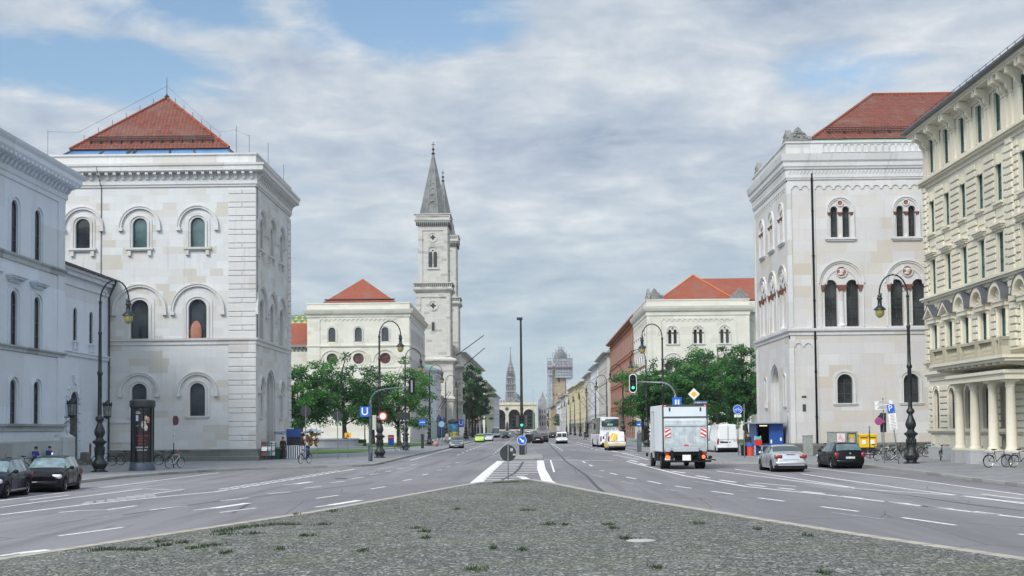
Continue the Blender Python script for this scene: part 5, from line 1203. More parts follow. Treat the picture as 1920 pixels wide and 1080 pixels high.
# ================================================================== STREET ROWS
def rowhouse(side, Y0, Y1, X, Z, m, label, floors, bay=3.4, depth=14, roofm=None, roofh=3., corn=.9, grd=None, win=('r', 1.1, 2.0), cat='building', xf=None, m2=None, stringz=(), name='townhouse', trim=None):
    """a building of the avenue: street front with windows, end wall, cornice, roof. side -1: left row"""
    D = Y1-Y0; xf = X if xf is None else xf
    root = thing(name, label, cat, (X+side*depth/2, (Y0+Y1)/2, 0), world=True)
    a = math.atan2(xf-X, D)
    if side < 0: f = Fac(X, Y0, PI/2-a)
    else: f = Fac(xf, Y1, -PI/2-a)
    Lf = math.hypot(D, xf-X)
    mb = f.mb(); mb.box(0, 0, 0, Lf, depth, Z); part('wall', mb, m, root)
    n = max(1, int(Lf/bay)); wd, ww, wh = win
    key = 'row_%s_%.1f_%.1f_%d' % (wd, ww, wh, hash((m.name, (trim or m).name)) % 9999)
    if key not in WK:
        ol = rect(ww, wh) if wd == 'r' else arch(ww, wh, 8)
        d = {}; mb = MB(); mb.band(ol, [(x*1.22, (z if z < .01 else z+.14)) for x, z in ol], -.06, .0); d['window'] = mb.mesh('window', trim or m)
        mb = MB(); mb.prism(ol, -.045, .0); mb.box(-.03, -.055, 0, .03, -.04, wh*.9); d['pane'] = mb.mesh('pane', M_GLASS)
        mb = MB(); mb.box(-ww*.75, -.25, -.16, ww*.75, 0, 0); mb.box(-ww*.7, -.3, wh+.18, ww*.7, 0, wh+.3) if wd == 'r' else None; d['sill'] = mb.mesh('sill', trim or m); d['outline'] = ol; WK[key] = d
    for z in floors:
        for k in range(n): window(root, f, key, (k+.5)*Lf/n, z)
    mb = f.mb()
    for z in stringz: mb.box(-.1, -.18, z, Lf+.1, .0, z+.25)
    mb.box(-.3, -.3, Z-1.2, Lf+.3, .0, Z-1.0); mb.box(-.5, -corn*.6, Z-.5, Lf+.5, depth, Z-.25); mb.box(-corn, -corn, Z-.25, Lf+corn, depth+.3, Z+.05); part('cornice', mb, trim or m, root)
    mb = f.mb(); i = mb.V([(-.4, -.4, Z+.05), (Lf+.4, -.4, Z+.05), (Lf+.4, depth+.2, Z+.05), (-.4, depth+.2, Z+.05), (min(6, Lf/3), depth/2, Z+roofh), (Lf-min(6, Lf/3), depth/2, Z+roofh)]); mb.F(i, i+1, i+5, i+4); mb.F(i+1, i+2, i+5); mb.F(i+2, i+3, i+4, i+5); mb.F(i+3, i, i+4)
    part('roof', mb, roofm or M_SLATE, root)
    if grd:
        mb = f.mb(); mb.box(-.05, -.12, .1, Lf+.05, .01, grd[0]); part('ground_floor_cladding', mb, grd[1], root)
        for k in range(n):
            u = (k+.5)*Lf/n; q = f.mb(); q.prism(arch(1.7, grd[0]-.9, 8, u, .3), -.17, -.1); part('shopfront', q, M_GLASS, root)
    return root, f, Lf, n
# right row
r = rowhouse(1, 252., 346., 22.4, 24.6, S_R, 'long red brick building with terracotta ground floor behind the right-hand trees', (7.6, 13.0, 18.4), 4.6, xf=23.1, win=('a', 1.5, 3.6), stringz=(6.6, 12.2, 17.5), corn=1.1, trim=S_RP, grd=(6.4, S_RP))
rowhouse(1, 350., 398., 22.6, 23.0, S_G, 'tall pale grey townhouse with arched entrance, beyond the red brick building', (7.2, 11.6, 15.8, 19.2), 3.8, xf=22.9, stringz=(6.2, 14.8), corn=1.3, grd=(5.6, S_G))
rowhouse(1, 400., 440., 22.7, 22.2, S_W, 'white-grey townhouse in the right row, second past the brick building', (7., 11., 15., 18.6), 3.6, xf=22.7, stringz=(6.2,), corn=1.2, grd=(5.4, S_G))
rowhouse(1, 442., 488., 22.7, 21.3, S_G, 'grey townhouse with dark mansard roof in the right row before the yellow house', (6.6, 10.4, 14.2, 17.6), 3.6, xf=22.7, stringz=(5.8,), corn=1.2, grd=(5.2, S_EG))
rowhouse(1, 492., 560., 22.6, 20.3, S_Y, 'yellow rendered townhouse in the middle of the right row', (6.4, 10.4, 14.2, 17.), 3.6, xf=22.4, stringz=(5.6,), corn=1.2, grd=(5., S_Y))
rowhouse(1, 562., 640., 22.2, 20.8, S_Y, 'second, farther yellow townhouse in the right row', (6.4, 10.4, 14.2, 17.), 3.6, xf=21.8, stringz=(5.6,), corn=1.2, grd=(5., S_G))
rowhouse(1, 650., 730., 20.6, 19.2, S_G, 'far cream-grey townhouse in the right row, past both yellow ones', (6., 10., 14.), 3.8, xf=20.6, roofm=M_TILE2, corn=1.2)
rowhouse(1, 735., 820., 20.4, 18.2, S_W, 'farthest white townhouse in the right row', (6., 10., 14.), 3.8, xf=20.2, roofm=M_TILE2, corn=1.2)
rowhouse(1, 830., 960., 19.6, 17., S_TAN, 'ochre building at the far end of the right row beside the scaffolded tower', (6., 10.), 4.2, xf=19.2, corn=1.2)
# left row
h = rowhouse(-1, 262., 277., -18.2, 14.6, S_W, 'small white pavilion with green copper roof in front of the church', (2.2, 7.6, 11.2), 3.6, depth=9, roofm=M_COP, roofh=2., win=('a', .9, 1.9), stringz=(6.2, 10.6), corn=.7)
mb = MB(); fl = Fac(-19.2, 277., PI/2); mb.m = fl.M.copy(); mb.prism([(0, 0), (0, 9.5), (22, 9.5), (22, 0)], 0, .6, [arch(1.8, 6.2, 8, 1.8+2.62*k, 1.2) for k in range(8)]); mb.box(0, .6, 0, 22, 4, 9.4); mb.box(-.1, -.3, 9.5, 22.1, 4, 10.); mb.m = Matrix.Identity(4)
solo('arcade_wing', mb, S_CH, 'low stone arcade joining the white pavilion to the church tower', 'arcade')
rowhouse(-1, 344., 356., -19.9, 12.6, S_W, 'small white house beyond the second church tower', (2.5, 6.6), 3.5, depth=8, win=('a', .9, 1.9), corn=.6)
rowhouse(-1, 378., 505., -19.0, 25.2, S_C, 'long cream library with arched windows rising behind the dark street trees', (8.5, 16.5), 5.2, xf=-17.1, win=('a', 2.0, 4.6), roofm=M_TILE2, roofh=2.5, stringz=(7, 15), corn=1.6, depth=20)
rowhouse(-1, 560., 690., -17.6, 22.5, S_LG, 'pale green townhouse in the left row past the street trees', (7, 11., 15., 18.5), 4., xf=-16.6, stringz=(6,), corn=1.4)
rowhouse(-1, 700., 840., -17.8, 22., S_W, 'bluish white townhouse in the left row near the loggia', (7, 11., 15., 18.), 4.2, xf=-17., stringz=(6,), corn=1.4)
rowhouse(-1, 848., 960., -20, 16.5, S_G, 'low grey building at the far end of the left row beside the loggia', (6., 10.), 4.5, xf=-20, corn=1.)

# ================================================================== THE FAR END: LOGGIA, TOWN HALL SPIRE, SCAFFOLDED TOWER
def make_far():
    root = thing('arched_loggia', 'cream triumphal loggia with three great arches closing the avenue', 'loggia', (-4, 1005, 0), world=True)
    f = Fac(-25.6, 1000, 0); mb = MB(); cs_ = [5.6, 17.1, 28.6]
    mb.m = f.M.copy(); mb.prism([(0, 0), (0, 20.2), (34.4, 20.2), (34.4, 0)], 0, 3, [arch(8.9, 15.6, 16, c, 1.2) for c in cs_]); mb.box(0, 12, 0, 34.4, 13, 20); mb.box(0, 3, 19, 34.4, 12, 20); mb.m = Matrix.Identity(4)
    part('wall', mb, mat('sandy_stone', (.50, .46, .37), .8, 0, .2, .3), root)
    mb = f.mb(); mb.box(.2, 10, 0, 34.2, 12, 19); part('back_wall', mb, mat('shadowed_wall', (.035, .035, .04), .8), root)  # shade inside the arches is put into this near-black colour
    mb = f.mb(); mb.box(-.6, -.8, 20.2, 35, 13.4, 21.0); mb.box(-.2, -.5, 21.0, 34.6, -.1, 22.4)
    for c in cs_: mb.band(semi(4.5, c, 12.35, 14), semi(5.2, c, 12.35, 14), -.4, .01)
    part('cornice', mb, mat('sandy_trim', (.52, .47, .36), .8), root)
    mb = f.mb()
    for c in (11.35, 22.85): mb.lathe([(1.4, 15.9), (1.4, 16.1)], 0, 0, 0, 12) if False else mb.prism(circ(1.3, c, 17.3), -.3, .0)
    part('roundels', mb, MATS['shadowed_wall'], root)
    for c in (11.35, 22.85):
        q = f.mb(); q.box(c-1.0, -2, .5, c+1.0, 0, 3.2); q.lathe([(.6, 3.2), (.7, 4.5), (.5, 5.6), (.55, 6.4), (.2, 7.0), (.3, 7.4), (.0, 7.8)], c, -1, 0, 10); part('statue', q, M_IRON, root, 50)
    mb = f.mb(); mb.lathe([(1.3, 22.2), (1.2, 23.8), (.4, 24.2), (.35, 26), (.9, 27.2), (.6, 28.6), (.3, 29.6), (.0, 30.2)], 17.1, 1, 0, 10)
    r = random.Random(2)
    for k in range(14): u = 17.1+r.uniform(-4.5, 4.5); mb.ell((u, 1, 22.6+r.uniform(0, 3.2)*(1-abs(u-17.1)/6)), .8, .8, 1.0, 8, 6)
    for k in range(6): mb.lathe([(.5, 22.3), (.45, 23), (.7, 23.6), (.2, 24.4)], 3+k*2, .5, 0, 8)
    part('trophy_sculpture', mb, S_CHD, root, 50)
    # gothic-looking gabled block with pinnacles beside the loggia
    g = thing('pinnacled_facade', 'ornate baroque gabled facade with pinnacles at the right end of the loggia', 'building', (13, 1030, 0), world=True)
    mb = MB(); mb.box(10.5, 1010, 0, 17.2, 1040, 22); mb.m = Fac(10.5, 1010, 0).M.copy(); mb.prism([(0, 22), (.6, 24.5), (1.8, 25.5), (2.6, 28.5), (3.4, 30), (4.1, 28.5), (4.9, 25.5), (6.1, 24.5), (6.7, 22)], 0, 2, back=True); mb.m = Matrix.Identity(4)
    for u, z in ((10.8, 24.5), (12.3, 27), (13.9, 31), (15.4, 27), (16.9, 29)): mb.lathe([(.35, 0), (.4, 1.5), (.15, 2.2), (.0, 3.6)], u, 1010.4, z-2.6, 8)
    part('wall', mb, mat('pale_grey_stone', (.24, .24, .25), .8, 0, .3, .4), g)
    mb = MB(); [mb.box(11.3+1.9*k, 1009.85, 4+5*j, 12.2+1.9*k, 1010.02, 6.8+5*j) for k in range(3) for j in range(3)]; part('windows', mb, M_GLASS, g)
    mb = MB(); mb.lathe([(.25, 0), (.15, 27)], -.5, 0, 0, 8); solo('flagpole', MB(), M_IRON, 'x', 'x') if False else None
    p = MB(); p.lathe([(.28, 0), (.22, 22), (.14, 31), (.35, 31.2), (.1, 31.8)], 6.1, 985, 0, 8); solo('flagpole', p, M_COP, 'tall thin greenish mast in front of the loggia', 'flagpole')
    for x, y in ((14.2, 1005), (13.6, 1060)):
        pass
    # town hall spire
    h = thing('town_hall_tower', 'far grey gothic town hall spire rising above the loggia roof', 'tower', (-14.9, 1350, 0), world=True)
    cx, cy = -14.9, 1350.; tm = mat('grey_brown_stone', (.20, .20, .205), .85, 0, .35, .35)
    mb = MB(); mb.box(cx-5, cy-5, 0, cx+5, cy+5, 34); mb.box(cx-4.2, cy-4.2, 34, cx+4.2, cy+4.2, 55); mb.lathe([(4.4, 55), (3.6, 62), (3.2, 62.2), (2.6, 66), (2.2, 66.5), (1.6, 70.5), (1.2, 71), (.3, 83), (.0, 86)], cx, cy, 0, 8); part('tower_body', mb, tm, h)
    mb = MB(); mb.lathe([(.4, 85), (.5, 86), (.3, 87.5), (.0, 88)], cx, cy, 0, 6)
    for s1 in (-1, 1):
        for s2 in (-1, 1):
            for hw, z, hh in ((5.2, 34, 8), (4.6, 46, 6), (4.3, 55, 7), (3.0, 62, 5.5), (1.9, 66.4, 4.5)): mb.lathe([(.6, -4), (.6, 0), (.75, .2), (.0, hh)], cx+s1*hw, cy+s2*hw, z, 6)
    for z in (40, 48, 54.6, 61.8, 66.2): w_ = 5.0 if z < 50 else (4.8 if z < 56 else (3.9 if z < 63 else 2.6)); loops(mb, (cx-w_+.3, cy-w_+.3, cx+w_-.3, cy+w_-.3), [(0, z-.3), (.5, z), (.5, z+.5), (0, z+.8)])
    part('pinnacles', mb, tm, h)
    mb = MB()
    for z, hh in ((35, 4), (42, 5), (49.2, 4.6), (56.5, 3.8)):
        for u in (-2.2, 0, 2.2): mb.m = Matrix.Translation((cx+u*(.7 if z > 55 else 1), cy-(4.24 if z > 34.5 and z < 55 else 3.9), 0)); mb.prism(arch(1.1, hh, 6, 0, z), -.2, .1)
    mb.m = Matrix.Identity(4); part('lancet_windows', mb, M_GLASS, h)
    mb = MB(); mb.box(-48, 1352, 0, 8, 1372, 26); mb.box(-48, 1352, 26, -26, 1372, 30)
    solo('distant_block', mb, mat('far_roof_grey', (.20, .24, .23), .8), 'distant flat grey-green block low behind the loggia parapet', 'building')
    mb = MB(); mb.lathe([(3.2, 0), (3.2, 29), (3.6, 29.4), (3.4, 32), (2.2, 34.5), (.8, 35.6), (.3, 36)], 5.2-13.2, 1240, 0, 12); mb.m = Matrix.Identity(4)
    solo('domed_turret', mb, mat('dark_dome', (.09, .10, .12), .6), 'small dark domed turret just right of the tall pole above the loggia', 'turret', 40)
    # scaffolded tower
    t = thing('scaffolded_tower', 'ochre church tower wrapped in scaffolding and white sheeting in the distance', 'tower', (30, 1030, 0), world=True)
    cx, cy = 27.4, 1030.
    mb = MB(); mb.box(cx-5.2, cy-5.5, 0, cx+5.2, cy+5.5, 52); mb.box(cx-5.6, cy-5.9, 28.2, cx+5.6, cy+5.9, 29.4); mb.box(cx-5.5, cy-5.8, 36, cx+5.5, cy+5.8, 37.2); mb.box(cx-5.6, cy-5.9, 19.5, cx+5.6, cy+5.9, 20.5)
    for s_ in (-1, 1):
        for u in (4.4, 2.3): mb.box(cx+s_*u-.45, cy-5.9, 0, cx+s_*u+.45, cy-5.4, 40)
    mb.box(21.0, cy+2, 0, 24, cy+30, 24); mb.box(18.5, 990, 0, 23.6, 1022, 16.5)
    part('tower_wall', mb, S_TAN, t)
    mb = MB(); mb.m = Matrix.Translation((cx, cy-5.55, 0)); mb.prism(arch(1.8, 5.0, 8, 0, 22), -.1, .05); mb.prism(arch(1.5, 3.6, 8, 0, 38.4), -.1, .05); mb.m = Matrix.Identity(4); part('tower_window', mb, mat('dark_red_louvre', (.10, .05, .06), .7), t)
    mb = MB()
    for s_ in (-1, 1): mb.ell((cx+s_*2.6, cy, 58), .1, .1, .1)
    mb = MB(); mb.lathe([(5.6, 54), (5.8, 57), (5.2, 60), (3.6, 63), (2.0, 64.5), (1.4, 66)], cx+1.5, cy, 0, 16); part('dome', mb, mat('dim_copper_dome', (.20, .205, .21), .7), t, 40)
    sheet = T('debris_netting'); sheet.p.inputs['Roughness'].default_value = .8
    sheet.color(sheet.mix(sheet.ramp(sheet.noise(.5, 5, .7), (.4, 0.), (.65, 1.)), (.36, .39, .43), (.55, .58, .62)))
    mb = MB(); mb.box(cx-3.2, cy-8, 42.2, cx+10.6, cy-7.6, 57.4); mb.box(cx+10.2, cy-8, 42.2, cx+10.6, cy+8, 57.4); mb.box(cx+5.6, cy-6.9, 4, cx+10.2, cy+6, 42); mb.box(cx-8.6, cy-6.8, 10, cx-5.4, cy-6.5, 44); mb.box(cx-9, cy-8, 44, cx-5.5, cy-7.7, 55); part('debris_netting', mb, sheet.m, t)
    mb = MB()
    xs = [cx-9.2+2.2*k for k in range(10)]
    for yy in (cy-8.3, cy-9.4):
        for x in xs:
            top = 58.5 if x < cx-6 else (57.5+min(10, max(0, (1-abs(x-(cx+1.2))/9.5))*13))
            mb.tube([(x, yy, 2 if x < cx-5.2 else 42), (x, yy, top)], .16, 4)
        for z in [42+2.2*k for k in range(12)]:
            xa = [x for x in xs if (58.5 if x < cx-6 else (57.5+min(10, max(0, (1-abs(x-(cx+1.2))/9.5))*13))) >= z]
            if len(xa) > 1: mb.tube([(xa[0], yy, z), (xa[-1], yy, z)], .14, 4)
        for z in [4+2.8*k for k in range(13)]: mb.tube([(xs[0], yy, z), (xs[1], yy, z)], .12, 4)
    for k in range(5): mb.tube([(xs[3+k], cy-8.35, 50), (xs[4+k], cy-8.35, 56)], .09, 4)
    for z in (59.2, 61.4, 63.6, 65.8):
        w_ = 9.2-(z-57)*.75
        for s_ in range(6): x = cx+1.2-w_+2*w_*s_/5; mb.tube([(x, cy-9.4, z), (x, cy-4, z)], .1, 4)
    part('scaffolding', mb, mat('scaffold_tube', (.22, .235, .26), .6), t)
    mb = MB(); mb.box(cx-9.4, cy-9.8, 49.8, cx+11.0, cy-7.4, 50.2); part('red_deck', mb, mat('red_boarding', (.20, .04, .05), .7), t)
make_far()

# ================================================================== TREES
def tree(label, x, y, h, r, zc0, seed, lm=0, n=7000, leaf=.30, trunk=.28, group=None, z0=.12, squash=1.):
    rr = random.Random(seed)
    root = thing('broadleaf_tree', label, 'tree', (x, y, z0), 0, group)
    tb = MB(); zc = (zc0+h)/2; rz = (h-zc0)/2
    fork = zc0+.15*rz
    tb.tube([(0, 0, 0), (rr.uniform(-.1, .1), rr.uniform(-.1, .1), fork*.5), (0, 0, fork)], [trunk*1.25, trunk, trunk*.85], 8)
    tb.tube([(0, 0, fork), (rr.uniform(-.4, .4), rr.uniform(-.4, .4), zc+rz*.3), (rr.uniform(-.6, .6), 0, h-.8)], [trunk*.8, trunk*.45, .04], 6)
    cl = []
    nb = 11
    for k in range(nb):
        a = 2*PI*k/nb+rr.uniform(-.3, .3); zt = zc+rz*rr.uniform(-.75, .75); rad = r*math.sqrt(max(.1, 1-((zt-zc)/rz)**2))*rr.uniform(.72, 1.02)
        e = Vector((rad*math.cos(a), rad*math.sin(a)*squash, zt)); b = Vector((0, 0, fork+rr.uniform(-.2, .5)*rz*.5)); m = b.lerp(e, .5)+Vector((0, 0, rr.uniform(.1, .5)))
        tb.tube([b, m, e], [trunk*.42, trunk*.25, .03], 5)
        for q in range(3):
            t = rr.uniform(.4, .95); p = b.lerp(e, t); e2 = p+Vector((rr.gauss(0, 1), rr.gauss(0, 1), rr.gauss(.3, .8)))*r*.28; tb.tube([p, e2], [trunk*.14, .02], 4); cl.append((e2, rr.uniform(.16, .27)*r))
        cl.append((e, rr.uniform(.16, .27)*r)); cl.append((b.lerp(e, .65), rr.uniform(.2, .3)*r))
    for k in range(26):
        v = Vector((rr.gauss(0, 1), rr.gauss(0, 1), rr.gauss(0, 1))).normalized()*rr.uniform(.55, .98)
        cl.append((Vector((v.x*r, v.y*r*squash, zc+v.z*rz)), rr.uniform(.12, .24)*r))
    link('trunk', tb.mesh('trunk', M_BARK, 50), root)
    V = []; Fc = []; MI = []
    tot = sum(c[1]**2 for c in cl)
    for c, cr in cl:
        m = max(12, int(n*cr*cr/tot)); mi = 0 if rr.random() < .45 else (1 if rr.random() < .6 else 2)
        fl = rr.uniform(.45, .8)
        for _ in range(m):
            d = Vector((rr.gauss(0, 1), rr.gauss(0, 1), rr.gauss(0, 1))); d.normalize(); d *= cr*(rr.random()**.45)
            p = c+Vector((d.x, d.y, d.z*fl)); s = leaf*rr.uniform(.5, 1.1)
            if p.z < zc0-.6: continue
            u = Vector((rr.gauss(0, 1), rr.gauss(0, 1), rr.gauss(0, .7))).normalized(); w = u.cross(Vector((rr.gauss(0, 1), rr.gauss(0, 1), rr.gauss(0, 1)))).normalized()
            i = len(V); V += [tuple(p-u*s*.5), tuple(p+w*s*.32), tuple(p+u*s*.5), tuple(p-w*s*.32)]; Fc.append((i, i+1, i+2, i+3)); MI.append(mi if rr.random() < .8 else rr.randrange(3))
    me = bpy.data.meshes.new('crown'); me.from_pydata(V, [], Fc)
    for k in range(3): me.materials.append(M_LEAF[(k+lm) % 3 if lm < 3 else (1, 1, 0)[k]])
    me.polygons.foreach_set('material_index', MI); link('crown', me, root)
    return root
def at_px(px, Y, z=0.): 
    d = skydir(px, 800); return d.x*Y/d.y
gl = 'trees in front of the far left palace'
tree('bright green tree at the left beside the near palace, behind the blue kiosk', at_px(565, 150), 150, 10.4, 4.6, 2.2, 1, 0, 15000, .33, group=gl)
tree('tall airy tree with dark forked limbs, between the blue kiosk and the U sign', at_px(645, 165), 165, 13.0, 5.6, 2.4, 2, 1, 15000, .33, .34, group=gl)
tree('rounded yellow green tree left of the second lamp post, beyond the red poster', at_px(748, 180), 180, 11.0, 5.6, 2.4, 3, 2, 15000, .33, .3, group=gl)
tree('smaller green tree half hidden behind the U sign', at_px(700, 196), 196, 10.4, 4.6, 2.6, 4, 0, 11000, .33, group=gl)
tree('low dark tree at the far left against the palace corner', at_px(556, 172), 172, 9.6, 3.6, 2.0, 14, 1, 6000, .30, group=gl)
gr_ = 'trees in front of the far right palace'
for i, (px, Y, h, r, zc, lm, lab) in enumerate(((1205, 196, 12.2, 4.4, 3.4, 0, 'green tree left of the tall curved lamp, beside the red brick building'), (1262, 178, 12.6, 4.8, 3.2, 1, 'dense dark tree directly behind the curved traffic light arm'), (1312, 190, 13.0, 4.6, 3.4, 2, 'bright green tree rising behind the diamond sign'),
      (1345, 165, 13.6, 4.6, 3.6, 1, 'tallest tree of the right group, with bare twigs at its top'), (1398, 150, 12.6, 3.6, 3.0, 0, 'tree close against the near right palace, above the white vans'), (1236, 150, 9.2, 3.2, 3.2, 0, 'small low tree just left of the parked truck'), (1290, 152, 9.4, 3.6, 3.2, 1, 'low spreading tree just above the truck roof'), (1370, 200, 9.6, 3.6, 2.6, 2, 'low bright tree behind the blue bicycle sign'))):
    tree(lab, at_px(px, Y), Y, h, r*1.15, zc-.4, 20+i, lm, 12500, .33, group=gr_)
for i, (px, Y, h, r) in enumerate(((880, 372, 22, 4.6), (886, 405, 23, 4.8), (891, 445, 19, 5.2), (898, 490, 17, 5.2))):
    tree('dark street tree %s behind the church, %s' % (('nearest', 'second', 'third', 'farthest')[i], ('beside the small white house', 'tallest of the four', 'below the library cornice', 'beside the green townhouse')[i]), at_px(px, Y), Y, h, r, 4, 40+i, 3, 7000, .6, .4, group='trees along the left side beyond the church')
tree('far dark tree between the loggia and the scaffolded tower', at_px(1024, 1040), 1040, 20, 5, 2, 50, 1, 1500, 1.2, .5)
tree('small far tree by the right row below the scaffolded tower', at_px(1052, 760), 760, 12, 5, 3, 51, 1, 1500, 1.0, .4)

# ================================================================== STREET LAMPS
def make_lamp():
    root = thing('street_lamp', 'x', 'street lamp', (0, 0, 0), 0, 'arched iron street lamps along the avenue')
    mb = MB(); mb.lathe([(0.473, 0), (0.473, 0.06), (0.31, 0.1), (0.292, 0.18), (0.361, 0.24), (0.43, 0.42), (0.413, 0.56), (0.31, 0.68), (0.249, 0.78), (0.258, 1.0), (0.232, 1.5), (0.284, 1.62), (0.396, 1.7), (0.404, 1.78), (0.258, 1.86), (0.189, 1.98), (0.258, 2.12), (0.292, 2.32), (0.258, 2.52), (0.172, 2.72), (0.129, 2.86), (0.146, 2.92), (0.232, 3.0), (0.249, 3.1), (0.189, 3.2), (0.129, 3.26), (0.12, 3.34)], 0, 0, 0, 24, 8, .045)
    r = random.Random(9)
    for k in range(16):
        a = 2*PI*k/16
        mb.ell((.26*math.cos(a), .26*math.sin(a), 1.15+.14*(k % 2)), .05, .05, .2, 6, 5); mb.ell((.26*math.cos(a), .26*math.sin(a), 2.3), .05, .05, .16, 6, 5)
        mb.ell((.40*math.cos(a), .40*math.sin(a), .44), .06, .06, .1, 6, 5)
    part('base', mb, M_IRON, root, 50)
    mb = MB(); mb.lathe([(.12, 3.3), (.115, 5.6), (.15, 5.66), (.17, 5.74), (.13, 5.84), (.105, 5.9), (.09, 8.0), (.12, 8.04), (.12, 8.12), (.08, 8.2), (.072, 9.9)], 0, 0, 0, 12); part('pole', mb, M_IRON, root, 50)
    arc = [(0, 0, 9.85)]
    for k in range(13): a = PI-k*PI*1.02/12; arc.append((.88+.88*math.cos(a), 0, 10.0+1.18*math.sin(a)))
    mb = MB(); mb.tube(arc, .05, 8); mb.tube([(1.76, 0, 10.0), (1.72, 0, 9.9), (1.62, 0, 9.92), (1.6, 0, 10.02), (1.68, 0, 10.07)], .028, 6); mb.ell((.0, 0, 9.9), .1, .1, .13)
    mb.tube([(.05, 0, 10.3), (.3, 0, 10.15), (.35, 0, 10.4), (.2, 0, 10.5)], .022, 5)
    ar = part('arm', mb, M_IRON, root, 50)
    mb = MB(); mb.lathe([(.05, 10.02), (.10, 9.98), (.13, 9.9), (.11, 9.84), (.16, 9.8), (.17, 9.72), (.12, 9.66), (.13, 9.34), (.16, 9.3), (.34, 9.14), (.36, 9.08), (.26, 9.06)], 1.74, 0, 0, 16); la = part('lantern', mb, M_IRON, root, 50)
    mb = MB(); mb.lathe([(.26, 9.08), (.27, 8.96), (.24, 8.8), (.17, 8.68), (.08, 8.62), (.01, 8.6)], 1.74, 0, 0, 16); link('glass_bowl', mb.mesh('glass_bowl', M_LAMPG, 60), la)
    return root
lamp = make_lamp()
first = True
def put_lamp(x, y, rz, label):
    global first
    if first: o = lamp; first = False; o.location = (x, y, .125); o.rotation_euler.z = rz; o['label'] = label
    else: o = copy_tree(lamp, (x, y, .125), rz, label)
    return o
put_lamp(-24.8, 74.4, R_(-8), 'arched iron lamp post at the far left, beside the dark advertising column')
put_lamp(22.75, 75.9, PI+R_(8), 'arched iron lamp post nearest the cream townhouse, beside the leaning parking sign')
put_lamp(-11.9, 104.6, 0, 'arched iron lamp post right behind the blue U sign')
o_ = ['second left lamp post past the U sign, with a small bicycle at its foot', 'third left lamp post, in front of the white pavilion', 'fourth left lamp post, by the church tower', 'fifth left lamp post, past the church', 'sixth left lamp post, before the dark street trees', 'seventh left lamp post, against the street trees', 'eighth left lamp post, by the library', 'ninth left lamp post', 'tenth left lamp post', 'eleventh left lamp post']
for k in range(9): put_lamp(-13.2+.0*k, 141+36*k, 0, o_[k])
put_lamp(11.9, 110.5, PI, 'arched lamp post rising directly behind the parked truck')
o_ = ['second right avenue lamp, standing left of the truck in front of the trees', 'third right avenue lamp, behind the yellow and white van', 'fourth right avenue lamp, by the coach', 'fifth right avenue lamp, past the coach', 'sixth right avenue lamp, before the pale grey house', 'seventh right avenue lamp', 'eighth right avenue lamp', 'ninth right avenue lamp', 'tenth right avenue lamp']
for k in range(9): put_lamp(13.9, 146.8+35.5*k, PI, o_[k])

# ================================================================== TRAFFIC LIGHTS, SIGNS
def signal_head(root, x, y, z, state, back=False, name='signal_head', board=True, rz=0, sc_=1.):
    mb = MB(); mb.m = Matrix.Translation((x, y, z)) @ Matrix.Rotation(rz, 4, 'Z') @ Matrix.Scale(sc_, 4)
    if board:
        ol = [(.24*math.cos(a), .42+.24*math.sin(a)) for a in [PI*k/8 for k in range(9)]] + [(-.24*math.cos(a), -.42-.24*math.sin(a)) for a in [PI*k/8 for k in range(9)]]
        mb.prism(ol, -.02, .02, back=True)
    mb.rbox(-.15, -.12 if not back else .02, -.5, .15, -.02 if not back else .14, .5, .03)
    hd = part(name, mb, M_PLAST, root)
    if board and not back:
        q = MB(); q.m = mb.m.copy(); o2 = [(p[0]*1.16, p[1]*1.085) for p in ol]; q.band(ol, o2, -.022, .022, closed=True); link('white_border', q.mesh('white_border', M_SIGNW), hd)
    for k, zz in enumerate((.32, 0, -.32)):
        q = MB(); q.m = mb.m.copy(); q.lathe([(.11, -.02), (.11, 0)], 0, -.13 if not back else .145, zz, 12, axis='y')
        on = (state == 'g' and k == 2) or (state == 'r' and k == 0)
        link('lens', q.mesh('lens', (M_GREEN if k == 2 else M_REDL) if on else M_FRAME), hd)
        q = MB(); q.m = mb.m.copy(); s_ = -1 if not back else 1; q.band([(.12*math.cos(a), zz+.12*math.sin(a)) for a in [PI*k_/6 for k_ in range(7)]], [(.135*math.cos(a), zz+.135*math.sin(a)) for a in [PI*k_/6 for k_ in range(7)]], *( (-.30, -.12) if s_ < 0 else (.14, .32))); link('visor', q.mesh('visor', M_PLAST), hd)
    return hd
def disc_sign(root, x, y, z, r, face, border=None, back=False, rz=0, name='sign_disc'):
    M_ = Matrix.Translation((x, y, z)) @ Matrix.Rotation(rz, 4, 'Z')
    mb = MB(); mb.m = M_; mb.prism(circ(r, 0, 0, 28), -.015, .015, back=True); d = part(name, mb, face, root)
    if border:
        q = MB(); q.m = M_; q.band(circ(r*border[1], 0, 0, 28), circ(r, 0, 0, 28), -.021, -.014, closed=True); link('border', q.mesh('border', border[0]), d)
    return d
def pole(root, x, y, h, r=.038, m=None, name='pole', lean=0, z0=0): mb = MB(); mb.tube([(x, y, z0), (x+lean, y, z0+h)], r, 8); return part(name, mb, m or M_STEEL, root, 60)
M_BACK = mat('dark_sign_back', (.028, .034, .037), .6, .2, .15, 3)
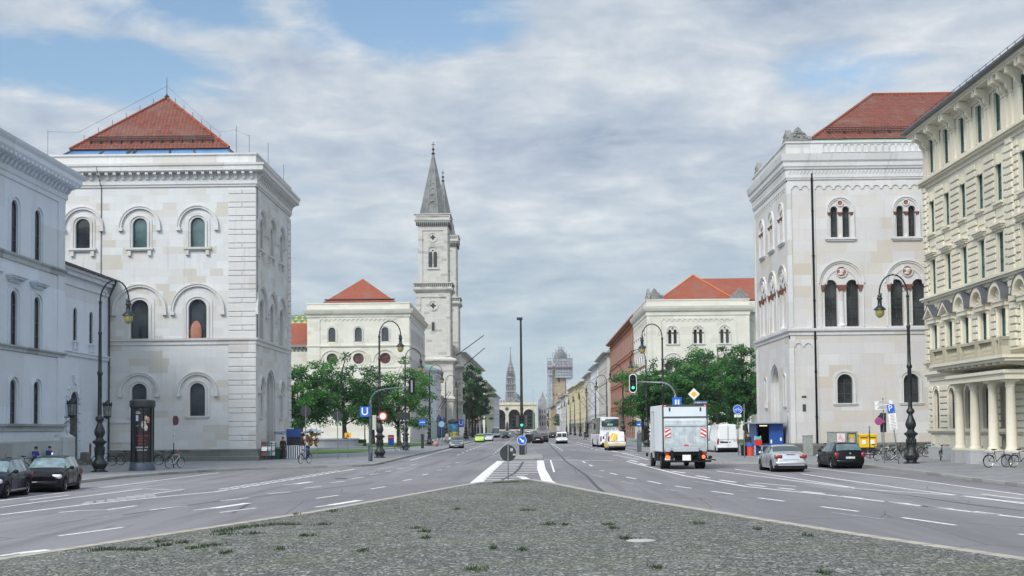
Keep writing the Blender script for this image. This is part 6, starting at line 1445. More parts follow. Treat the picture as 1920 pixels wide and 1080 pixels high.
# curved-arm signal, left kerb
t = thing('traffic_light', 'curved dark mast beside the U sign, its hanging signal seen from behind', 'traffic light', (-11.3, 93.3, .125))
arcp = [(0, 0, 0), (0, 0, 4.2)] + [(1.0-1.0*math.cos(a), 0, 4.2+1.0*math.sin(a)) for a in [PI/2*k/7 for k in range(1, 8)]] + [(2.9, 0, 5.42)]
mb = MB(); mb.tube(arcp, [.14, .12] + [.085]*7 + [.06], 10); part('mast', mb, M_IRON2, t, 50)
mb = MB(); mb.tube([(0, 0, 0), (0, 0, 1.1)], .17, 10); part('mast_base', mb, M_IRON2, t, 50)
signal_head(t, 3.05, -.05, 5.42, 'x', back=True, sc_=.95)
mb = MB(); mb.rbox(2.98, -.1, 4.98, 3.12, -.06, 5.86, .01); part('back_strip', mb, M_STEEL, t)
t2 = thing('metro_sign', 'blue square metro sign with white letter U beside the curved mast', 'metro sign', (-11.68, 93.2, 3.35))
mb = MB(); mb.rbox(-.36, -.06, 0, .36, .06, .74, .02); part('panel', mb, M_BLUE, t2)
mb = MB(); mb.tube([(.36, 0, .1), (.5, 0, .1)], .03, 6); mb.tube([(.36, 0, .65), (.5, 0, .65)], .03, 6); part('bracket', mb, M_IRON2, t2)
text('letter', 'U', .78, M_SIGNW, t2, (0, -.065, .37)); text('letter', 'U', .72, M_SIGNW, t2, (.004, -.066, .37))
# curved-arm signal, right kerb
t = thing('traffic_light', 'curved grey mast behind the truck carrying a white-bordered signal showing green', 'traffic light', (11.2, 95.5, .125))
arcp = [(0, 0, 0), (0, 0, 4.5)] + [(-1.1+1.1*math.cos(a), 0, 4.5+1.1*math.sin(a)) for a in [PI/2*k/7 for k in range(1, 8)]] + [(-2.9, 0, 5.65)]
mb = MB(); mb.tube(arcp, [.13, .11] + [.08]*7 + [.06], 10); part('mast', mb, M_STEEL, t, 50)
signal_head(t, -3.15, -.05, 5.55, 'g')
# central pole with camera, signals, blue arrow
t = thing('camera_pole', 'tall dark pole on the central refuge topped by a small camera housing', 'pole', (-.3, 109.2, .16))
mb = MB(); mb.lathe([(.24, 0), (.24, .9), (.14, 1.0), (.13, 2.8), (.11, 6), (.085, 11.5)], 0, 0, 0, 12); part('pole_shaft', mb, M_IRON, t, 50)
mb = MB(); mb.rbox(-.34, -.12, 11.5, .16, .12, 11.72, .02); mb.tube([(-.05, 0, 11.4), (-.05, 0, 11.55)], .06, 6); part('camera_housing', mb, M_IRON, t)
t = thing('traffic_light', 'cluster of signals on the central pole, the middle one showing green', 'traffic light', (-.3, 109.0, 2.55))
signal_head(t, 0, -.2, .45, 'g', board=False, name='signal_head')
for s_ in (-1, 1):
    mb = MB(); mb.rbox(s_*.36-.13, -.15, -.05, s_*.36+.13, .1, .95, .03); hd = part('side_signal', mb, mat('olive_signal_back', (.06, .065, .045), .6), t)
    q = MB()
    for z in (.12, .45, .78): q.rbox(s_*.66-.16, -.1, z-.03, s_*.66+.16, .08, z+.05, .01)
    link('visor', q.mesh('visor', M_PLAST), hd)
t = thing('keep_right_sign', 'round blue sign with white arrow pointing down right, at the foot of the tall pole', 'traffic sign', (-.3, 108.9, 0))
disc_sign(t, 0, -.12, 1.38, .40, M_BLUE, (M_SIGNW, .93))
mb = MB(); mb.m = Matrix.Translation((0, -.14, 1.38)) @ Matrix.Rotation(R_(45), 4, 'Y'); mb.prism([(-.26, -.05), (-.26, .05), (.04, .05), (.04, .15), (.27, 0), (.04, -.15), (.04, -.05)], -.004, .004); part('arrow', mb, M_SIGNW, t)
mb = MB(); mb.rbox(-.2, -.1, 0.16, .2, .1, 1.0, .03); part('sign_base', mb, M_IRON, t)
t = thing('traffic_sign', 'round dark sign seen from behind, just right of the blue arrow sign', 'traffic sign', (.05, 110.5, .16)); pole(t, 0, 0, 1.8, m=M_IRON); disc_sign(t, .18, .05, 1.35, .40, M_BACK)
t = thing('traffic_sign', 'large round dark sign back with two stickers at the cobbled island tip', 'traffic sign', (-.8, 58.45, .1)); pole(t, 0, 0, 1.62, .034, M_STEEL)
d = disc_sign(t, 0, .05, 1.2, .375, M_BACK)
mb = MB(); mb.rbox(.1, .02, 1.28, .22, .035, 1.42, .004); mb.rbox(.22, .02, 1.09, .36, .035, 1.17, .004); link('stickers', mb.mesh('stickers', mat('scuffed_sticker', (.35, .36, .34), .6, 0, .4, 30)), d)
# signs around the left forum
for (px, Y, h, lab, r_) in ((573, 98, 4.1, 'round grey sign seen from behind over the blue kiosk and the bicycle', .42), (633, 100, 3.75, 'round grey sign back on a thin pole, middle of the left pavement', .4)):
    x = at_px(px, Y); t = thing('traffic_sign', lab, 'traffic sign', (x, Y, .125)); pole(t, 0, 0, h); disc_sign(t, 0, .05, h-.35, r_, M_BACK)
x = at_px(633, 100.2)
t = thing('warning_sign', 'small yellow sign with a red triangle low on a thin pole on the left pavement', 'sign', (x, 106, .125)); pole(t, 0, 0, 2.1)
mb = MB(); mb.rbox(-.27, -.05, 1.65, .27, -.03, 2.05, .01); p_ = part('panel', mb, M_YEL, t); mb = MB(); mb.prism([(-.16, 1.69), (0, 2.0), (.16, 1.69)], -.06, -.05); part('triangle', mb, M_RED, t)
x = at_px(719, 104.4)
t = thing('traffic_sign', 'round white sign with red rim fixed to the lamp post behind the U sign', 'traffic sign', (x, 104.2, 3.3)); disc_sign(t, 0, -.2, .2, .36, M_SIGNW, (M_RED, .72)); mb = MB(); mb.box(-.5, -.1, .1, 0, -.06, .2); part('bracket', mb, M_STEEL, t)
t = thing('control_box', 'small beige signal cabinet on the pole beside the lamp post behind the U sign', 'control box', (at_px(702, 96), 96, 2.4)); mb = MB(); mb.rbox(-.14, -.1, 0, .14, .1, 1.1, .02); part('box_body', mb, mat('beige_box', (.42, .42, .36), .6), t); mb = MB(); mb.box(-.05, .1, .2, .05, .3, .9); part('bracket', mb, M_STEEL, t)
t = thing('direction_sign', 'grey-green twin board sign seen from behind near the second left lamp post', 'sign', (at_px(750, 138), 138, .125)); pole(t, 0, 0, 4.0); pole(t, .5, 0, 4.0); mb = MB(); mb.rbox(-.35, -.04, 3.3, 1.1, .0, 4.1, .02); part('board', mb, M_BACK, t)
t = thing('street_sign', 'small blue direction sign on a post by the third left lamp', 'sign', (at_px(792, 152), 152, .125)); pole(t, 0, 0, 3.6, .05); mb = MB(); mb.rbox(-.42, -.04, 2.75, .42, 0, 3.4, .01); part('panel', mb, M_BLUE, t); mb = MB(); mb.box(-.3, -.05, 3.05, .3, -.04, 3.12); part('arrow', mb, M_SIGNW, t); mb = MB(); mb.rbox(-.16, -.16, 0, .16, .16, 1.7, .03); part('post_base', mb, M_IRON, t)
t = thing('poster_board', 'red and blue poster on the lawn in front of the far left palace', 'poster', (at_px(733, 172), 172, .16)); mb = MB(); mb.rbox(-.4, -.08, .1, .4, .08, 1.5, .02); part('board', mb, M_BLUE, t); mb = MB(); mb.box(-.37, -.10, .95, .37, -.08, 1.46); part('red_panel', mb, M_RED, t); text('lettering', 'Kultur', .26, M_SIGNW, t, (0, -.11, 1.2))
t = thing('park_lamp', 'low post lamp on the lawn by the fountain', 'lamp', (at_px(684, 168), 168, .16)); mb = MB(); mb.lathe([(.28, 0), (.24, .3), (.08, .5), (.06, 3.4), (.22, 3.5), (.25, 4.0), (.05, 4.2)], 0, 0, 0, 10); part('post', mb, M_IRON, t, 50)
t = thing('park_bench', 'dark bench on the lawn right of the fountain', 'bench', (at_px(671, 172), 172, .16)); mb = MB(); mb.rbox(-1.1, -.25, .42, 1.1, .25, .5, .02); part('seat', mb, M_IRON, t); mb = MB(); mb.rbox(-1.1, .2, .5, 1.1, .28, .95, .02); part('backrest', mb, M_IRON, t)
for u in (-.9, .9): mb = MB(); mb.rbox(u-.08, -.22, 0, u+.08, .25, .42, .01); part('leg', mb, M_IRON, t)
# fountain basin
t = thing('fountain_basin', 'low round grey stone fountain basin on the lawn', 'fountain', (-25.6, 163, .16)); mb = MB(); n = 40
mb.lathe([(4.6, 0), (4.6, .12), (4.3, .16), (4.3, .95), (4.45, 1.0), (4.45, 1.14), (4.1, 1.14), (4.1, .8)], 0, 0, 0, 48); part('basin', mb, S_EG, t, 40)
mb = MB(); mb.lathe([(5.6, 0), (5.6, .1), (5.3, .12)], 0, 0, 0, 48); part('step', mb, S_EG, t)
# far left street things: cafe parasols, boards, columns
for i, (px, Y, hh) in enumerate(((823, 205, 4.6), (832, 214, 4.2))):
    t = thing('closed_parasol', ('tall folded navy parasol on the cafe terrace', 'second, slightly shorter folded navy parasol on the cafe terrace')[i], 'parasol', (at_px(px, Y), Y, .125), 0, 'parasols of the cafe terrace'); mb = MB(); mb.lathe([(.3, .8), (.55, 1.3), (.6, 2.4), (.35, hh-.5), (.05, hh)], 0, 0, 0, 10, 5, .12); part('canopy', mb, mat('navy_canvas', (.02, .03, .09), .9), t); pole(t, 0, 0, 1.2)
t = thing('bus_shelter', 'grey glazed board shelter by the third left lamp', 'shelter', (at_px(815, 172), 172, .125)); mb = MB(); mb.rbox(-.5, -.1, .9, .3, .1, 3.2, .03); part('panel', mb, mat('grey_green_board', (.12, .16, .15), .4), t); pole(t, -.4, 0, 1.2); pole(t, .2, 0, 1.2)
t = thing('traffic_sign', 'round pale blue sign on the terrace before the folded parasols', 'traffic sign', (at_px(828, 168), 168, .125)); pole(t, 0, 0, 3.1); disc_sign(t, 0, -.05, 2.9, .4, mat('pale_blue_sign', (.2, .32, .42), .5))
t = thing('advertising_pillar', 'far poster pillar in blue and yellow by the church', 'advertising column', (at_px(850, 215), 215, .125)); mb = MB(); mb.lathe([(.9, 0), (.9, .3), (.8, .4), (.8, 3.2), (.95, 3.3), (.95, 3.6), (.3, 3.9)], 0, 0, 0, 20); part('pillar', mb, M_BACK, t, 40); mb = MB(); mb.lathe([(.82, 1.9), (.82, 3.1)], 0, 0, 0, 20); part('poster', mb, mat('poster_teal', (.04, .16, .30), .5, 0, .6, 3), t, 40); mb = MB(); mb.lathe([(.825, .6), (.825, 1.8)], 0, 0, 0, 20); part('poster', mb, mat('poster_mixed', (.30, .26, .05), .5, 0, .7, 3), t, 40)
t = thing('metro_sign', 'tall far blue metro sign board with white U, past the church', 'metro sign', (at_px(864.5, 250), 250, .125)); mb = MB(); mb.rbox(-.55, -.1, 2.6, .55, .1, 4.1, .02); part('panel', mb, M_BLUE, t); mb = MB(); mb.rbox(-.55, -.1, .9, .55, .1, 2.5, .02); part('info_board', mb, M_SIGNW, t); text('letter', 'U', 1.3, M_SIGNW, t, (0, -.12, 3.35)); pole(t, -.4, 0, 1.); pole(t, .4, 0, 1.)
# curved signals farther down
for k, (px, Y, s_, lab) in enumerate(((902, 300, 1, 'small distant curved-arm signal over the left carriageway by the street trees'), (1052, 470, -1, 'small distant curved-arm signal over the right carriageway'))):
    x = at_px(px, Y); t = thing('traffic_light', lab, 'traffic light', (x, Y, .125)); arcp = [(0, 0, 0), (0, 0, 4.4)] + [(s_*(1.0-1.0*math.cos(a)), 0, 4.4+1.0*math.sin(a)) for a in [PI/2*q/5 for q in range(1, 6)]] + [(s_*4.5, 0, 5.45)]
    mb = MB(); mb.tube(arcp, .1, 6); part('mast', mb, M_IRON2, t, 50); signal_head(t, s_*4.6, 0, 5.4, 'g' if s_ < 0 else 'x', back=s_ > 0)
t = thing('traffic_light', 'small distant signal showing red on a post beside the left street trees', 'traffic light', (at_px(893.5, 240), 240, .125)); pole(t, 0, 0, 3.6, .06); signal_head(t, 0, -.1, 3.7, 'r', board=False)

# signs on the right
t = thing('priority_sign', 'white and yellow diamond priority sign above the truck', 'traffic sign', (at_px(1302, 96), 96, .125)); pole(t, 0, 0, 4.9, .04)
mb = MB(); mb.prism([(-.44, 4.72), (0, 5.16), (.44, 4.72), (0, 4.28)], -.05, -.02, back=True); d = part('diamond', mb, M_SIGNW, t); mb = MB(); mb.prism([(-.24, 4.72), (0, 4.96), (.24, 4.72), (0, 4.48)], -.056, -.05); link('yellow_centre', mb.mesh('yellow_centre', mat('sign_amber', (.85, .42, .02), .4)), d)
t = thing('street_name_sign', 'dark blue street name plate just right of the diamond sign', 'street sign', (at_px(1316, 96), 96, 4.1)); mb = MB(); mb.rbox(-.52, -.03, 0, .45, 0, .24, .01); part('panel', mb, mat('street_sign_blue', (.03, .06, .18), .4), t); text('lettering', 'Adalbertstr.', .19, M_SIGNW, t, (-.03, -.036, .11)); mb = MB(); mb.tube([(-.5, 0, .1), (-.62, 0, .1)], .02, 5); part('bracket', mb, M_STEEL, t)
t = thing('lane_sign', 'blue rectangular sign with two white bars peeking over the truck roof', 'traffic sign', (at_px(1270, 93), 93, .125)); pole(t, 0, 0, 4.0, .04); mb = MB(); mb.rbox(-.34, -.06, 3.85, .34, -.03, 4.42, .02); part('panel', mb, M_BLUE, t); mb = MB(); mb.box(-.15, -.07, 3.9, -.04, -.06, 4.25); mb.box(.05, -.07, 3.9, .16, -.06, 4.25); part('white_bars', mb, M_SIGNW, t)
x = at_px(1383.5, 101)
t = thing('bicycle_sign', 'round blue sign with white bicycle, right of the white vans', 'traffic sign', (x, 101, .125)); pole(t, 0, 0, 4.0, .04); disc_sign(t, 0, -.05, 3.6, .36, M_BLUE, (M_SIGNW, .93))
mb = MB()
for s_ in (-1, 1): mb.torus((s_*.15, -.075, 3.54), .085, .014, 14, 4, 'y')
mb.tube([(-.15, -.075, 3.54), (-.06, -.075, 3.68), (.09, -.075, 3.68), (.15, -.075, 3.54)], .014, 4); mb.tube([(-.06, -.075, 3.68), (.0, -.075, 3.54), (.09, -.075, 3.68)], .014, 4); mb.tube([(.09, -.075, 3.68), (.1, -.075, 3.74), (.05, -.075, 3.75)], .014, 4); part('bicycle_symbol', mb, M_SIGNW, t)
mb = MB(); mb.rbox(-.28, -.06, 2.98, .28, -.03, 3.2, .01); p_ = part('plate', mb, M_SIGNW, t); mb = MB(); [mb.box(u-.012, -.066, 3.02, u+.012, -.06, 3.16) for u in (-.08, .08)]; [mb.prism([(u-.04, z), (u+.04, z), (u, z+q)], -.066, -.06) for u, z, q in ((-.08, 3.05, -.05), (.08, 3.13, .05))]; link('arrows', mb.mesh('arrows', M_PLAST), p_)
t = thing('sign_post', 'slim grey post with a small dark box, at the kerb right of the white vans', 'post', (15.75, 92.4, .125)); pole(t, 0, 0, 3.9, .045, M_STEEL); mb = MB(); mb.rbox(-.1, -.08, 2.0, .1, .08, 2.35, .02); part('small_box', mb, M_IRON, t)
t = thing('hanging_sign', 'red edge-on round sign on a pole before the blue kiosk at the right', 'traffic sign', (at_px(1460, 100), 96.5, .125)); pole(t, 0, 0, 3.4, .035, M_STEEL); disc_sign(t, .02, 0, 2.95, .36, M_SIGNW, (M_RED, .7), rz=R_(78))
# parking signs by the right lamp
t = thing('parking_sign', 'leaning pole with blue P sign and long white notice under it', 'traffic sign', (21.9, 75.6, .125)); t.rotation_euler = (0, R_(-6.5), 0)
pole(t, 0, 0, 3.55, .035); mb = MB(); mb.rbox(-.24, -.05, 3.0, .2, -.03, 3.5, .01); part('panel', mb, M_BLUE, t); text('letter', 'P', .5, M_SIGNW, t, (-.06, -.056, 3.27)); text('letter', '.', .3, M_SIGNW, t, (.12, -.056, 3.16))
mb = MB(); mb.rbox(-.23, -.05, 2.02, .23, -.03, 2.96, .01); nb = part('notice', mb, M_SIGNW, t); mb = MB(); rr = random.Random(4)
for k in range(10): z = 2.88-k*.088; w_ = rr.uniform(.1, .18); mb.box(-w_, -.054, z-.02, w_, -.05, z+.005)
link('notice_lines', mb.mesh('notice_lines', mat('ink_grey', (.15, .15, .17), .6)), nb)
t = thing('direction_signs', 'white direction boards stacked on a grey pole left of the right lamp post', 'traffic sign', (21.35, 76.6, .125)); pole(t, 0, 0, 3.9, .035)
for k, (z, w_) in enumerate(((3.48, .5), (3.2, .5))):
    mb = MB(); mb.m = Matrix.Translation((0, 0, z)) @ Matrix.Rotation(R_(-4), 4, 'Y'); mb.prism([(-w_, 0), (-w_-.0, .24), (w_, .24), (w_+.08, .12), (w_, 0)], -.06, -.03, back=True); b = part('board', mb, M_SIGNW, t)
    q = MB(); q.m = mb.m.copy(); [q.box(-w_+.15+.05*j, -.065, .05+.07*j, w_-.15, -.06, .075+.07*j) for j in range(3)]; link('lettering_lines', q.mesh('lettering_lines', M_PLAST), b)
mb = MB(); mb.rbox(-.2, -.02, 1.85, .16, .02, 3.0, .01); part('dark_board', mb, M_BACK, t)
t = thing('no_stopping_sign', 'round red and blue no stopping sign left of the direction boards', 'traffic sign', (21.0, 76.4, 2.45)); disc_sign(t, 0, -.05, .18, .24, mat('sign_violet_blue', (.10, .10, .38), .4), (M_RED, .78)); mb = MB(); mb.m = Matrix.Translation((0, -.07, .18)) @ Matrix.Rotation(R_(45), 4, 'Y'); mb.box(-.22, -.004, -.022, .22, .004, .022); mb.box(-.022, -.004, -.22, .022, .004, .22); part('cross', mb, M_RED, t); mb = MB(); mb.box(0, -.02, .12, .38, .02, .2); part('bracket', mb, M_STEEL, t)
t = thing('traffic_sign', 'round grey sign seen from behind above the parked bicycles', 'traffic sign', (at_px(1653.5, 84), 84, .125)); pole(t, 0, 0, 3.0, .035); disc_sign(t, 0, .05, 2.7, .27, M_BACK)
t = thing('traffic_sign', 'narrow edge-on round sign in front of the yellow letter boxes', 'traffic sign', (at_px(1630, 86), 86, .125)); pole(t, 0, 0, 2.2, .035, M_IRON); disc_sign(t, 0, 0, 1.85, .36, M_BACK, (M_STEEL, .85), rz=R_(72))
# pavement post/sign near second truck lamp
t = thing('street_sign', 'small blue sign on a thin post left of the truck', 'sign', (at_px(1198, 128), 128, .125)); pole(t, 0, 0, 2.6, .03); mb = MB(); mb.rbox(-.25, -.04, 2.3, .25, -.01, 2.75, .01); part('panel', mb, M_BLUE, t); mb = MB(); mb.prism([(-.15, 2.5), (-.15, 2.56), (.03, 2.56), (.03, 2.62), (.16, 2.53), (.03, 2.44), (.03, 2.5)], -.05, -.04); part('arrow', mb, M_SIGNW, t)
t = thing('ticket_machine', 'dark slim ticket machine on the right pavement just left of the truck', 'machine', (at_px(1198, 118), 118, .125)); mb = MB(); mb.rbox(-.2, -.2, 0, .2, .2, 1.5, .04); part('cabinet', mb, M_IRON2, t); mb = MB(); mb.lathe([(.2, 1.5), (.2, 1.75), (.1, 1.95), (.02, 2.0)], 0, 0, 0, 10); part('cap', mb, M_IRON2, t)

# ================================================================== ADVERTISING COLUMN, CABINETS, KIOSKS
t = thing('advertising_column', 'dark round advertising column with a concert poster, beside the left lamp post', 'advertising column', (-22.9, 76.4, .125))
mb = MB(); mb.lathe([(.78, 0), (.78, .12), (.74, .22), (.72, .42), (.64, .5)], 0, 0, 0, 32); part('foot', mb, mat('slate_blue_metal', (.06, .075, .11), .45, .2), t, 40)
mb = MB(); mb.lathe([(.62, .48), (.62, 3.75)], 0, 0, 0, 32)
for k in range(8): a = 2*PI*(k+.5)/8; mb.tube([(.65*math.cos(a), .65*math.sin(a), .48), (.65*math.cos(a), .65*math.sin(a), 3.75)], .035, 6)
part('drum', mb, mat('dark_drum', (.02, .022, .026), .3), t, 40)
mb = MB(); mb.lathe([(.66, 3.72), (.74, 3.78), (.76, 3.86), (.76, 4.14), (.70, 4.2), (.4, 4.24)], 0, 0, 0, 32); part('cap', mb, mat('dark_cap', (.035, .04, .045), .45), t, 40)
def cyl_patch(mb, u0, u1, z0, z1, r=.628, n=10, c=-PI/2+.25):
    a0, a1 = c+u0/r, c+u1/r; i = len(mb.v)
    for k in range(n+1):
        a = a0+(a1-a0)*k/n; mb.V([(r*math.cos(a), r*math.sin(a), z0), (r*math.cos(a), r*math.sin(a), z1)])
    for k in range(n): mb.F(i+2*k, i+2*k+2, i+2*k+3, i+2*k+1)
mb = MB(); cyl_patch(mb, -.5, .5, .62, 3.6); pt = part('poster', mb, mat('poster_black', (.012, .012, .014), .35), t)
def cyl_text(body, size, m, z, u=0, r=.635):
    o = text('poster_lettering', body, size, m, pt, (0, 0, 0), (0, 0, 0), 0)
    me = o.data
    for v in me.vertices: a = -PI/2+.25+(v.co.x+u)/r; v.co = (r*math.cos(a), r*math.sin(a), z+v.co.y)
cyl_text('KÖNIGSPLATZ', .115, M_SIGNW, 1.38); cyl_text('MÜNCHEN', .125, M_SIGNW, 1.22); cyl_text('Anna Netrebko', .13, M_RED, 2.08); cyl_text('Jonas', .13, M_RED, 1.93); cyl_text('Kaufmann', .13, M_RED, 1.78); cyl_text('OPEN AIR', .1, M_RED, 1.58)
for k in range(4): cyl_text('— — — — — —', .06, M_PAINTW, 1.0-.07*k)
mb = MB(); cyl_patch(mb, -.42, -.22, 2.95, 3.3, .634, 4); link('poster_patch', mb.mesh('poster_patch', mat('poster_pale_blue', (.35, .50, .65), .4)), pt)
mb = MB(); cyl_patch(mb, -.42, -.1, 3.38, 3.46, .634, 4); cyl_patch(mb, -.42, -.15, 3.5, 3.53, .634, 4); cyl_patch(mb, -.42, -.2, 2.65, 2.68, .634, 4); link('poster_lines', mb.mesh('poster_lines', M_PAINTW), pt)
mb = MB(); mb.m = Matrix.Rotation(.25, 4, 'Z'); mb.ell((.22, -.60, 3.12), .09, .04, .14); mb.ell((.08, -.595, 2.72), .17, .05, .30); mb.ell((.2, -.60, 2.55), .13, .04, .2); lg = link('poster_figure', mb.mesh('poster_figure', mat('poster_figure', (.42, .38, .34), .5, 0, .5, 9), 60), pt)
mb = MB(); mb.m = Matrix.Rotation(.25, 4, 'Z'); mb.ell((.34, -.56, 3.0), .10, .05, .2); link('poster_second_figure', mb.mesh('poster_second_figure', mat('poster_skin', (.42, .18, .10), .5, 0, .4, 9), 60), pt)

def cabinet(name, label, cat, x, y, w, d, h, m, poster=None):
    t = thing(name, label, cat, (x, y, .125)); mb = MB(); mb.rbox(-w/2, -d/2, 0, w/2, d/2, h, .02); b = part('cabinet_body', mb, m, t)
    mb = MB(); mb.rbox(-w/2-.03, -d/2-.03, h, w/2+.03, d/2+.03, h+.06, .015); mb.box(-.008, -d/2-.006, .1, .008, -d/2+.01, h-.05); part('lid', mb, m, t); return t
def graffiti():
    s = T('graffiti_grey_metal'); s.p.inputs['Roughness'].default_value = .6
    w = s.noise(9., 2, .5, dist=2.5); s.color(s.mix(s.ramp(w, (.47, 0.), (.49, 1.), (.53, 1.), (.55, 0.)), (.34, .36, .34), (.06, .06, .06))); return s.m
M_GRAF = graffiti()
t = cabinet('utility_cabinet', 'grey utility cabinet covered in graffiti, left of the drainpipe', 'cabinet', at_px(1514, 96.8), 96.8, .7, .4, 1.5, M_GRAF)
t = cabinet('utility_cabinet', 'long grey graffiti cabinet against the right palace, carrying two posters', 'cabinet', at_px(1579, 97.4), 97.4, 2.2, .4, 1.75, M_GRAF)
mb = MB(); mb.rbox(-.45, -.26, .35, .15, -.21, 1.65, .01); p_ = part('poster', mb, mat('pink_white_poster', (.70, .66, .68), .5), t); mb = MB(); rr = random.Random(8)
for k in range(16): x, z = -.15+rr.uniform(-.2, .2), 1.05+rr.uniform(-.3, .45); mb.tube([(x-.06, -.262, z), (x+rr.uniform(0, .05), -.262, z+rr.uniform(0, .2)), (x+.07, -.262, z-.02)], .014, 4)
mb.prism(circ(.12, -.28, .72), -.268, -.26); link('scribble', mb.mesh('scribble', mat('pink_ink', (.75, .15, .18), .5)), p_)
mb = MB(); mb.rbox(.32, -.26, .35, .98, -.21, 1.68, .01); p_ = part('poster', mb, mat('dark_frame_poster', (.02, .02, .02), .4), t); mb = MB(); mb.box(.38, -.266, .95, .92, -.26, 1.6); link('poster_picture', mb.mesh('poster_picture', mat('olive_yellow', (.35, .33, .06), .5, 0, .5, 5)), p_); mb = MB(); mb.prism([(.5, .98), (.58, 1.35), (.66, 1.52), (.74, 1.35), (.82, .98)], -.27, -.266); link('poster_shape', mb.mesh('poster_shape', mat('lilac', (.42, .38, .52), .5)), p_); mb = MB(); mb.box(.38, -.266, .42, .92, -.26, .9); link('poster_text_field', mb.mesh('poster_text_field', mat('plum', (.12, .03, .10), .5, 0, .4, 8)), p_)
text('poster_lettering', 'DU', .32, M_YEL, p_, (.64, -.275, 1.48))
for k, (px, lab) in enumerate(((1618, 'left one of the two yellow letter boxes against the right palace'), (1634, 'right one of the two yellow letter boxes against the right palace'))):
    Y = 97.2; t = thing('letter_box', lab, 'letter box', (at_px(px, Y), Y, .125), 0, 'yellow letter boxes'); mb = MB(); mb.rbox(-.33, -.2, .55, .33, .2, 1.6, .05); mb.rbox(-.36, -.24, 1.45, .36, .22, 1.58, .02); part('box_body', mb, M_YEL, t)
    mb = MB(); mb.box(-.27, -.21, 1.28, .27, -.2, 1.36); part('slot', mb, M_PLAST, t); mb = MB(); mb.box(-.16, -.212, .85, .14, -.2, 1.15); part('label_plate', mb, M_SIGNW, t); mb = MB(); mb.box(-.25, -.1, 0, .25, .1, .56); part('stand', mb, M_IRON, t)
# right kiosk
def kiosk_R():
    t = thing('kiosk', 'blue timber kiosk with open counter and awning beside the near right palace', 'kiosk', (21.6, 108.5, .125))
    mb = MB(); W = 3.1; y0 = -1.4
    mb.box(-.9, -5.2, 0, .9, -5.12, 2.55); 
    mb = MB(); mb.rbox(-1.0, -6.2, 0, -.9, -3.0, 2.45, .01); mb.rbox(.0, -6.25, 0, 1.12, -6.15, 2.45, .01); mb.box(-1.0, -3.1, 0, 1.1, -3.0, 2.45); mb.box(1.02, -6.15, 0, 1.12, -3.0, 2.45); bd = part('wall', mb, mat('kiosk_blue', (.015, .075, .30), .45, 0, .1), t)
    mb = MB(); mb.rbox(-1.5, -6.9, 2.45, 1.2, -2.9, 2.58, .02); part('roof', mb, mat('kiosk_roof', (.25, .30, .34), .5), t)
    mb = MB(); mb.box(-.88, -6.1, 0, .0, -3.2, .9); part('counter', mb, mat('counter_dark', (.03, .05, .09), .5), t)
    mb = MB(); mb.box(-.85, -3.6, .9, 1.0, -3.2, 2.3); part('shelf_goods', mb, M_PLAST, t)
    mb = MB(); mb.box(.1, -6.27, .9, .22, -6.25, 1.2); mb.box(.85, -6.27, 1.1, .98, -6.25, 1.35); part('stickers', mb, M_SIGNW, t)
    mb = MB(); mb.tube([(-.7, -6.0, 2.3), (-.1, -6.0, 2.3)], .05, 5); part('strip_lamp', mb, mat('lit_strip', (.9, .85, .6), .5, emit=((1, .85, .55), .8)), t)
kiosk_R()
k_ = bpy.data.objects['kiosk']; k_.location = (19.15, 107.2, .125)
x = at_px(1406, 99)
t = thing('litter_bin', 'red litter bin with blue lid in front of the person in black', 'bin', (x, 99, .125)); mb = MB(); mb.lathe([(.24, 0), (.27, .75)], 0, 0, 0, 16); part('drum', mb, mat('bin_red', (.60, .06, .03), .5), t, 40); mb = MB(); mb.lathe([(.31, .75), (.32, .92), (.27, .95)], 0, 0, 0, 16); part('lid', mb, M_BLUE, t, 40)
t = thing('litter_bin', 'black bin just behind the red bin with the blue lid', 'bin', (x-.42, 99.4, .125)); mb = MB(); mb.lathe([(.22, 0), (.26, .8), (.24, .84)], 0, 0, 0, 12); part('drum', mb, M_PLAST, t, 40)
x = at_px(1421, 101)
t = thing('folding_rack', 'white folding rack with red and turquoise goods beside the blue kiosk', 'rack', (x, 101, .125))
for s_ in (-1, 1): mb = MB(); mb.tube([(s_*.3, -.25, 0), (s_*.22, .1, 1.5)], .03, 5); mb.tube([(s_*.3, .35, 0), (s_*.22, .1, 1.5)], .03, 5); part('frame', mb, M_SIGNW, t)
mb = MB(); mb.rbox(-.28, -.2, .75, .28, .15, 1.2, .03); part('red_goods', mb, M_RED, t); mb = MB(); mb.rbox(-.24, -.1, 1.2, .24, .15, 1.45, .03); part('turquoise_goods', mb, mat('turquoise', (.10, .50, .42), .5), t)
t = thing('folding_table', 'small grey folding table before the kiosk counter', 'table', (at_px(1438, 99), 99, .125)); mb = MB(); mb.rbox(-.6, -.3, .72, .6, .3, .78, .01); part('table_top', mb, mat('pale_blue_table', (.18, .27, .40), .5), t)
for u, v in ((-.5, -.25), (.5, -.25), (-.5, .25), (.5, .25)): mb = MB(); mb.tube([(u, v, 0), (u*.8, v, .73)], .025, 5); part('leg', mb, M_STEEL, t)
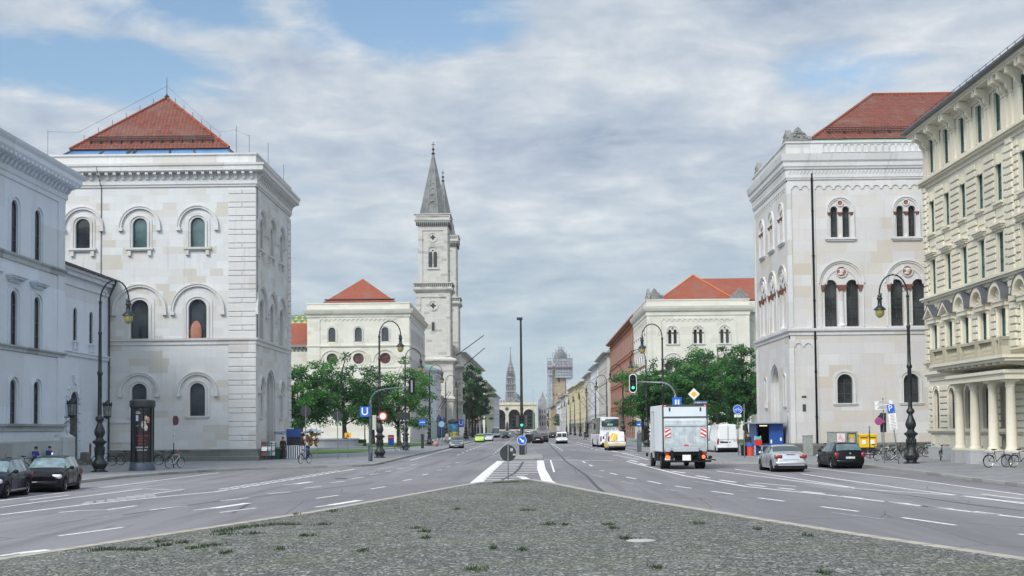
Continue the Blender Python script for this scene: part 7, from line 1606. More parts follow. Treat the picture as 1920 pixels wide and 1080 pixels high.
# left kiosk: blue board, striped skirt, little canopy, postcard racks
x = at_px(552, 104)
t = thing('market_stall', 'blue and white striped market stall with chalk board at the corner of the left palace', 'market stall', (x, 104, .125)); W = M_CLK
mb = MB()
for k in range(9): mb.box(-.55+.36*k*.5, -.32+.02, 0, -.55+.36*k*.5+.09, -.27, 1.05)
mb2 = MB(); mb2.rbox(-.55, -.27, 0, 1.15, .5, 1.05, .01); st = part('counter_skirt', mb2, mat('navy_stripe', (.02, .04, .16), .8), t); link('white_stripes', mb.mesh('white_stripes', M_SIGNW), st)
mb = MB(); mb.rbox(-.6, -.2, 1.08, .55, -.1, 1.75, .01); part('chalk_board', mb, mat('chalkboard', (.02, .022, .025), .7, 0, .5, 12), t); mb = MB(); mb.rbox(-.62, -.24, 1.75, .6, -.12, 2.4, .01); part('blue_board', mb, mat('stall_blue', (.02, .07, .28), .6), t)
mb = MB(); mb.rbox(-1.6, -.3, 2.15, -.62, .9, 2.22, .01); mb.box(-1.6, -.32, 1.95, -.62, -.3, 2.2); part('side_awning', mb, mat('striped_cloth', (.30, .33, .40), .8, 0, .8, 5), t)
for u, v in ((-1.55, -.25), (-.6, .5), (1.9, -.2), (1.15, .5)): mb = MB(); mb.tube([(u, v, 0), (u, v, 2.2)], .03, 5); part('support', mb, M_STEEL, t)
mb = MB(); mb.prism([(.6, 2.1), (1.4, 2.42), (2.3, 2.15), (2.25, 2.05), (1.4, 2.28), (.65, 2.02)], -.5, .8, back=True); part('canopy', mb, mat('cream_blue_canopy', (.36, .42, .50), .8, 0, .4, 4), t)
mb = MB(); rr = random.Random(12)
for k in range(34): mb.ell((rr.uniform(.65, 1.9), rr.uniform(-.35, .3), rr.uniform(1.05, 1.95)), rr.uniform(.06, .16), .1, rr.uniform(.08, .2), 6, 5); mb.cur = 0
go = part('hanging_goods', mb, mat('mixed_goods', (.03, .03, .03), .8, 0, .3, 4, col2=(.30, .12, .08)), t)
mb = MB()
for k in range(10): mb.ell((rr.uniform(.75, 2.0), rr.uniform(-.4, -.2), rr.uniform(1.1, 1.9)), .07, .06, .11, 6, 5)
part('yellow_goods', mb, mat('yellow_goods', (.55, .45, .12), .8, 0, .5, 6), t)
for k, (px, Y, lab, c) in enumerate(((496, 99.5, 'dark red postcard rack leaning by the corner plinth of the left palace', (.16, .04, .04)), (503, 100.6, 'turquoise newspaper rack between the other two racks by the left palace', (.08, .30, .26)), (511, 101.5, 'white easel of posters nearest the striped stall', (.60, .60, .62)))):
    t = thing('display_rack', lab, 'display rack', (at_px(px, Y), Y, .125), 0, 'display racks by the market stall')
    m_ = mat('rack_%d' % k, c, .6, 0, .2, 3); mb = MB()
    for s_ in (-1, 1): mb.tube([(s_*.28, -.2, 0), (s_*.24, .1, 1.5-.1*k)], .025, 5)
    for z in (.3, .8, 1.3): mb.tube([(-.27, -.1, z), (.27, -.1, z)], .02, 4)
    part('frame', mb, M_IRON, t); rr = random.Random(k)
    for j in range(3): z = .32+.4*j; mb = MB(); mb.m = Matrix.Translation((0, -.12, z)) @ Matrix.Rotation(R_(-14), 4, 'X'); mb.rbox(-.22, -.02, 0, .2, .02, .34, .01); part('sheet', mb, m_ if j != 1 else M_SIGNW, t)
t = cabinet('stall_box', 'low dark green box behind the display racks', 'box', at_px(521, 103.5), 103.5, .8, .5, .75, mat('dark_green_box', (.02, .09, .05), .6))

# ================================================================== BICYCLES
def make_bike(cm, label, loc, rz, lean=0, group='bicycles parked around the forum'):
    root = thing('bicycle', label, 'bicycle', loc, rz, group); root.rotation_euler = (R_(lean), 0, rz)
    for k, x in enumerate((-.53, .53)):
        mb = MB(); mb.torus((x, 0, .34), .315, .022, 28, 6, 'y'); w = part('wheel', mb, M_RUBBER, root, 60)
        mb = MB(); mb.torus((x, 0, .34), .295, .012, 28, 4, 'y')
        for j in range(14): a = 2*PI*j/14; mb.tube([(x, 0, .34), (x+.29*math.cos(a), 0, .34+.29*math.sin(a))], .003, 3, False)
        mb.lathe([(.03, -.05), (.03, .05)], x, 0, .34, 8, axis='y'); link('rim', mb.mesh('rim', M_ALU), w)
        mb = MB(); mb.band([(x+.345*math.cos(a), .34+.345*math.sin(a)) for a in [PI*(.1+.75*q/8) for q in range(9)]] if k else [(x+.345*math.cos(a), .34+.345*math.sin(a)) for a in [PI*(.15+.85*q/8) for q in range(9)]], [(x+.355*math.cos(a), .34+.355*math.sin(a)) for a in [PI*(.1+.75*q/8) for q in range(9)]] if k else [(x+.355*math.cos(a), .34+.355*math.sin(a)) for a in [PI*(.15+.85*q/8) for q in range(9)]], -.025, .025); part('mudguard', mb, M_IRON, root)
    mb = MB(); bb = (-.08, 0, .30); st = (-.22, 0, .82); ht = (.34, 0, .86); hb = (.37, 0, .74); rw_ = (-.53, 0, .34)
    for a, b, r in ((bb, st, .018), (st, ht, .018), (bb, hb, .021), (ht, hb, .022)): mb.tube([a, b], r, 6)
    for s_ in (-.05, .05):
        mb.tube([bb, (rw_[0], s_, rw_[2])], .011, 5); mb.tube([(st[0], 0, st[2]-.06), (rw_[0], s_, rw_[2])], .010, 5); mb.tube([hb, (.46, s_, .5), (.53, s_, .34)], .012, 5)
    part('frame', mb, cm, root, 60)
    mb = MB(); mb.tube([ht, (.32, 0, .98)], .014, 6); mb.tube([(.2, -.28, 1.04), (.30, -.24, 1.03), (.34, -.08, .99), (.34, .08, .99), (.30, .24, 1.03), (.2, .28, 1.04)], .013, 6); part('handlebar', mb, M_STEEL, root, 60)
    mb = MB(); mb.tube([st, (-.25, 0, .92)], .013, 6); mb.ell((-.28, 0, .95), .14, .075, .035, 10, 6); mb.ell((-.16, 0, .945), .1, .03, .025, 8, 5); part('saddle', mb, M_PLAST, root, 60)
    mb = MB(); mb.torus(bb, .09, .008, 16, 4, 'y'); mb.tube([(bb[0], -.07, bb[2]), (bb[0]+.12, -.07, bb[2]-.12), (bb[0]+.12, -.14, bb[2]-.12)], .011, 5); mb.tube([(bb[0], .07, bb[2]), (bb[0]-.12, .07, bb[2]+.12), (bb[0]-.12, .14, bb[2]+.12)], .011, 5); part('crank', mb, M_STEEL, root)
    mb = MB(); [mb.tube([(-.66, y, .74), (-.32, y, .74)], .01, 4) for y in (-.05, 0, .05)]; mb.tube([(-.62, -.05, .74), (-.53, -.06, .36)], .008, 4); mb.tube([(-.62, .05, .74), (-.53, .06, .36)], .008, 4); part('carrier', mb, M_IRON, root)
    return root
C_K = mat('bike_black', (.02, .02, .022), .4); C_W = mat('bike_white', (.62, .62, .60), .4); C_S = mat('bike_silver', (.35, .36, .38), .35, .6); C_B = mat('bike_blue', (.03, .08, .25), .4)
b0 = make_bike(C_K, 'black bicycle behind the dark advertising column, left of it', (at_px(213, 90), 88, .125), R_(8), 6)
bw = make_bike(C_W, 'white bicycle with red saddle cover chained to the sign post by the left palace', (at_px(323, 80), 80.5, .125), R_(62), 5)
def bk(src, x, y, rz, lean, label): 
    c = copy_tree(src, (x, y, .125), None, label); c.rotation_euler = (R_(lean), 0, R_(rz)); return c
spots = [(b0, 241, 89, 5, -6, 'black bicycle against the plinth, right behind the dark advertising column'), (b0, 283, 88.5, 12, 6, 'dark bicycle just right of the dark advertising column'), (b0, 312, 88, -10, 5, 'dark bicycle leaning behind the white one by the left palace'),
         (bw, 1655, 82.5, 25, 7, 'white bicycle, frontmost of the row by the lamp, with a lilac seat'), (bw, 1671, 83, 40, 6, 'white bicycle second from the left in the row beside the lamp post'), (b0, 1684, 85, 15, -5, 'dark bicycle third in the row beside the lamp post'), (b0, 1700, 87, 70, 5, 'black bicycle half behind the ornate lamp base'), (b0, 1722, 90, 10, 5, 'black bicycle right of the ornate lamp base'), (bw, 1737, 92, 20, 6, 'pale bicycle against the corner right of the ornate lamp'),
         (b0, 1645, 88, -20, 6, 'bicycle behind the frontmost white one, near the letter boxes'), (b0, 1690, 91, 30, 5, 'bicycle deep in the row, behind the parking sign'), (b0, 1548, 95, 35, 8, 'bicycle leaning at the drainpipe behind the black hatchback'), (b0, 1562, 94.5, 10, 6, 'bicycle in front of the poster cabinet'), (bw, 1660, 90, 60, 6, 'yellowish bicycle behind the round grey sign')]
for s_, px, Y, rz, le, lab in spots: bk(s_, at_px(px, Y), Y, rz, le, lab)
bk(b0, 26.3, 81.6, 70, 6, 'black bicycle leaning by the first porch pedestal of the cream townhouse')
bk(b0, 24.75, 67.6, 14, 6, 'black bicycle in front of the right porch pedestals, left of the other')
bk(b0, 25.9, 67.3, 20, 6, 'black bicycle cut by the right edge of the picture')
bk(b0, at_px(577, 89.5), 88.2, 68, 5, 'bicycle chained to the sign pole in front of the striped market stall')
bk(b0, at_px(752, 133), 134, 25, 8, 'bicycle leaning at the foot of the second left lamp past the U sign')
bk(b0, at_px(66, 76), 75, 12, 8, 'bicycle with a box held by the left man in the blue jersey')
bk(b0, at_px(12, 70), 71, 20, 6, 'bicycle at the left edge behind the parked hatchback')
t = thing('sign_post', 'pole with a narrow edge-on sign and stickers beside the white bicycle at the left', 'traffic sign', (at_px(327.5, 81.5), 81.3, .125)); pole(t, 0, 0, 3.3, .035, M_IRON); disc_sign(t, .12, 0, 3.0, .3, mat('sign_plum', (.10, .02, .05), .5), (M_BACK, .8), rz=R_(70)); mb = MB(); mb.tube([(0, 0, 1.6), (0, 0, 2.7)], .045, 8); part('sticker_wrap', mb, mat('stickered_pole', (.45, .45, .45), .6, 0, .6, 12), t)
t = thing('bollard', 'small round pink-grey stone ball on the left pavement by the third lamp', 'bollard', (at_px(817, 165), 165, .125)); mb = MB(); mb.ell((0, 0, .35), .38, .38, .38, 14, 10); mb.lathe([(.25, 0), (.2, .1)], 0, 0, 0, 10); part('ball', mb, mat('pink_granite', (.35, .20, .18), .7), t, 60)

# ================================================================== VEHICLES
WH = {}
def wheel_meshes(r, w):
    if (r, w) in WH: return WH[(r, w)]
    mb = MB(); mb.lathe([(r*.62, -w/2+.01), (r*.9, -w/2), (r*.98, -w/2+.025), (r, -w/2+.06), (r, w/2-.06), (r*.98, w/2-.025), (r*.9, w/2), (r*.62, w/2-.01)], 0, 0, 0, 24, axis='x'); ty = mb.mesh('tyre', M_RUBBER, 40)
    mb = MB(); mb.lathe([(r*.62, -w/2+.03), (r*.64, w/2-.0), (r*.58, w/2-.03), (r*.5, w/2-.045)], 0, 0, 0, 24, axis='x')
    for k in range(7):
        a = 2*PI*k/7; c, s_ = math.cos(a), math.sin(a); i = mb.V([(w/2-.02, c*.05*r-s_*.09*r, s_*.05*r+c*.09*r), (w/2-.02, c*.05*r+s_*.09*r, s_*.05*r-c*.09*r), (w/2-.012, c*.6*r+s_*.07*r, s_*.6*r-c*.07*r), (w/2-.012, c*.6*r-s_*.07*r, s_*.6*r+c*.07*r)]); mb.F(i, i+1, i+2, i+3)
    mb.lathe([(.13*r, w/2-.04), (.12*r, w/2)], 0, 0, 0, 10, axis='x'); ri = mb.mesh('rim', M_ALU)
    mb = MB(); mb.lathe([(r*.58, w/2-.06), (r*.57, w/2-.05)], 0, 0, 0, 16, axis='x'); di = mb.mesh('brake_disc', M_PLAST)
    WH[(r, w)] = (ty, ri, di); return WH[(r, w)]
def lerp_tab(tab, y):
    if y >= tab[0][0]: return tab[0][1]
    for (a, va), (b, vb) in zip(tab, tab[1:]):
        if y >= b: t = (y-a)/(b-a); return va+(vb-va)*t
    return tab[-1][1]
def smooth_tab(tab, y, h=.12): return (lerp_tab(tab, y-h)+2*lerp_tab(tab, y)+lerp_tab(tab, y+h))/4
def car(label, cat, loc, heading, top, belt, half, wheels, R=.31, paint=None, ws=None, rw=None, sides=(), bot=.20, group=None, glass=None, name='car', roofw=.72, trimm=None, tumble=.30, wheel_w=.2, sm=.12, lights=None, trim_z=None):
    """tables run from front (+y) to rear; ws/rw: y ranges whose top faces are glass; sides: y ranges of side glass"""
    root = thing(name, label, cat, (loc[0], loc[1], 0), heading, group)
    yF, yR = top[0][0], top[-1][0]; Ra = R*1.17
    ys = set([yF, yR]); n = 46
    for k in range(n+1): ys.add(yR+(yF-yR)*k/n)
    for yw in wheels:
        for k in range(13): ys.add(yw+Ra*math.cos(PI*k/12))
    for a in [q for s_ in sides for q in s_]+list(ws or [])+list(rw or []): ys.add(a)
    ys = sorted(ys, reverse=True); ys2 = [ys[0]]
    for y in ys[1:]:
        if ys2[-1]-y > .012: ys2.append(y)
    ys = ys2; rows = []
    key = set([q for s_ in sides for q in s_]+list(ws or [])+list(rw or []))
    for y in ys:
        w = smooth_tab(half, y, .08); zt = smooth_tab(top, y, sm*.6); tb = min(smooth_tab(belt, y, .1), zt-.004); e = min(1, max(0, min(yF-y, y-yR)/.25)); z0 = bot+.12*(1-e)
        for yw in wheels:
            d = abs(y-yw)
            if d < Ra: z0 = max(z0, R+math.sqrt(max(0, Ra*Ra-d*d)))
        z0 = min(z0, tb-.08)
        h = zt-tb; wt = w*.94; wr = max(.2, wt-tumble*h-.05*min(1, h/.1)); 
        m1 = max(z0+.02, bot+(tb-bot)*.30); m2 = max(z0+.04, bot+(tb-bot)*.66)
        pts = [(w*.94, z0), (w*.99, max(z0+.01, m1)), (w, max(z0+.03, m2)), (w*.985, max(z0+.05, tb-.05)), (wt, tb), (wr, tb+max(.002, h-.045*min(1, h/.15))), (wr-.09, tb+h*.985+.001), (wr*.45, zt+.012), (0, zt+.018)]
        rows.append((y, pts))
    bins = {'body': MB(), 'windscreen': MB(), 'rear_window': MB(), 'side_glass': MB()}
    def inr(y, r_): return r_ and r_[1]-1e-4 <= y <= r_[0]+1e-4
    for (ya, pa), (yb, pb) in zip(rows, rows[1:]):
        ym = (ya+yb)/2
        for j in range(8):
            kind = 'body'
            if j in (5, 6, 7) and inr(ym, ws): kind = 'windscreen'
            if j in (5, 6, 7) and inr(ym, rw): kind = 'rear_window'
            if j == 4 and any(inr(ym, s_) for s_ in sides) : kind = 'side_glass'
            b = bins[kind]
            for s_ in (1, -1): i = b.V([(s_*pa[j][0], ya, pa[j][1]), (s_*pb[j][0], yb, pb[j][1]), (s_*pb[j+1][0], yb, pb[j+1][1]), (s_*pa[j+1][0], ya, pa[j+1][1])]); b.F(i, i+1, i+2, i+3)
    for (y, p), d in ((rows[0], 1), (rows[-1], -1)):
        full = [(x, y, z) for x, z in p]+[(-x, y, z) for x, z in reversed(p[:-1])]; i = bins['body'].V(full); bins['body'].F(*range(i, i+len(full)))
    for k, b in bins.items():
        if not b.f: continue
        me = b.mesh(k, paint if k == 'body' else (glass or M_CGLASS)); bm = bmesh.new(); bm.from_mesh(me); bmesh.ops.remove_doubles(bm, verts=bm.verts, dist=.0008); bmesh.ops.recalc_face_normals(bm, faces=bm.faces); bm.to_mesh(me); bm.free()
        me.polygons.foreach_set('use_smooth', [True]*len(me.polygons)); me.set_sharp_from_angle(angle=R_(38)); link(k, me, root)
    wm = max(h_[1] for h_ in half)
    mb = MB(); mb.box(-wm+.22, yR+.25, bot-.02, wm-.22, yF-.25, lerp_tab(belt, 0)-.12)
    for yw in wheels:
        mb.lathe([(Ra*.98, -wm+.06), (Ra*.98, wm-.06)], 0, yw, R, 20, axis='x')
    part('underbody', mb, M_PLAST, root)  # near-black underside colour deepens the contact shade below the vehicle
    mb = MB(); mb.box(-wm+.1, yR+.12, bot-.02, wm-.1, yR+.3, bot+.16); part('rear_apron', mb, M_PLAST, root)
    ty, ri, di = wheel_meshes(R, wheel_w)
    for yw in wheels:
        for s_ in (1, -1):
            o = link('wheel', ty, root, (s_*(wm-wheel_w/2-.015), yw, R)); o.rotation_euler.z = 0 if s_ > 0 else PI
            link('rim', ri, o); link('brake_disc', di, o)
    root['wm'] = 0; del root['wm']
    return root, rows, wm
def lights(root, yF, yR, wm, hz=(.58, .72), tz=(.72, .95), hx=(.42, .14), tx=.16, plate=None, plate_z=.45, front_plate=None, lit=False, fz=.42, mir=None, mirm=None, curve=.1, tail_depth=.2, side_in=.05):
    for s_ in (-1, 1):
        mb = MB(); a, b = sorted((s_*(wm-.05-hx[0]), s_*(wm-.05))); mb.rbox(a, yF-.34, hz[0], b, yF-.035, hz[1], .05); part('headlight', mb, M_HL, root, 50)
        mb = MB(); a, b = sorted((s_*(wm-side_in-tx), s_*(wm-side_in+.025))); mb.rbox(a, yR-.006, tz[0], b, yR+tail_depth, tz[1], .03); part('tail_light', mb, M_TLO if lit else M_TL, root, 50)
        if mir: mb = MB(); mb.ell((s_*(wm+.09), mir[0], mir[1]), .11, .07, .075, 10, 7); mb.tube([(s_*(wm-.06), mir[0], mir[1]-.04), (s_*(wm+.05), mir[0], mir[1]-.02)], .025, 6); part('wing_mirror', mb, mirm or M_PLAST, root, 60)
    mb = MB(); mb.rbox(-.42, yF-.02, fz-.12, .42, yF+.012, fz+.06, .02); part('grille', mb, M_PLAST, root)
    if plate is not None:
        mb = MB(); mb.rbox(-.26, yR-.022, plate_z-.055, .26, yR-.008, plate_z+.055, .008); p = part('number_plate', mb, M_SIGNW, root); q = text('plate_lettering', plate, .10, M_PLAST, p, (.02, yR-.024, plate_z), (PI/2, 0, 0), .001, .85)
        mb = MB(); mb.box(-.26, yR-.0245, plate_z-.055, -.225, yR-.022, plate_z+.055); link('plate_band', mb.mesh('plate_band', M_BLUE), p)
    if front_plate:
        mb = MB(); mb.rbox(-.26, yF+.008, fz-.2, .26, yF+.022, fz-.09, .008); part('number_plate', mb, M_SIGNW, root)
def seam(root, ys_, wm, z0, z1):
    for s_ in (-1, 1):
        mb = MB()
        for y in ys_: mb.box(s_*(wm-.002)-.004, y-.006, z0, s_*(wm-.002)+.004, y+.006, z1)
        part('door_seam', mb, M_PLAST, root)
# profiles ----------------------------------------------------------
HATCH = dict(top=[(1.98, .62), (1.92, .72), (1.5, .86), (1.05, .96), (.98, .99), (.30, 1.38), (0, 1.44), (-.6, 1.46), (-1.25, 1.43), (-1.58, 1.37), (-1.86, 1.0), (-1.98, .94), (-2.03, .58)],
             belt=[(1.98, .58), (1.5, .80), (.98, .91), (0, .93), (-1.4, .98), (-1.86, .96), (-2.03, .56)], half=[(1.98, .58), (1.85, .74), (1.5, .84), (.5, .87), (-1.3, .87), (-1.8, .845), (-2.03, .79)],
             wheels=(1.25, -1.26), ws=(.98, .30), rw=(-1.55, -1.85), sides=((.72, .02), (-.04, -.82), (-.88, -1.24)))
def hatch_car(label, loc, hd, paint, plate=None, lit=False, group=None, glass=None, sm=.12, **k):
    r, rows, wm = car(label, 'car', loc, hd, paint=paint, group=group, name='hatchback_car', R=.30, glass=glass, **HATCH)
    lights(r, 1.95, -2.03, wm, hz=(.56, .74), tz=(.64, .90), tx=.19, side_in=.045, tail_depth=.14, plate=plate, plate_z=.62, front_plate=True, lit=lit, mir=(.62, .98), mirm=k.get('mirm')); seam(r, (.80, -.04, -.86), wm, .30, .92)
    mb = MB(); mb.rbox(-.78, -2.07, .26, .78, -1.9, .52, .05); mb.rbox(-.72, 1.85, .22, .72, 2.02, .50, .05); part('bumper', mb, k.get('bump', paint), r, 50)
    mb = MB(); [mb.rbox(s_*.875-.02, -.95, .25, s_*.875+.02, .92, .31, .01) for s_ in (-1, 1)]; part('sill_strip', mb, M_STEEL if k.get('strip') else M_PLAST, r)
    mb = MB(); mb.tube([(.02, -1.15, 1.42), (.02, -1.35, 1.62)], .008, 4); part('aerial', mb, M_PLAST, r)
    return r
# --- the two parked hatchbacks at the left: noses towards the camera
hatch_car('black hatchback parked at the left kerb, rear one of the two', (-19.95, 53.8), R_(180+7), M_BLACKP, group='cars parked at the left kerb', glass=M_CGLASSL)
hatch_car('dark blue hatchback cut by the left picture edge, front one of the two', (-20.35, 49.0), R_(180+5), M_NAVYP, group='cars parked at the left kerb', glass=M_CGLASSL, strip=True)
# --- black hatchback right
g_ = hatch_car('black hatchback parked at the right kerb with its rear to the camera', (17.85, 73.2), R_(3), M_BLACKP, plate='M LC 4335', group=None, glass=mat('tinted_teal_glass', (.07, .12, .13), .06, 0, .5, 1.5, spec=.9))
mb = MB(); mb.lathe([(.055, -.005), (.055, .005)], .0, -2.04, .86, 14, axis='y'); part('badge', mb, M_CHROME, g_); mb = MB(); mb.rbox(-.5, -1.5, 1.395, .5, -1.3, 1.425, .01); part('roof_spoiler', mb, M_BLACKP, g_, 50)
# --- silver coupe-convertible
SC = dict(top=[(2.2, .60), (2.1, .70), (1.6, .86), (1.1, .95), (1.0, .97), (.30, 1.33), (-.1, 1.40), (-.5, 1.40), (-.85, 1.33), (-1.45, 1.04), (-1.6, 1.01), (-2.1, .96), (-2.22, .80), (-2.26, .6)],
          belt=[(2.2, .56), (1.6, .80), (1.0, .90), (0, .92), (-1.2, .98), (-1.6, .96), (-2.1, .86), (-2.26, .58)], half=[(2.2, .55), (2.05, .74), (1.6, .86), (.5, .89), (-1.4, .89), (-1.9, .84), (-2.26, .70)],
          wheels=(1.35, -1.28), ws=(1.0, .30), rw=(-.82, -1.42), sides=((.75, -.25), (-.30, -.85)))
r, rows, wm = car('silver coupe with closed hard top seen from behind, driving at the right', 'car', (13.75, 69.2), R_(2), paint=M_SILV, R=.31, name='coupe_car', **SC)
lights(r, 2.17, -2.26, wm, tz=(.72, .90), tx=.34, plate='M AJ 5575', plate_z=.50, mir=(.62, .98), mirm=M_SILV, tail_depth=.35, side_in=.09); seam(r, (.85, -.38), wm, .32, .9)
mb = MB(); mb.rbox(-.82, -2.30, .38, .82, -2.1, .58, .06); mb.rbox(-.74, 2.05, .22, .74, 2.24, .5, .05); part('bumper', mb, M_SILV, r, 50); mb = MB(); mb.rbox(-.84, -2.27, .16, .84, -1.95, .37, .03); part('lower_valance', mb, M_PLAST, r); mb = MB(); mb.rbox(-.22, -2.17, .92, .22, -2.12, .94, .005); part('brake_light', mb, M_TL, r); mb = MB(); mb.rbox(-.42, -2.275, .655, .42, -2.255, .675, .004); part('chrome_strip', mb, M_CHROME, r)  # black lower valance puts the shade under the tail into colour
# --- oncoming silver saloon
SAL = dict(top=[(2.3, .60), (2.2, .72), (1.7, .88), (1.1, .97), (1.0, 1.0), (.3, 1.38), (-.1, 1.44), (-.6, 1.44), (-1.0, 1.37), (-1.65, 1.07), (-1.75, 1.05), (-2.2, 1.0), (-2.32, .85), (-2.36, .6)], belt=[(2.3, .56), (1.7, .82), (1.0, .92), (0, .94), (-1.7, .98), (-2.2, .9), (-2.36, .58)], half=[(2.3, .6), (2.15, .78), (1.6, .88), (.5, .91), (-1.5, .90), (-2.36, .72)], wheels=(1.4, -1.4), ws=(1., .3), rw=(-.97, -1.62), sides=((.75, 0), (-.06, -1.), (-1.05, -1.4)))
def saloon(label, loc, hd, paint, lit=False, group=None, plate=''):
    r, rows, wm = car(label, 'car', loc, hd, paint=paint, R=.32, name='saloon_car', group=group, **SAL); lights(r, 2.28, -2.36, wm, hz=(.56, .70), tz=(.72, .92), tx=.3, plate=plate, plate_z=.62, front_plate=True, lit=lit, mir=(.65, 1.0), mirm=paint); mb = MB(); mb.rbox(-.8, 2.2, .24, .8, 2.34, .5, .05); mb.rbox(-.8, -2.4, .3, .8, -2.2, .56, .05); part('bumper', mb, paint, r, 50); return r
saloon('silver grey saloon coming towards the camera on the left carriageway, nearest one', (-8.6, 160), PI+R_(2), M_GREYP if False else mat('mid_grey_paint', (.17, .19, .21), .3, .5, .05, coat=.8))
hatch_car('lime green small car coming towards the camera on the left', (-8.0, 225), PI, M_LIME)
saloon('white car with dark nose behind the lime green car', (-7.0, 243), PI, M_WHP)
saloon('black saloon driving away just right of the central refuge', (1.9, 200), 0, M_BLACKP, plate='M')
hatch_car('black car half hidden to the right behind the black saloon', (3.0, 216), 0, M_BLACKP)
hatch_car('dark red car with lit brake lights in the middle of the avenue', (3.6, 262), 0, M_REDP, lit=True)
# --- vans
def van(label, loc, hd, L_, W_, H_, paint, name='van', cat='van', rear_glass=False, group=None, R=.33, nose=.9, trim=M_PLAST, bumper=None, sideglass=False, tlz=(.8, 1.25), plate='', extra=None, hoodz=1.05):
    f = L_/2; r_ = -L_/2
    top = [(f, .62), (f-.06, .78), (f-nose*.85, hoodz), (f-nose, hoodz+.06), (f-nose-.75, H_-.18), (f-nose-1.1, H_-.03), (0, H_), (r_+.25, H_-.02), (r_+.1, H_-.08), (r_+.02, H_*.55), (r_, .5)]
    belt = [(f, .58), (f-nose, hoodz-.04), (0, hoodz+.08), (r_+.1, hoodz+.12), (r_, .48)]
    half = [(f, W_/2-.26), (f-.3, W_/2-.08), (f-1, W_/2), (r_+.2, W_/2), (r_, W_/2-.07)]
    sd = [(f-nose-.25, f-nose-1.15)]
    if sideglass: sd += [(f-nose-1.22, f-nose-2.1), (f-nose-2.2, r_+.5)]
    r, rows, wm = car(label, cat, loc, hd, top, belt, half, (f-.85, r_+.95), R=R, paint=paint, ws=(f-nose, f-nose-.75), rw=None, sides=sd, name=name, group=group, tumble=.10, sm=.06, bot=.28)
    for s_ in (-1, 1):
        mb = MB(); a, b = sorted((s_*(wm-.17), s_*(wm-.03))); mb.rbox(a, r_-.012, tlz[0], b, r_+.15, tlz[1], .02); part('tail_light', mb, M_TL, r, 50)
        mb = MB(); a, b = sorted((s_*(wm-.5), s_*(wm-.12))); mb.rbox(a, f-.3, .66, b, f-.03, .86, .05); part('headlight', mb, M_HL, r, 50)
        mb = MB(); mb.rbox(s_*(wm+.1)-.08, f-nose-.3, hoodz+.1, s_*(wm+.1)+.08, f-nose-.18, hoodz+.42, .03); part('wing_mirror', mb, M_PLAST, r)
        mb = MB(); [mb.box(s_*(wm-.06)-.03, r_-.022, z, s_*(wm-.06)+.03, r_+.0, z+.07) for z in (H_*.3, H_*.55, H_*.85)]; part('door_hinge', mb, M_PLAST, r)
    mb = MB(); mb.box(-.008, r_-.006, .5, .008, r_+.03, H_-.12); mb.box(-wm+.12, r_-.006, H_*.48, wm-.12, r_+.012, H_*.48+.012); part('rear_door_seam', mb, M_PLAST, r)
    mb = MB(); mb.rbox(-wm+.04, r_-.09, .34, wm-.04, r_+.1, .54, .04); part('rear_bumper', mb, bumper or trim, r, 50); mb = MB(); mb.rbox(-wm+.15, f-.1, .3, wm-.15, f+.05, .58, .04); part('front_bumper', mb, trim, r, 50)
    mb = MB(); mb.rbox(-.26, r_-.03, .78, .26, r_-.005, .89, .008); p = part('number_plate', mb, M_SIGNW, r)
    if plate: text('plate_lettering', plate, .10, M_PLAST, p, (0, r_-.032, .835), (PI/2, 0, 0), .001, .85)
    if rear_glass:
        for s_ in (-1, 1): mb = MB(); a, b = sorted((s_*.06, s_*(wm-.2))); mb.rbox(a, r_-.012, H_*.56, b, r_+.06, H_*.88, .02); part('rear_window', mb, M_CGLASS, r)
    return r, wm, r_
tr_, wm, r_ = van('white high-roof van parked with its windowless rear doors to the camera, right of the truck', (17.55, 115.0), R_(3), 5.6, 1.97, 2.6, M_WHP, name='delivery_van', plate='', tlz=(.85, 1.35))
text('door_lettering', 'TDCi', .12, M_PLAST, tr_, (.62, r_-.02, 1.12)); text('door_lettering', 'Transporter', .09, M_PLAST, tr_, (-.62, r_-.02, 1.12)); mb = MB(); mb.rbox(-.7, r_-.012, .95, .0, r_, 1.07, .01); part('dark_strip', mb, M_PLAST, tr_); mb = MB(); mb.rbox(.08, r_-.03, .98, .22, r_, 1.06, .01); part('door_handle', mb, M_PLAST, tr_)
van('white van parked in front of the high-roof van, only its left side showing', (16.6, 121.8), R_(3), 5.4, 1.95, 2.5, M_WHP, name='delivery_van')
cd, wm, r_ = van('white and yellow panel van parked behind the coach', (9.35, 134.5), R_(2), 4.6, 1.9, 1.98, M_WHP, name='panel_van', R=.32, tlz=(.95, 1.55), bumper=mat('dark_grey_bumper', (.08, .08, .085), .6))
mb = MB(); mb.rbox(-.85, r_-.012, .62, .85, r_-.002, .74, .004); part('yellow_band', mb, M_YEL, cd); mb = MB(); mb.prism([(-.62+.34*math.cos(a)+.25, 1.42+.44*math.sin(a)) for a in [2*PI*k/20 for k in range(20)]], r_-.016, r_-.004); em = part('sun_emblem', mb, mat('emblem_yellow', (.85, .55, .03), .5), cd); mb = MB(); mb.prism([(-.62, 1.05), (-.3, 1.85), (-.24, 1.85), (-.5, 1.05)], r_-.02, r_-.016); link('emblem_slash', mb.mesh('emblem_slash', M_SIGNW), em)
text('door_lettering', 'ELCON', .16, mat('pale_grey_ink', (.5, .55, .6), .5), cd, (.45, r_-.012, 1.5))
mb = MB(); [mb.rbox(s_*.955-.01, -2.1, .42, s_*.955+.012, 1.6, .8, .004) for s_ in (-1,)]; part('yellow_side_panel', mb, M_YEL, cd)
mv, wm, r_ = van('small silver-white people carrier driving away in the right lane', (5.45, 194), 0, 4.2, 1.78, 1.78, M_WHP, name='people_carrier', cat='car', rear_glass=True, R=.31, tlz=(.85, 1.2), bumper=M_GREYP, sideglass=True)
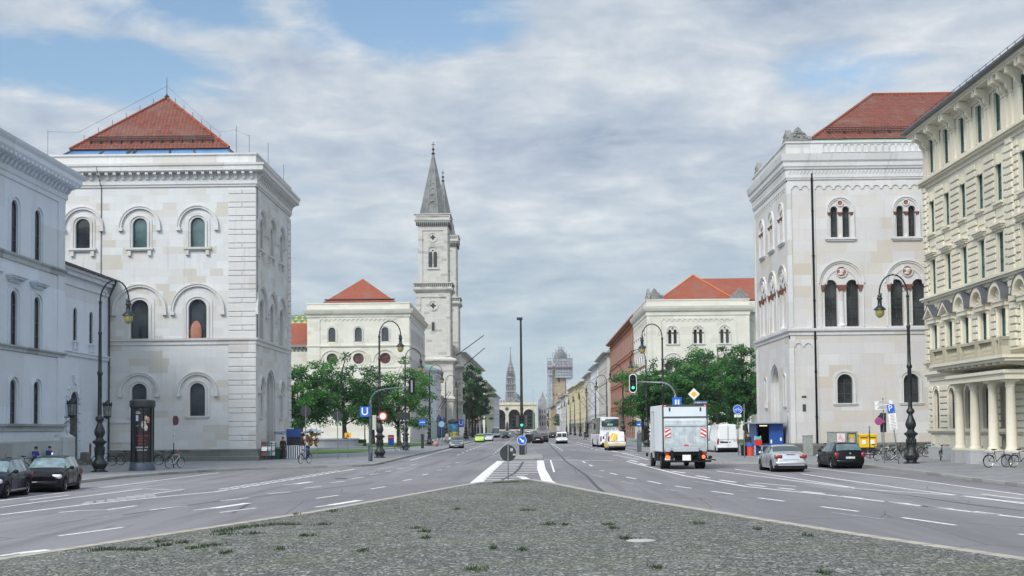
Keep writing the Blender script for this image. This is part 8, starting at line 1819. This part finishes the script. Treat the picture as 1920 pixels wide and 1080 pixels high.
van('white high van coming towards the camera far down the left carriageway', (-7.6, 330), PI, 5.6, 2.0, 2.6, M_WHP, name='delivery_van')
# --- coach
def coach():
    r, rows, wm = car('white touring coach parked at the right kerb, rear to the camera, lettered OBERMAYR', 'coach', (9.75, 157.5), R_(2.5), [(6, .9), (5.9, 2.2), (5.6, 3.3), (5.3, 3.55), (-5.6, 3.6), (-5.85, 3.52), (-5.97, 3.1), (-6, .6)], [(6, .8), (5.8, 1.5), (0, 1.6), (-5.9, 1.6), (-6, .58)], [(6, 1.0), (5.7, 1.22), (-5.6, 1.26), (-5.9, 1.22), (-6, 1.12)], (3.3, -2.9), R=.5, paint=M_WHP, ws=(5.95, 5.5), rw=None, sides=((5.5, 3.3), (3.2, .1), (0, -2.8), (-2.9, -5.3)), name='coach', tumble=.03, wheel_w=.32, bot=.32, sm=.05)
    mb = MB(); mb.rbox(-1.02, -6.03, 2.5, 1.02, -5.9, 3.4, .05); part('rear_window', mb, M_CGLASS, r, 50)
    mb = MB(); mb.rbox(-.35, -6.04, 2.6, .35, -6.02, 2.85, .01); part('window_sign', mb, mat('green_blue_sign', (.2, .42, .3), .5, 0, .5, 5), r)
    text('coach_lettering', 'OBERMAYR', .40, M_PLAST, r, (0, -6.03, 2.25), (PI/2, 0, 0), .004, 1.1)
    for s_ in (-1, 1): mb = MB(); a, b = sorted((s_*1.02, s_*1.18)); mb.rbox(a, -6.03, .75, b, -5.9, 1.4, .02); part('tail_light', mb, M_TL, r, 50)
    mb = MB(); mb.rbox(-1.0, -6.05, .42, 1.0, -5.9, .6, .03); mb.box(-.7, -6.015, 1.5, .4, -6.0, 1.53); mb.box(-.5, -6.015, 1.66, .5, -6.0, 1.68); part('rear_bumper', mb, M_PLAST, r)
    mb = MB(); mb.tube([(-1.1, 5.8, 3.0), (-1.5, 6.1, 2.9)], .04, 6); mb.rbox(-1.66, 6.0, 2.2, -1.42, 6.15, 2.95, .03); part('wing_mirror', mb, M_PLAST, r)
    mb = MB(); mb.rbox(-.9, -4.5, 3.46, .9, -2.4, 3.62, .05); part('roof_hatch', mb, M_WHP, r)
coach()
# --- the truck
def truck():
    r = thing('box_truck', 'white box truck with folded tail lift and red striped markers, rear to the camera', 'truck', (9.0, 76.6, 0), R_(1.5))
    W = 1.29; yr = -3.65; yf = 1.9; z0, z1 = .98, 3.66
    mb = MB(); mb.rbox(-W, yr+.1, z0, W, yf, z1, .03)
    for s_ in (-1, 1):
        for k in range(9): mb.box(s_*(W+.001)-.006, yr+.55+k*.62, z0+.1, s_*(W+.001)+.006, yr+.56+k*.62, z1-.1)
    cargo = part('cargo_box', mb, mat('box_white', (.66, .70, .72), .45, 0, .05, 1.), r)
    mb = MB()
    for a in ((-W-.01, yr+.06, z0, -W+.07, yr+.14, z1), (W-.07, yr+.06, z0, W+.01, yr+.14, z1), (-W, yr+.055, z1-.1, W, yr+.14, z1+.012), (-W, yr+.045, 2.93, W, yr+.13, 2.99)): mb.rbox(*a, .01)
    fr = part('rear_frame', mb, mat('frame_dark', (.05, .055, .06), .5), r); mb = MB(); [mb.rbox(s_*(W-.14)-.05, yr+.035, z1-.075, s_*(W-.14)+.05, yr+.06, z1-.02, .01) for s_ in (-1, 1)]; link('marker_light', mb.mesh('marker_light', M_TLO), fr)
    mb = MB(); mb.rbox(-W+.08, yr+.06, 3.0, W-.08, yr+.1, z1-.11, .01); fl = part('upper_flap', mb, mat('flap_white', (.60, .65, .69), .45, 0, .04), r); mb = MB(); [mb.rbox(s_*.88-.04, yr+.02, 3.3, s_*.88+.04, yr+.06, z1-.14, .01) for s_ in (-1, 1)]; link('flap_bracket', mb.mesh('flap_bracket', M_IRON), fl)
    mb = MB(); mb.rbox(-W+.06, yr-.06, 1.05, W-.06, yr+.05, 2.78, .02)
    for k in range(14): x = -W+.3+k*.155; mb.box(x-.006, yr-.068, 1.5, x+.006, yr-.058, 2.5)
    mb.rbox(-W+.14, yr-.1, 2.45, W-.14, yr-.05, 2.62, .015); tl = part('tail_lift', mb, mat('tail_lift_alu', (.48, .53, .55), .45, .3, .22, 3.), r); mb = MB(); [mb.box(-W+.3+k*.31-.009, yr-.066, 1.45, -W+.3+k*.31+.009, yr-.061, 2.44) for k in range(7)]; mb.box(-W+.1, yr-.064, 2.42, W-.1, yr-.06, 2.45); link('panel_seams', mb.mesh('panel_seams', mat('grime_grey', (.16, .17, .17), .8)), tl)
    mb = MB(); mb.prism([(-W+.25, 1.5), (-W+.35, 1.38), (W-.35, 1.38), (W-.2, 1.52), (W-.15, 1.4), (W-.25, 1.2), (-W+.1, 1.2), (-W+.1, 1.5)], yr-.09, yr-.05); mb.rbox(-.75, yr-.13, 1.0, .75, yr-.05, 1.22, .02); mb.rbox(-1.15, yr-.12, 1.0, -.85, yr-.05, 1.2, .02); mb.rbox(.9, yr-.12, 1.0, 1.18, yr-.05, 1.2, .02); link('lift_lip', mb.mesh('lift_lip', mat('lip_grey', (.40, .43, .45), .5, .2, .1)), tl)
    mb = MB(); mb.box(-.1, yr-.095, 1.33, .16, yr-.088, 1.41); link('maker_plate', mb.mesh('maker_plate', M_RED), tl)
    for s_ in (-1, 1):
        x = s_*1.02; mb = MB(); mb.rbox(x-.16, yr-.085, 1.82, x+.16, yr-.06, 2.34, .004); mk_ = part('striped_marker', mb, M_RED, r)
        mb = MB(); 
        for k in (-1, 0, 1):
            c = 2.08+k*.24; d = s_*.09; z_ = lambda v: min(2.335, max(1.825, v)); mb.prism([(x-.155, z_(c+d-.05+.0)), (x-.155, z_(c+d+.06)), (x+.155, z_(c-d+.06)), (x+.155, z_(c-d-.05))], yr-.088, yr-.084)
        link('white_stripes', mb.mesh('white_stripes', M_SIGNW), mk_)
    mb = MB()
    for s_ in (-1, 1): mb.rbox(s_*.8-.1, yr-.14, .55, s_*.8+.1, yr+.4, 1.08, .02)
    mb.rbox(-.45, yr+.2, .62, -.33, yf+1.5, .95, .01); mb.rbox(.33, yr+.2, .62, .45, yf+1.5, .95, .01); mb.rbox(-1.15, yr+.02, .78, 1.15, yr+.35, .97, .02); mb.rbox(-1.2, yr-.05, .40, 1.45, yr+.08, .52, .02); mb.rbox(-1.1, yr+.3, .5, 1.1, yr+3.4, .95, .03); part('chassis', mb, M_PLAST, r)
    for s_ in (-1, 1):
        mb = MB(); mb.rbox(s_*1.0-.2, yr-.06, .62, s_*1.0+.2, yr+.06, .80, .03); lg_ = part('tail_light_unit', mb, M_PLAST, r); mb = MB(); mb.lathe([(.11, 0), (.09, .03)], s_*1.03-.04, yr-.09, .71, 12, axis='y'); mb.lathe([(.07, 0), (.06, .03)], s_*.9-.04, yr-.09, .71, 12, axis='y'); link('tail_light', mb.mesh('tail_light', M_TLO), lg_)
        mb = MB(); mb.box(s_*1.08-.12, yr-.07, .84, s_*1.08+.12, yr-.05, .96); part('red_reflector', mb, M_TL, r)
    mb = MB(); mb.rbox(-.2, yr-.07, .5, .28, yr-.05, .82, .01); part('blank_plate', mb, M_SIGNW, r)
    mb = MB(); mb.rbox(-1.2, yr-.08, .53, -.66, yr-.06, .65, .008); p = part('number_plate', mb, M_SIGNW, r); text('plate_lettering', 'M TB 5206', .11, M_PLAST, p, (-.93, yr-.083, .59), (PI/2, 0, 0), .001, .85)
    # side door, lower side boxes
    mb = MB(); mb.box(-W-.012, yf-1.7, 1.15, -W-.002, yf-.75, 3.3); sd_ = part('side_door', mb, mat('box_white', (0, 0, 0)), r); mb = MB()
    for a in ((yf-1.72, yf-1.69), (yf-.77, yf-.74)): mb.box(-W-.02, a[0], 1.1, -W-.01, a[1], 3.35)
    mb.box(-W-.02, yf-1.72, 3.3, -W-.01, yf-.74, 3.33); link('door_seal', mb.mesh('door_seal', M_PLAST), sd_)
    mb = MB(); mb.rbox(-1.24, -1.2, .42, -.8, -.3, .9, .03); mb.rbox(-1.22, .1, .4, -.75, .9, .92, .03); part('side_locker', mb, M_PLAST, r)
    mb = MB(); mb.rbox(-1.27, -3.2, .88, -.7, -1.6, .93, .01); mb.rbox(.7, -3.2, .88, 1.27, -1.6, .93, .01); part('mudguard', mb, M_PLAST, r)
    ty, ri, di = wheel_meshes(.43, .26)
    for y, xs in ((-2.35, (.92, 1.19-.0)), (3.0, (1.08,))):
        for x in xs:
            for s_ in (1, -1): o = link('wheel', ty, r, (s_*(x-.05), y, .43)); o.rotation_euler.z = 0 if s_ > 0 else PI; link('rim', ri, o)
    # cab
    mb = MB(); pr = [(yf+.1, .55), (yf+.1, 2.55), (yf+.6, 2.72), (yf+1.35, 2.66), (yf+1.75, 1.75), (yf+1.98, 1.45), (yf+2.02, .5)]
    i = mb.V([(-1.1, y, z) for y, z in pr]); j = mb.V([(1.1, y, z) for y, z in pr]); n = len(pr); mb.F(*range(i, i+n)); mb.F(*range(j+n-1, j-1, -1))
    for q in range(n): mb.F(i+q, i+(q+1)%n, j+(q+1)%n, j+q)
    cab_ = part('cab', mb, M_WHP, r); mb = MB(); k0 = mb.V([(-1.0, yf+1.40, 2.58), (1.0, yf+1.40, 2.58), (1.02, yf+1.77, 1.78), (-1.02, yf+1.77, 1.78)]); mb.F(k0, k0+1, k0+2, k0+3)
    for s_ in (-1, 1): k0 = mb.V([(s_*1.105, yf+.5, 1.6), (s_*1.105, yf+1.6, 1.7), (s_*1.105, yf+1.3, 2.5), (s_*1.105, yf+.5, 2.5)]); mb.F(k0, k0+1, k0+2, k0+3)
    link('cab_glass', mb.mesh('cab_glass', M_CGLASS), cab_)
    for s_ in (-1, 1): mb = MB(); mb.tube([(s_*1.1, yf+1.5, 2.3), (s_*1.4, yf+1.6, 2.3)], .03, 5); mb.rbox(s_*1.42-.1, yf+1.5, 1.6, s_*1.42+.1, yf+1.62, 2.35, .03); mb.rbox(s_*1.36-.06, yf+1.3, .6, s_*1.36+.06, yf+1.5, .8, .02); part('wing_mirror', mb, M_PLAST, r)
    mb = MB(); mb.tube([(W-.1, yr+.1, .62), (1.75, yr+.25, .5)], .035, 6); mb.rbox(1.3, yr, .62, 1.5, yr+.1, .76, .02); part('side_marker_arm', mb, M_PLAST, r)
truck()
# distant traffic: copies of the small cars, far down the avenue
hb = [o for o in bpy.data.objects if o.name.startswith('hatchback_car') and o.get('category') == 'car']
sl_ = [o for o in bpy.data.objects if o.name.startswith('saloon_car') and o.get('category') == 'car']
GT = 'distant cars on the avenue'
for src, x, y, rz, lab in ((sl_[1], -5.2, 380, PI, 'distant white car coming down the left carriageway behind the far van'), (hb[2], -7.9, 352, PI, 'distant dark car just behind the far white van'), (sl_[0], -2.2, 420, PI, 'distant grey car oncoming next to the central pole, left of it'), (sl_[1], .3, 330, PI, 'distant white car oncoming just right of the central pole'), (sl_[1], -3.4, 520, PI, 'distant white car, far ahead in the left carriageway'),
    (hb[2], 2.2, 300, 0, 'dark car queueing ahead of the red brake lights'), (sl_[2], 6.4, 300, 0, 'black car ahead of the silver people carrier'), (sl_[1], 8.6, 290, 0, 'white car parked far right before the lamps'), (sl_[1], 4.2, 520, 0, 'far white car near the scaffolded tower axis'), (sl_[0], 6.6, 460, 0, 'far grey car in the right lane'), (hb[2], 8.8, 340, 0, 'dark far car close to the right kerb'), (sl_[2], -4.6, 300, PI, 'black oncoming saloon in the inner left lane far off'), (sl_[1], 1.6, 600, PI, 'tiny white car before the loggia'), (hb[2], -1.6, 560, PI, 'tiny dark car before the loggia'), (sl_[0], 3.0, 400, 0, 'small grey car far off in the middle lane')):
    copy_tree(src, (x, y, 0), rz, lab, GT)

# ================================================================== PEOPLE
def person(label, loc, rz, pose, top_m, leg_m, hair_m=None, hair='short', group=None):
    root = thing('person', label, 'person', loc, rz, group)
    J = {'pelvis': (0, 0, .92), 'waist': (0, 0, 1.08), 'chest': (0, .01, 1.32), 'neck': (0, 0, 1.48), 'head0': (0, -.01, 1.56), 'head': (0, -.02, 1.66), 'crown': (0, 0, 1.74)}
    for s_, n in ((1, 'l'), (-1, 'r')):
        J.update({n+'sh': (s_*.17, 0, 1.42), n+'el': (s_*.23, .02, 1.13), n+'wr': (s_*.22, -.08, .90), n+'pa': (s_*.21, -.11, .83), n+'hip': (s_*.09, 0, .88), n+'kn': (s_*.10, -.02, .50), n+'an': (s_*.11, .02, .09), n+'to': (s_*.12, -.17, .04)})
    J.update({k: v for k, v in pose.items()})
    bonesB = [('pelvis', 'waist', .13, .115), ('waist', 'chest', .115, .13), ('chest', 'neck', .13, .055), ('neck', 'head0', .055, .075), ('head0', 'head', .075, .098), ('head', 'crown', .098, .06)]
    for n in 'lr': bonesB += [('chest', n+'sh', .1, .065), (n+'sh', n+'el', .06, .042), (n+'el', n+'wr', .042, .026), (n+'wr', n+'pa', .026, .032), ('pelvis', n+'hip', .12, .09), (n+'hip', n+'kn', .088, .056), (n+'kn', n+'an', .055, .036), (n+'an', n+'to', .038, .03)]
    def skin(nm, bones, add, m, fingers=False):
        vs = []; idx = {}; ed = []; rad = []
        for a, b, ra, rb in bones:
            for k, r_ in ((a, ra), (b, rb)):
                if k not in idx: idx[k] = len(vs); vs.append(J[k]); rad.append(r_+add)
            ed.append((idx[a], idx[b]))
        if fingers:
            for n, s_ in (('l', 1), ('r', -1)):
                p = Vector(J[n+'pa']); d = (p-Vector(J[n+'wr'])).normalized(); sd = d.cross(Vector((s_, .2, 0))).normalized()
                for q in range(5):
                    off_ = sd*((q-1.8)*.017); ln = (.055, .07, .075, .07, .055)[q]
                    if q == 0: a = p-d*.02+sd*-.035; b = a+(d*.6-sd*.8).normalized()*.045
                    else: a = p+off_+d*.02; b = a+d*ln+Vector((0, -.012, 0))
                    i = len(vs); vs += [tuple(a), tuple((a+b)/2), tuple(b)]; rad += [.011, .0095, .008]; ed += [(idx[n+'pa'], i), (i, i+1), (i+1, i+2)]
        me = bpy.data.meshes.new(nm); me.from_pydata(vs, ed, [])
        bm = bmesh.new(); bm.from_mesh(me); ly = bm.verts.layers.skin.verify(); bm.verts.ensure_lookup_table()
        for v, r_ in zip(bm.verts, rad): v[ly].radius = (r_, r_)
        ri_ = idx.get('pelvis', 0); bm.verts[ri_][ly].use_root = True; bm.to_mesh(me); bm.free()
        me.materials.append(m); o = link(nm, me, root); md = o.modifiers.new('skin', 'SKIN'); md.use_smooth_shade = True; sb = o.modifiers.new('sub', 'SUBSURF'); sb.levels = 1; sb.render_levels = 2; return o
    skin('body', bonesB, 0, M_SKIN, True)
    tb = [('pelvis', 'waist', .13, .12), ('waist', 'chest', .12, .135), ('chest', 'neck', .135, .05)]
    for n in 'lr': tb += [('chest', n+'sh', .1, .068), (n+'sh', n+'el', .064, .046), (n+'el', n+'wr', .046, .032)]
    skin('jacket', tb, .012, top_m)
    lb = [('pelvis', 'lhip', .13, .092), ('lhip', 'lkn', .09, .06), ('lkn', 'lan', .058, .045), ('pelvis', 'rhip', .13, .092), ('rhip', 'rkn', .09, .06), ('rkn', 'ran', .058, .045)]
    skin('trousers', lb, .012, leg_m)
    for n in 'lr':
        mb = MB(); a, b = Vector(J[n+'an']), Vector(J[n+'to']); mb.tube([a+Vector((0, .04, -.03)), a.lerp(b, .5)+Vector((0, 0, -.02)), b], [.05, .05, .04], 8); part('shoe', mb, M_PLAST, root, 60)
    h = Vector(J['head']); mb = MB(); mb.ell((h.x, h.y+.025, h.z+.035), .105, .11, .115, 12, 8)
    if hair == 'long': mb.ell((h.x, h.y+.08, h.z-.12), .1, .06, .18, 10, 8)
    part('hair', mb, hair_m or M_HAIR, root, 60)
    mb = MB(); mb.ell((h.x, h.y-.11, h.z-.02), .016, .025, .025, 6, 5)
    for s_ in (-1, 1): mb.ell((h.x+s_*.098, h.y, h.z-.01), .016, .025, .034, 6, 5)
    part('nose_and_ears', mb, M_SKIN, root, 60); mb = MB(); [mb.ell((h.x+s_*.036, h.y-.096, h.z+.012), .014, .008, .008, 6, 4) for s_ in (-1, 1)]; mb.box(h.x-.025, h.y-.1, h.z-.055, h.x+.025, h.y-.09, h.z-.048); part('eyes_and_mouth', mb, M_HAIR, root)
    return root
sit = {'pelvis': (0, .0, .62), 'waist': (0, .0, .78), 'chest': (0, -.03, 1.02), 'neck': (0, -.05, 1.18), 'head0': (0, -.08, 1.25), 'head': (0, -.12, 1.34), 'crown': (0, -.1, 1.42)}
for s_, n in ((1, 'l'), (-1, 'r')): sit.update({n+'sh': (s_*.18, -.04, 1.12), n+'el': (s_*.24, -.1, .86), n+'wr': (s_*.08, -.30, .84), n+'pa': (s_*.05, -.36, .86), n+'hip': (s_*.10, -.02, .6), n+'kn': (s_*.14, -.45, .58), n+'an': (s_*.14, -.48, .12), n+'to': (s_*.15, -.65, .05)})
gx = 'two people sitting at the foot of the grey palace'
p1 = person('left seated person in dark cap and blue jersey at the foot of the grey palace', (-30.35, 79.0, .12), R_(62), sit, M_CLB, M_CLK, group=gx)
p2 = person('right seated person in blue jersey looking at a bright phone by the grey palace', (-30.35, 81.3, .12), R_(58), sit, M_CLB, M_CLK, group=gx)
t = thing('phone', 'bright phone in the hands of the right seated person', 'phone', (p2.location.x+.36*math.sin(R_(58)), p2.location.y-.36*math.cos(R_(58)), 1.04)); mb = MB(); mb.rbox(-.05, -.01, 0, .05, .01, .13, .004); part('phone_body', mb, M_PLAST, t); mb = MB(); mb.box(-.045, -.014, .005, .045, -.0102, .125); part('screen', mb, mat('lit_screen', (.8, .85, .9), .3, emit=((.8, .9, 1), 1.)), t)
person('person in black with a black bag standing between the white van and the blue kiosk', (at_px(1402, 100.6), 100.6, .125), R_(-25), {}, M_CLK, M_CLK)
wk = {'lkn': (.1, -.16, .50), 'lan': (.1, -.22, .1), 'lto': (.1, -.4, .05), 'rkn': (-.1, -.02, .5), 'ran': (-.1, .24, .14), 'rto': (-.1, .1, .04)}
person('woman with long hair in a long black dress standing beside the striped market stall', (at_px(534, 104), 103.2, .125), R_(30), {}, M_CLK, M_CLK, mat('brown_hair', (.12, .06, .03), .7), 'long')
sk = MB(); sk.lathe([(.24, .12), (.2, .5), (.15, 1.0), (.14, 1.1)], 0, 0, 0, 14); w_ = [o for o in bpy.data.objects if o.name.startswith('person') and 'woman' in str(o.get('label'))][0]; part('dress', sk, M_CLK, w_, 60)
rp = random.Random(3)
gp = 'small distant people on the pavements'
lst = [(803, 178, M_CLK, 'person in black at the foot of the third left lamp'), (838, 190, M_CLW, 'pale-clad person on the cafe terrace beside the fourth left lamp'), (846, 205, M_CLG, 'person in grey near the far poster pillar'), (856, 225, M_CLR, 'person in red before the far poster pillar'), (871, 240, M_CLK, 'person in black past the far metro sign'), (1127-30, 232, M_CLK, 'person in dark clothes far along the right pavement'), (1165, 200, M_CLG, 'person in grey right of the coach'), (877, 262, M_CLG, 'person in grey below the street trees')]
for i, (px, Y, m_, lab) in enumerate(lst): person(lab, (at_px(px, Y), Y, .125), rp.uniform(-PI, PI), wk, m_, M_CLK, group=gp)
# cafe terrace tables and chairs
t0 = thing('cafe_chair', 'pale cafe chair', 'chair', (0, 0, 0), 0, 'chairs on the cafe terrace')
mb = MB(); mb.rbox(-.22, -.22, .42, .22, .22, .47, .01); part('seat', mb, M_CLW, t0); mb = MB(); mb.rbox(-.22, .19, .55, .22, .23, .95, .01); part('backrest', mb, M_CLW, t0)
for u, v in ((-.2, -.2), (.2, -.2), (-.2, .2), (.2, .2)): mb = MB(); mb.tube([(u, v, 0), (u, v, .55 if v > 0 else .43)], .02, 5); part('leg', mb, M_STEEL, t0)
for k in range(7):
    px, Y = 812+6.3*k, rp.uniform(185, 205); lab = ('leftmost', 'second', 'third', 'fourth', 'fifth', 'sixth', 'rightmost')[k]+' of the seven pale cafe chairs on the church terrace'
    if k == 0: t0.location = (at_px(px, Y), Y, .125); t0['label'] = lab
    else: copy_tree(t0, (at_px(px, Y), Y, .125), rp.uniform(0, 6), lab)
# flag poles leaning out from the right row and the church side
for i, (x, y, z, dx, dz, lab) in enumerate(((-18.2, 268, 6.5, 2.2, 3.6, 'bare flagpole leaning out from the white pavilion'), (-18.2, 275, 6.5, 2.2, 3.6, 'second bare flagpole leaning out from the white pavilion'), (-19.9, 346, 6, 5.5, 8.5, 'long bare flagpole leaning out beyond the church'), (22.5, 352, 9, -3.5, 4.5, 'slanted flagpole on the pale grey townhouse, nearest'), (22.5, 372, 9, -3.5, 4.5, 'slanted flagpole on the pale grey townhouse, farther'), (22.6, 405, 8, -3.5, 4.5, 'slanted flagpole on the white-grey townhouse'), (22.6, 425, 8, -3.5, 4.5, 'second slanted flagpole on the white-grey townhouse'), (22.6, 455, 8, -3.5, 4.5, 'slanted flagpole on the grey mansard townhouse'))):
    mb = MB(); mb.tube([(0, 0, 0), (dx, 0, dz)], .06, 6); mb.ell((dx, 0, dz), .1, .1, .1, 6, 5); solo('flagpole', mb, M_IRON, lab, 'flagpole', loc=(x, y, z))
for i, (z0, z1, y) in enumerate(((22.5, 28.5, 336.2), (26.3, 31.5, 331.0))):
    mb = MB(); mb.tube([(0, 0, 0), (7.2, 0, z1-z0)], .12, 6); solo('crane_jib', mb, M_IRON, ('lower' if i == 0 else 'upper')+' thin slanted pole sticking out from the church tower', 'pole', loc=(-17.7, y-20*0, z0-5))

mb = MB(); mb.ell((.2, 0, 1.08), .12, .08, .05, 8, 6); part('red_bag', mb, M_RED, bw, 60)

# thin summer haze over the length of the avenue
mb = MB(); mb.box(-600, -60, -1.2, 600, 1600, 130); hz = mb.mesh('haze', []); hm = bpy.data.materials.new('haze_air'); hm.use_nodes = True; hm.node_tree.nodes.clear()
pv = hm.node_tree.nodes.new('ShaderNodeVolumePrincipled'); pv.inputs['Density'].default_value = .00009; pv.inputs['Color'].default_value = (.82, .90, .96, 1); pv.inputs['Anisotropy'].default_value = .1
mo = hm.node_tree.nodes.new('ShaderNodeOutputMaterial'); hm.node_tree.links.new(pv.outputs[0], mo.inputs['Volume']); hz.materials.append(hm)
ho = bpy.data.objects.new('haze', hz); COL.objects.link(ho); ho['kind'] = 'stuff'

for o in bpy.data.objects:
    if 'worldkids' in o: del o['worldkids']
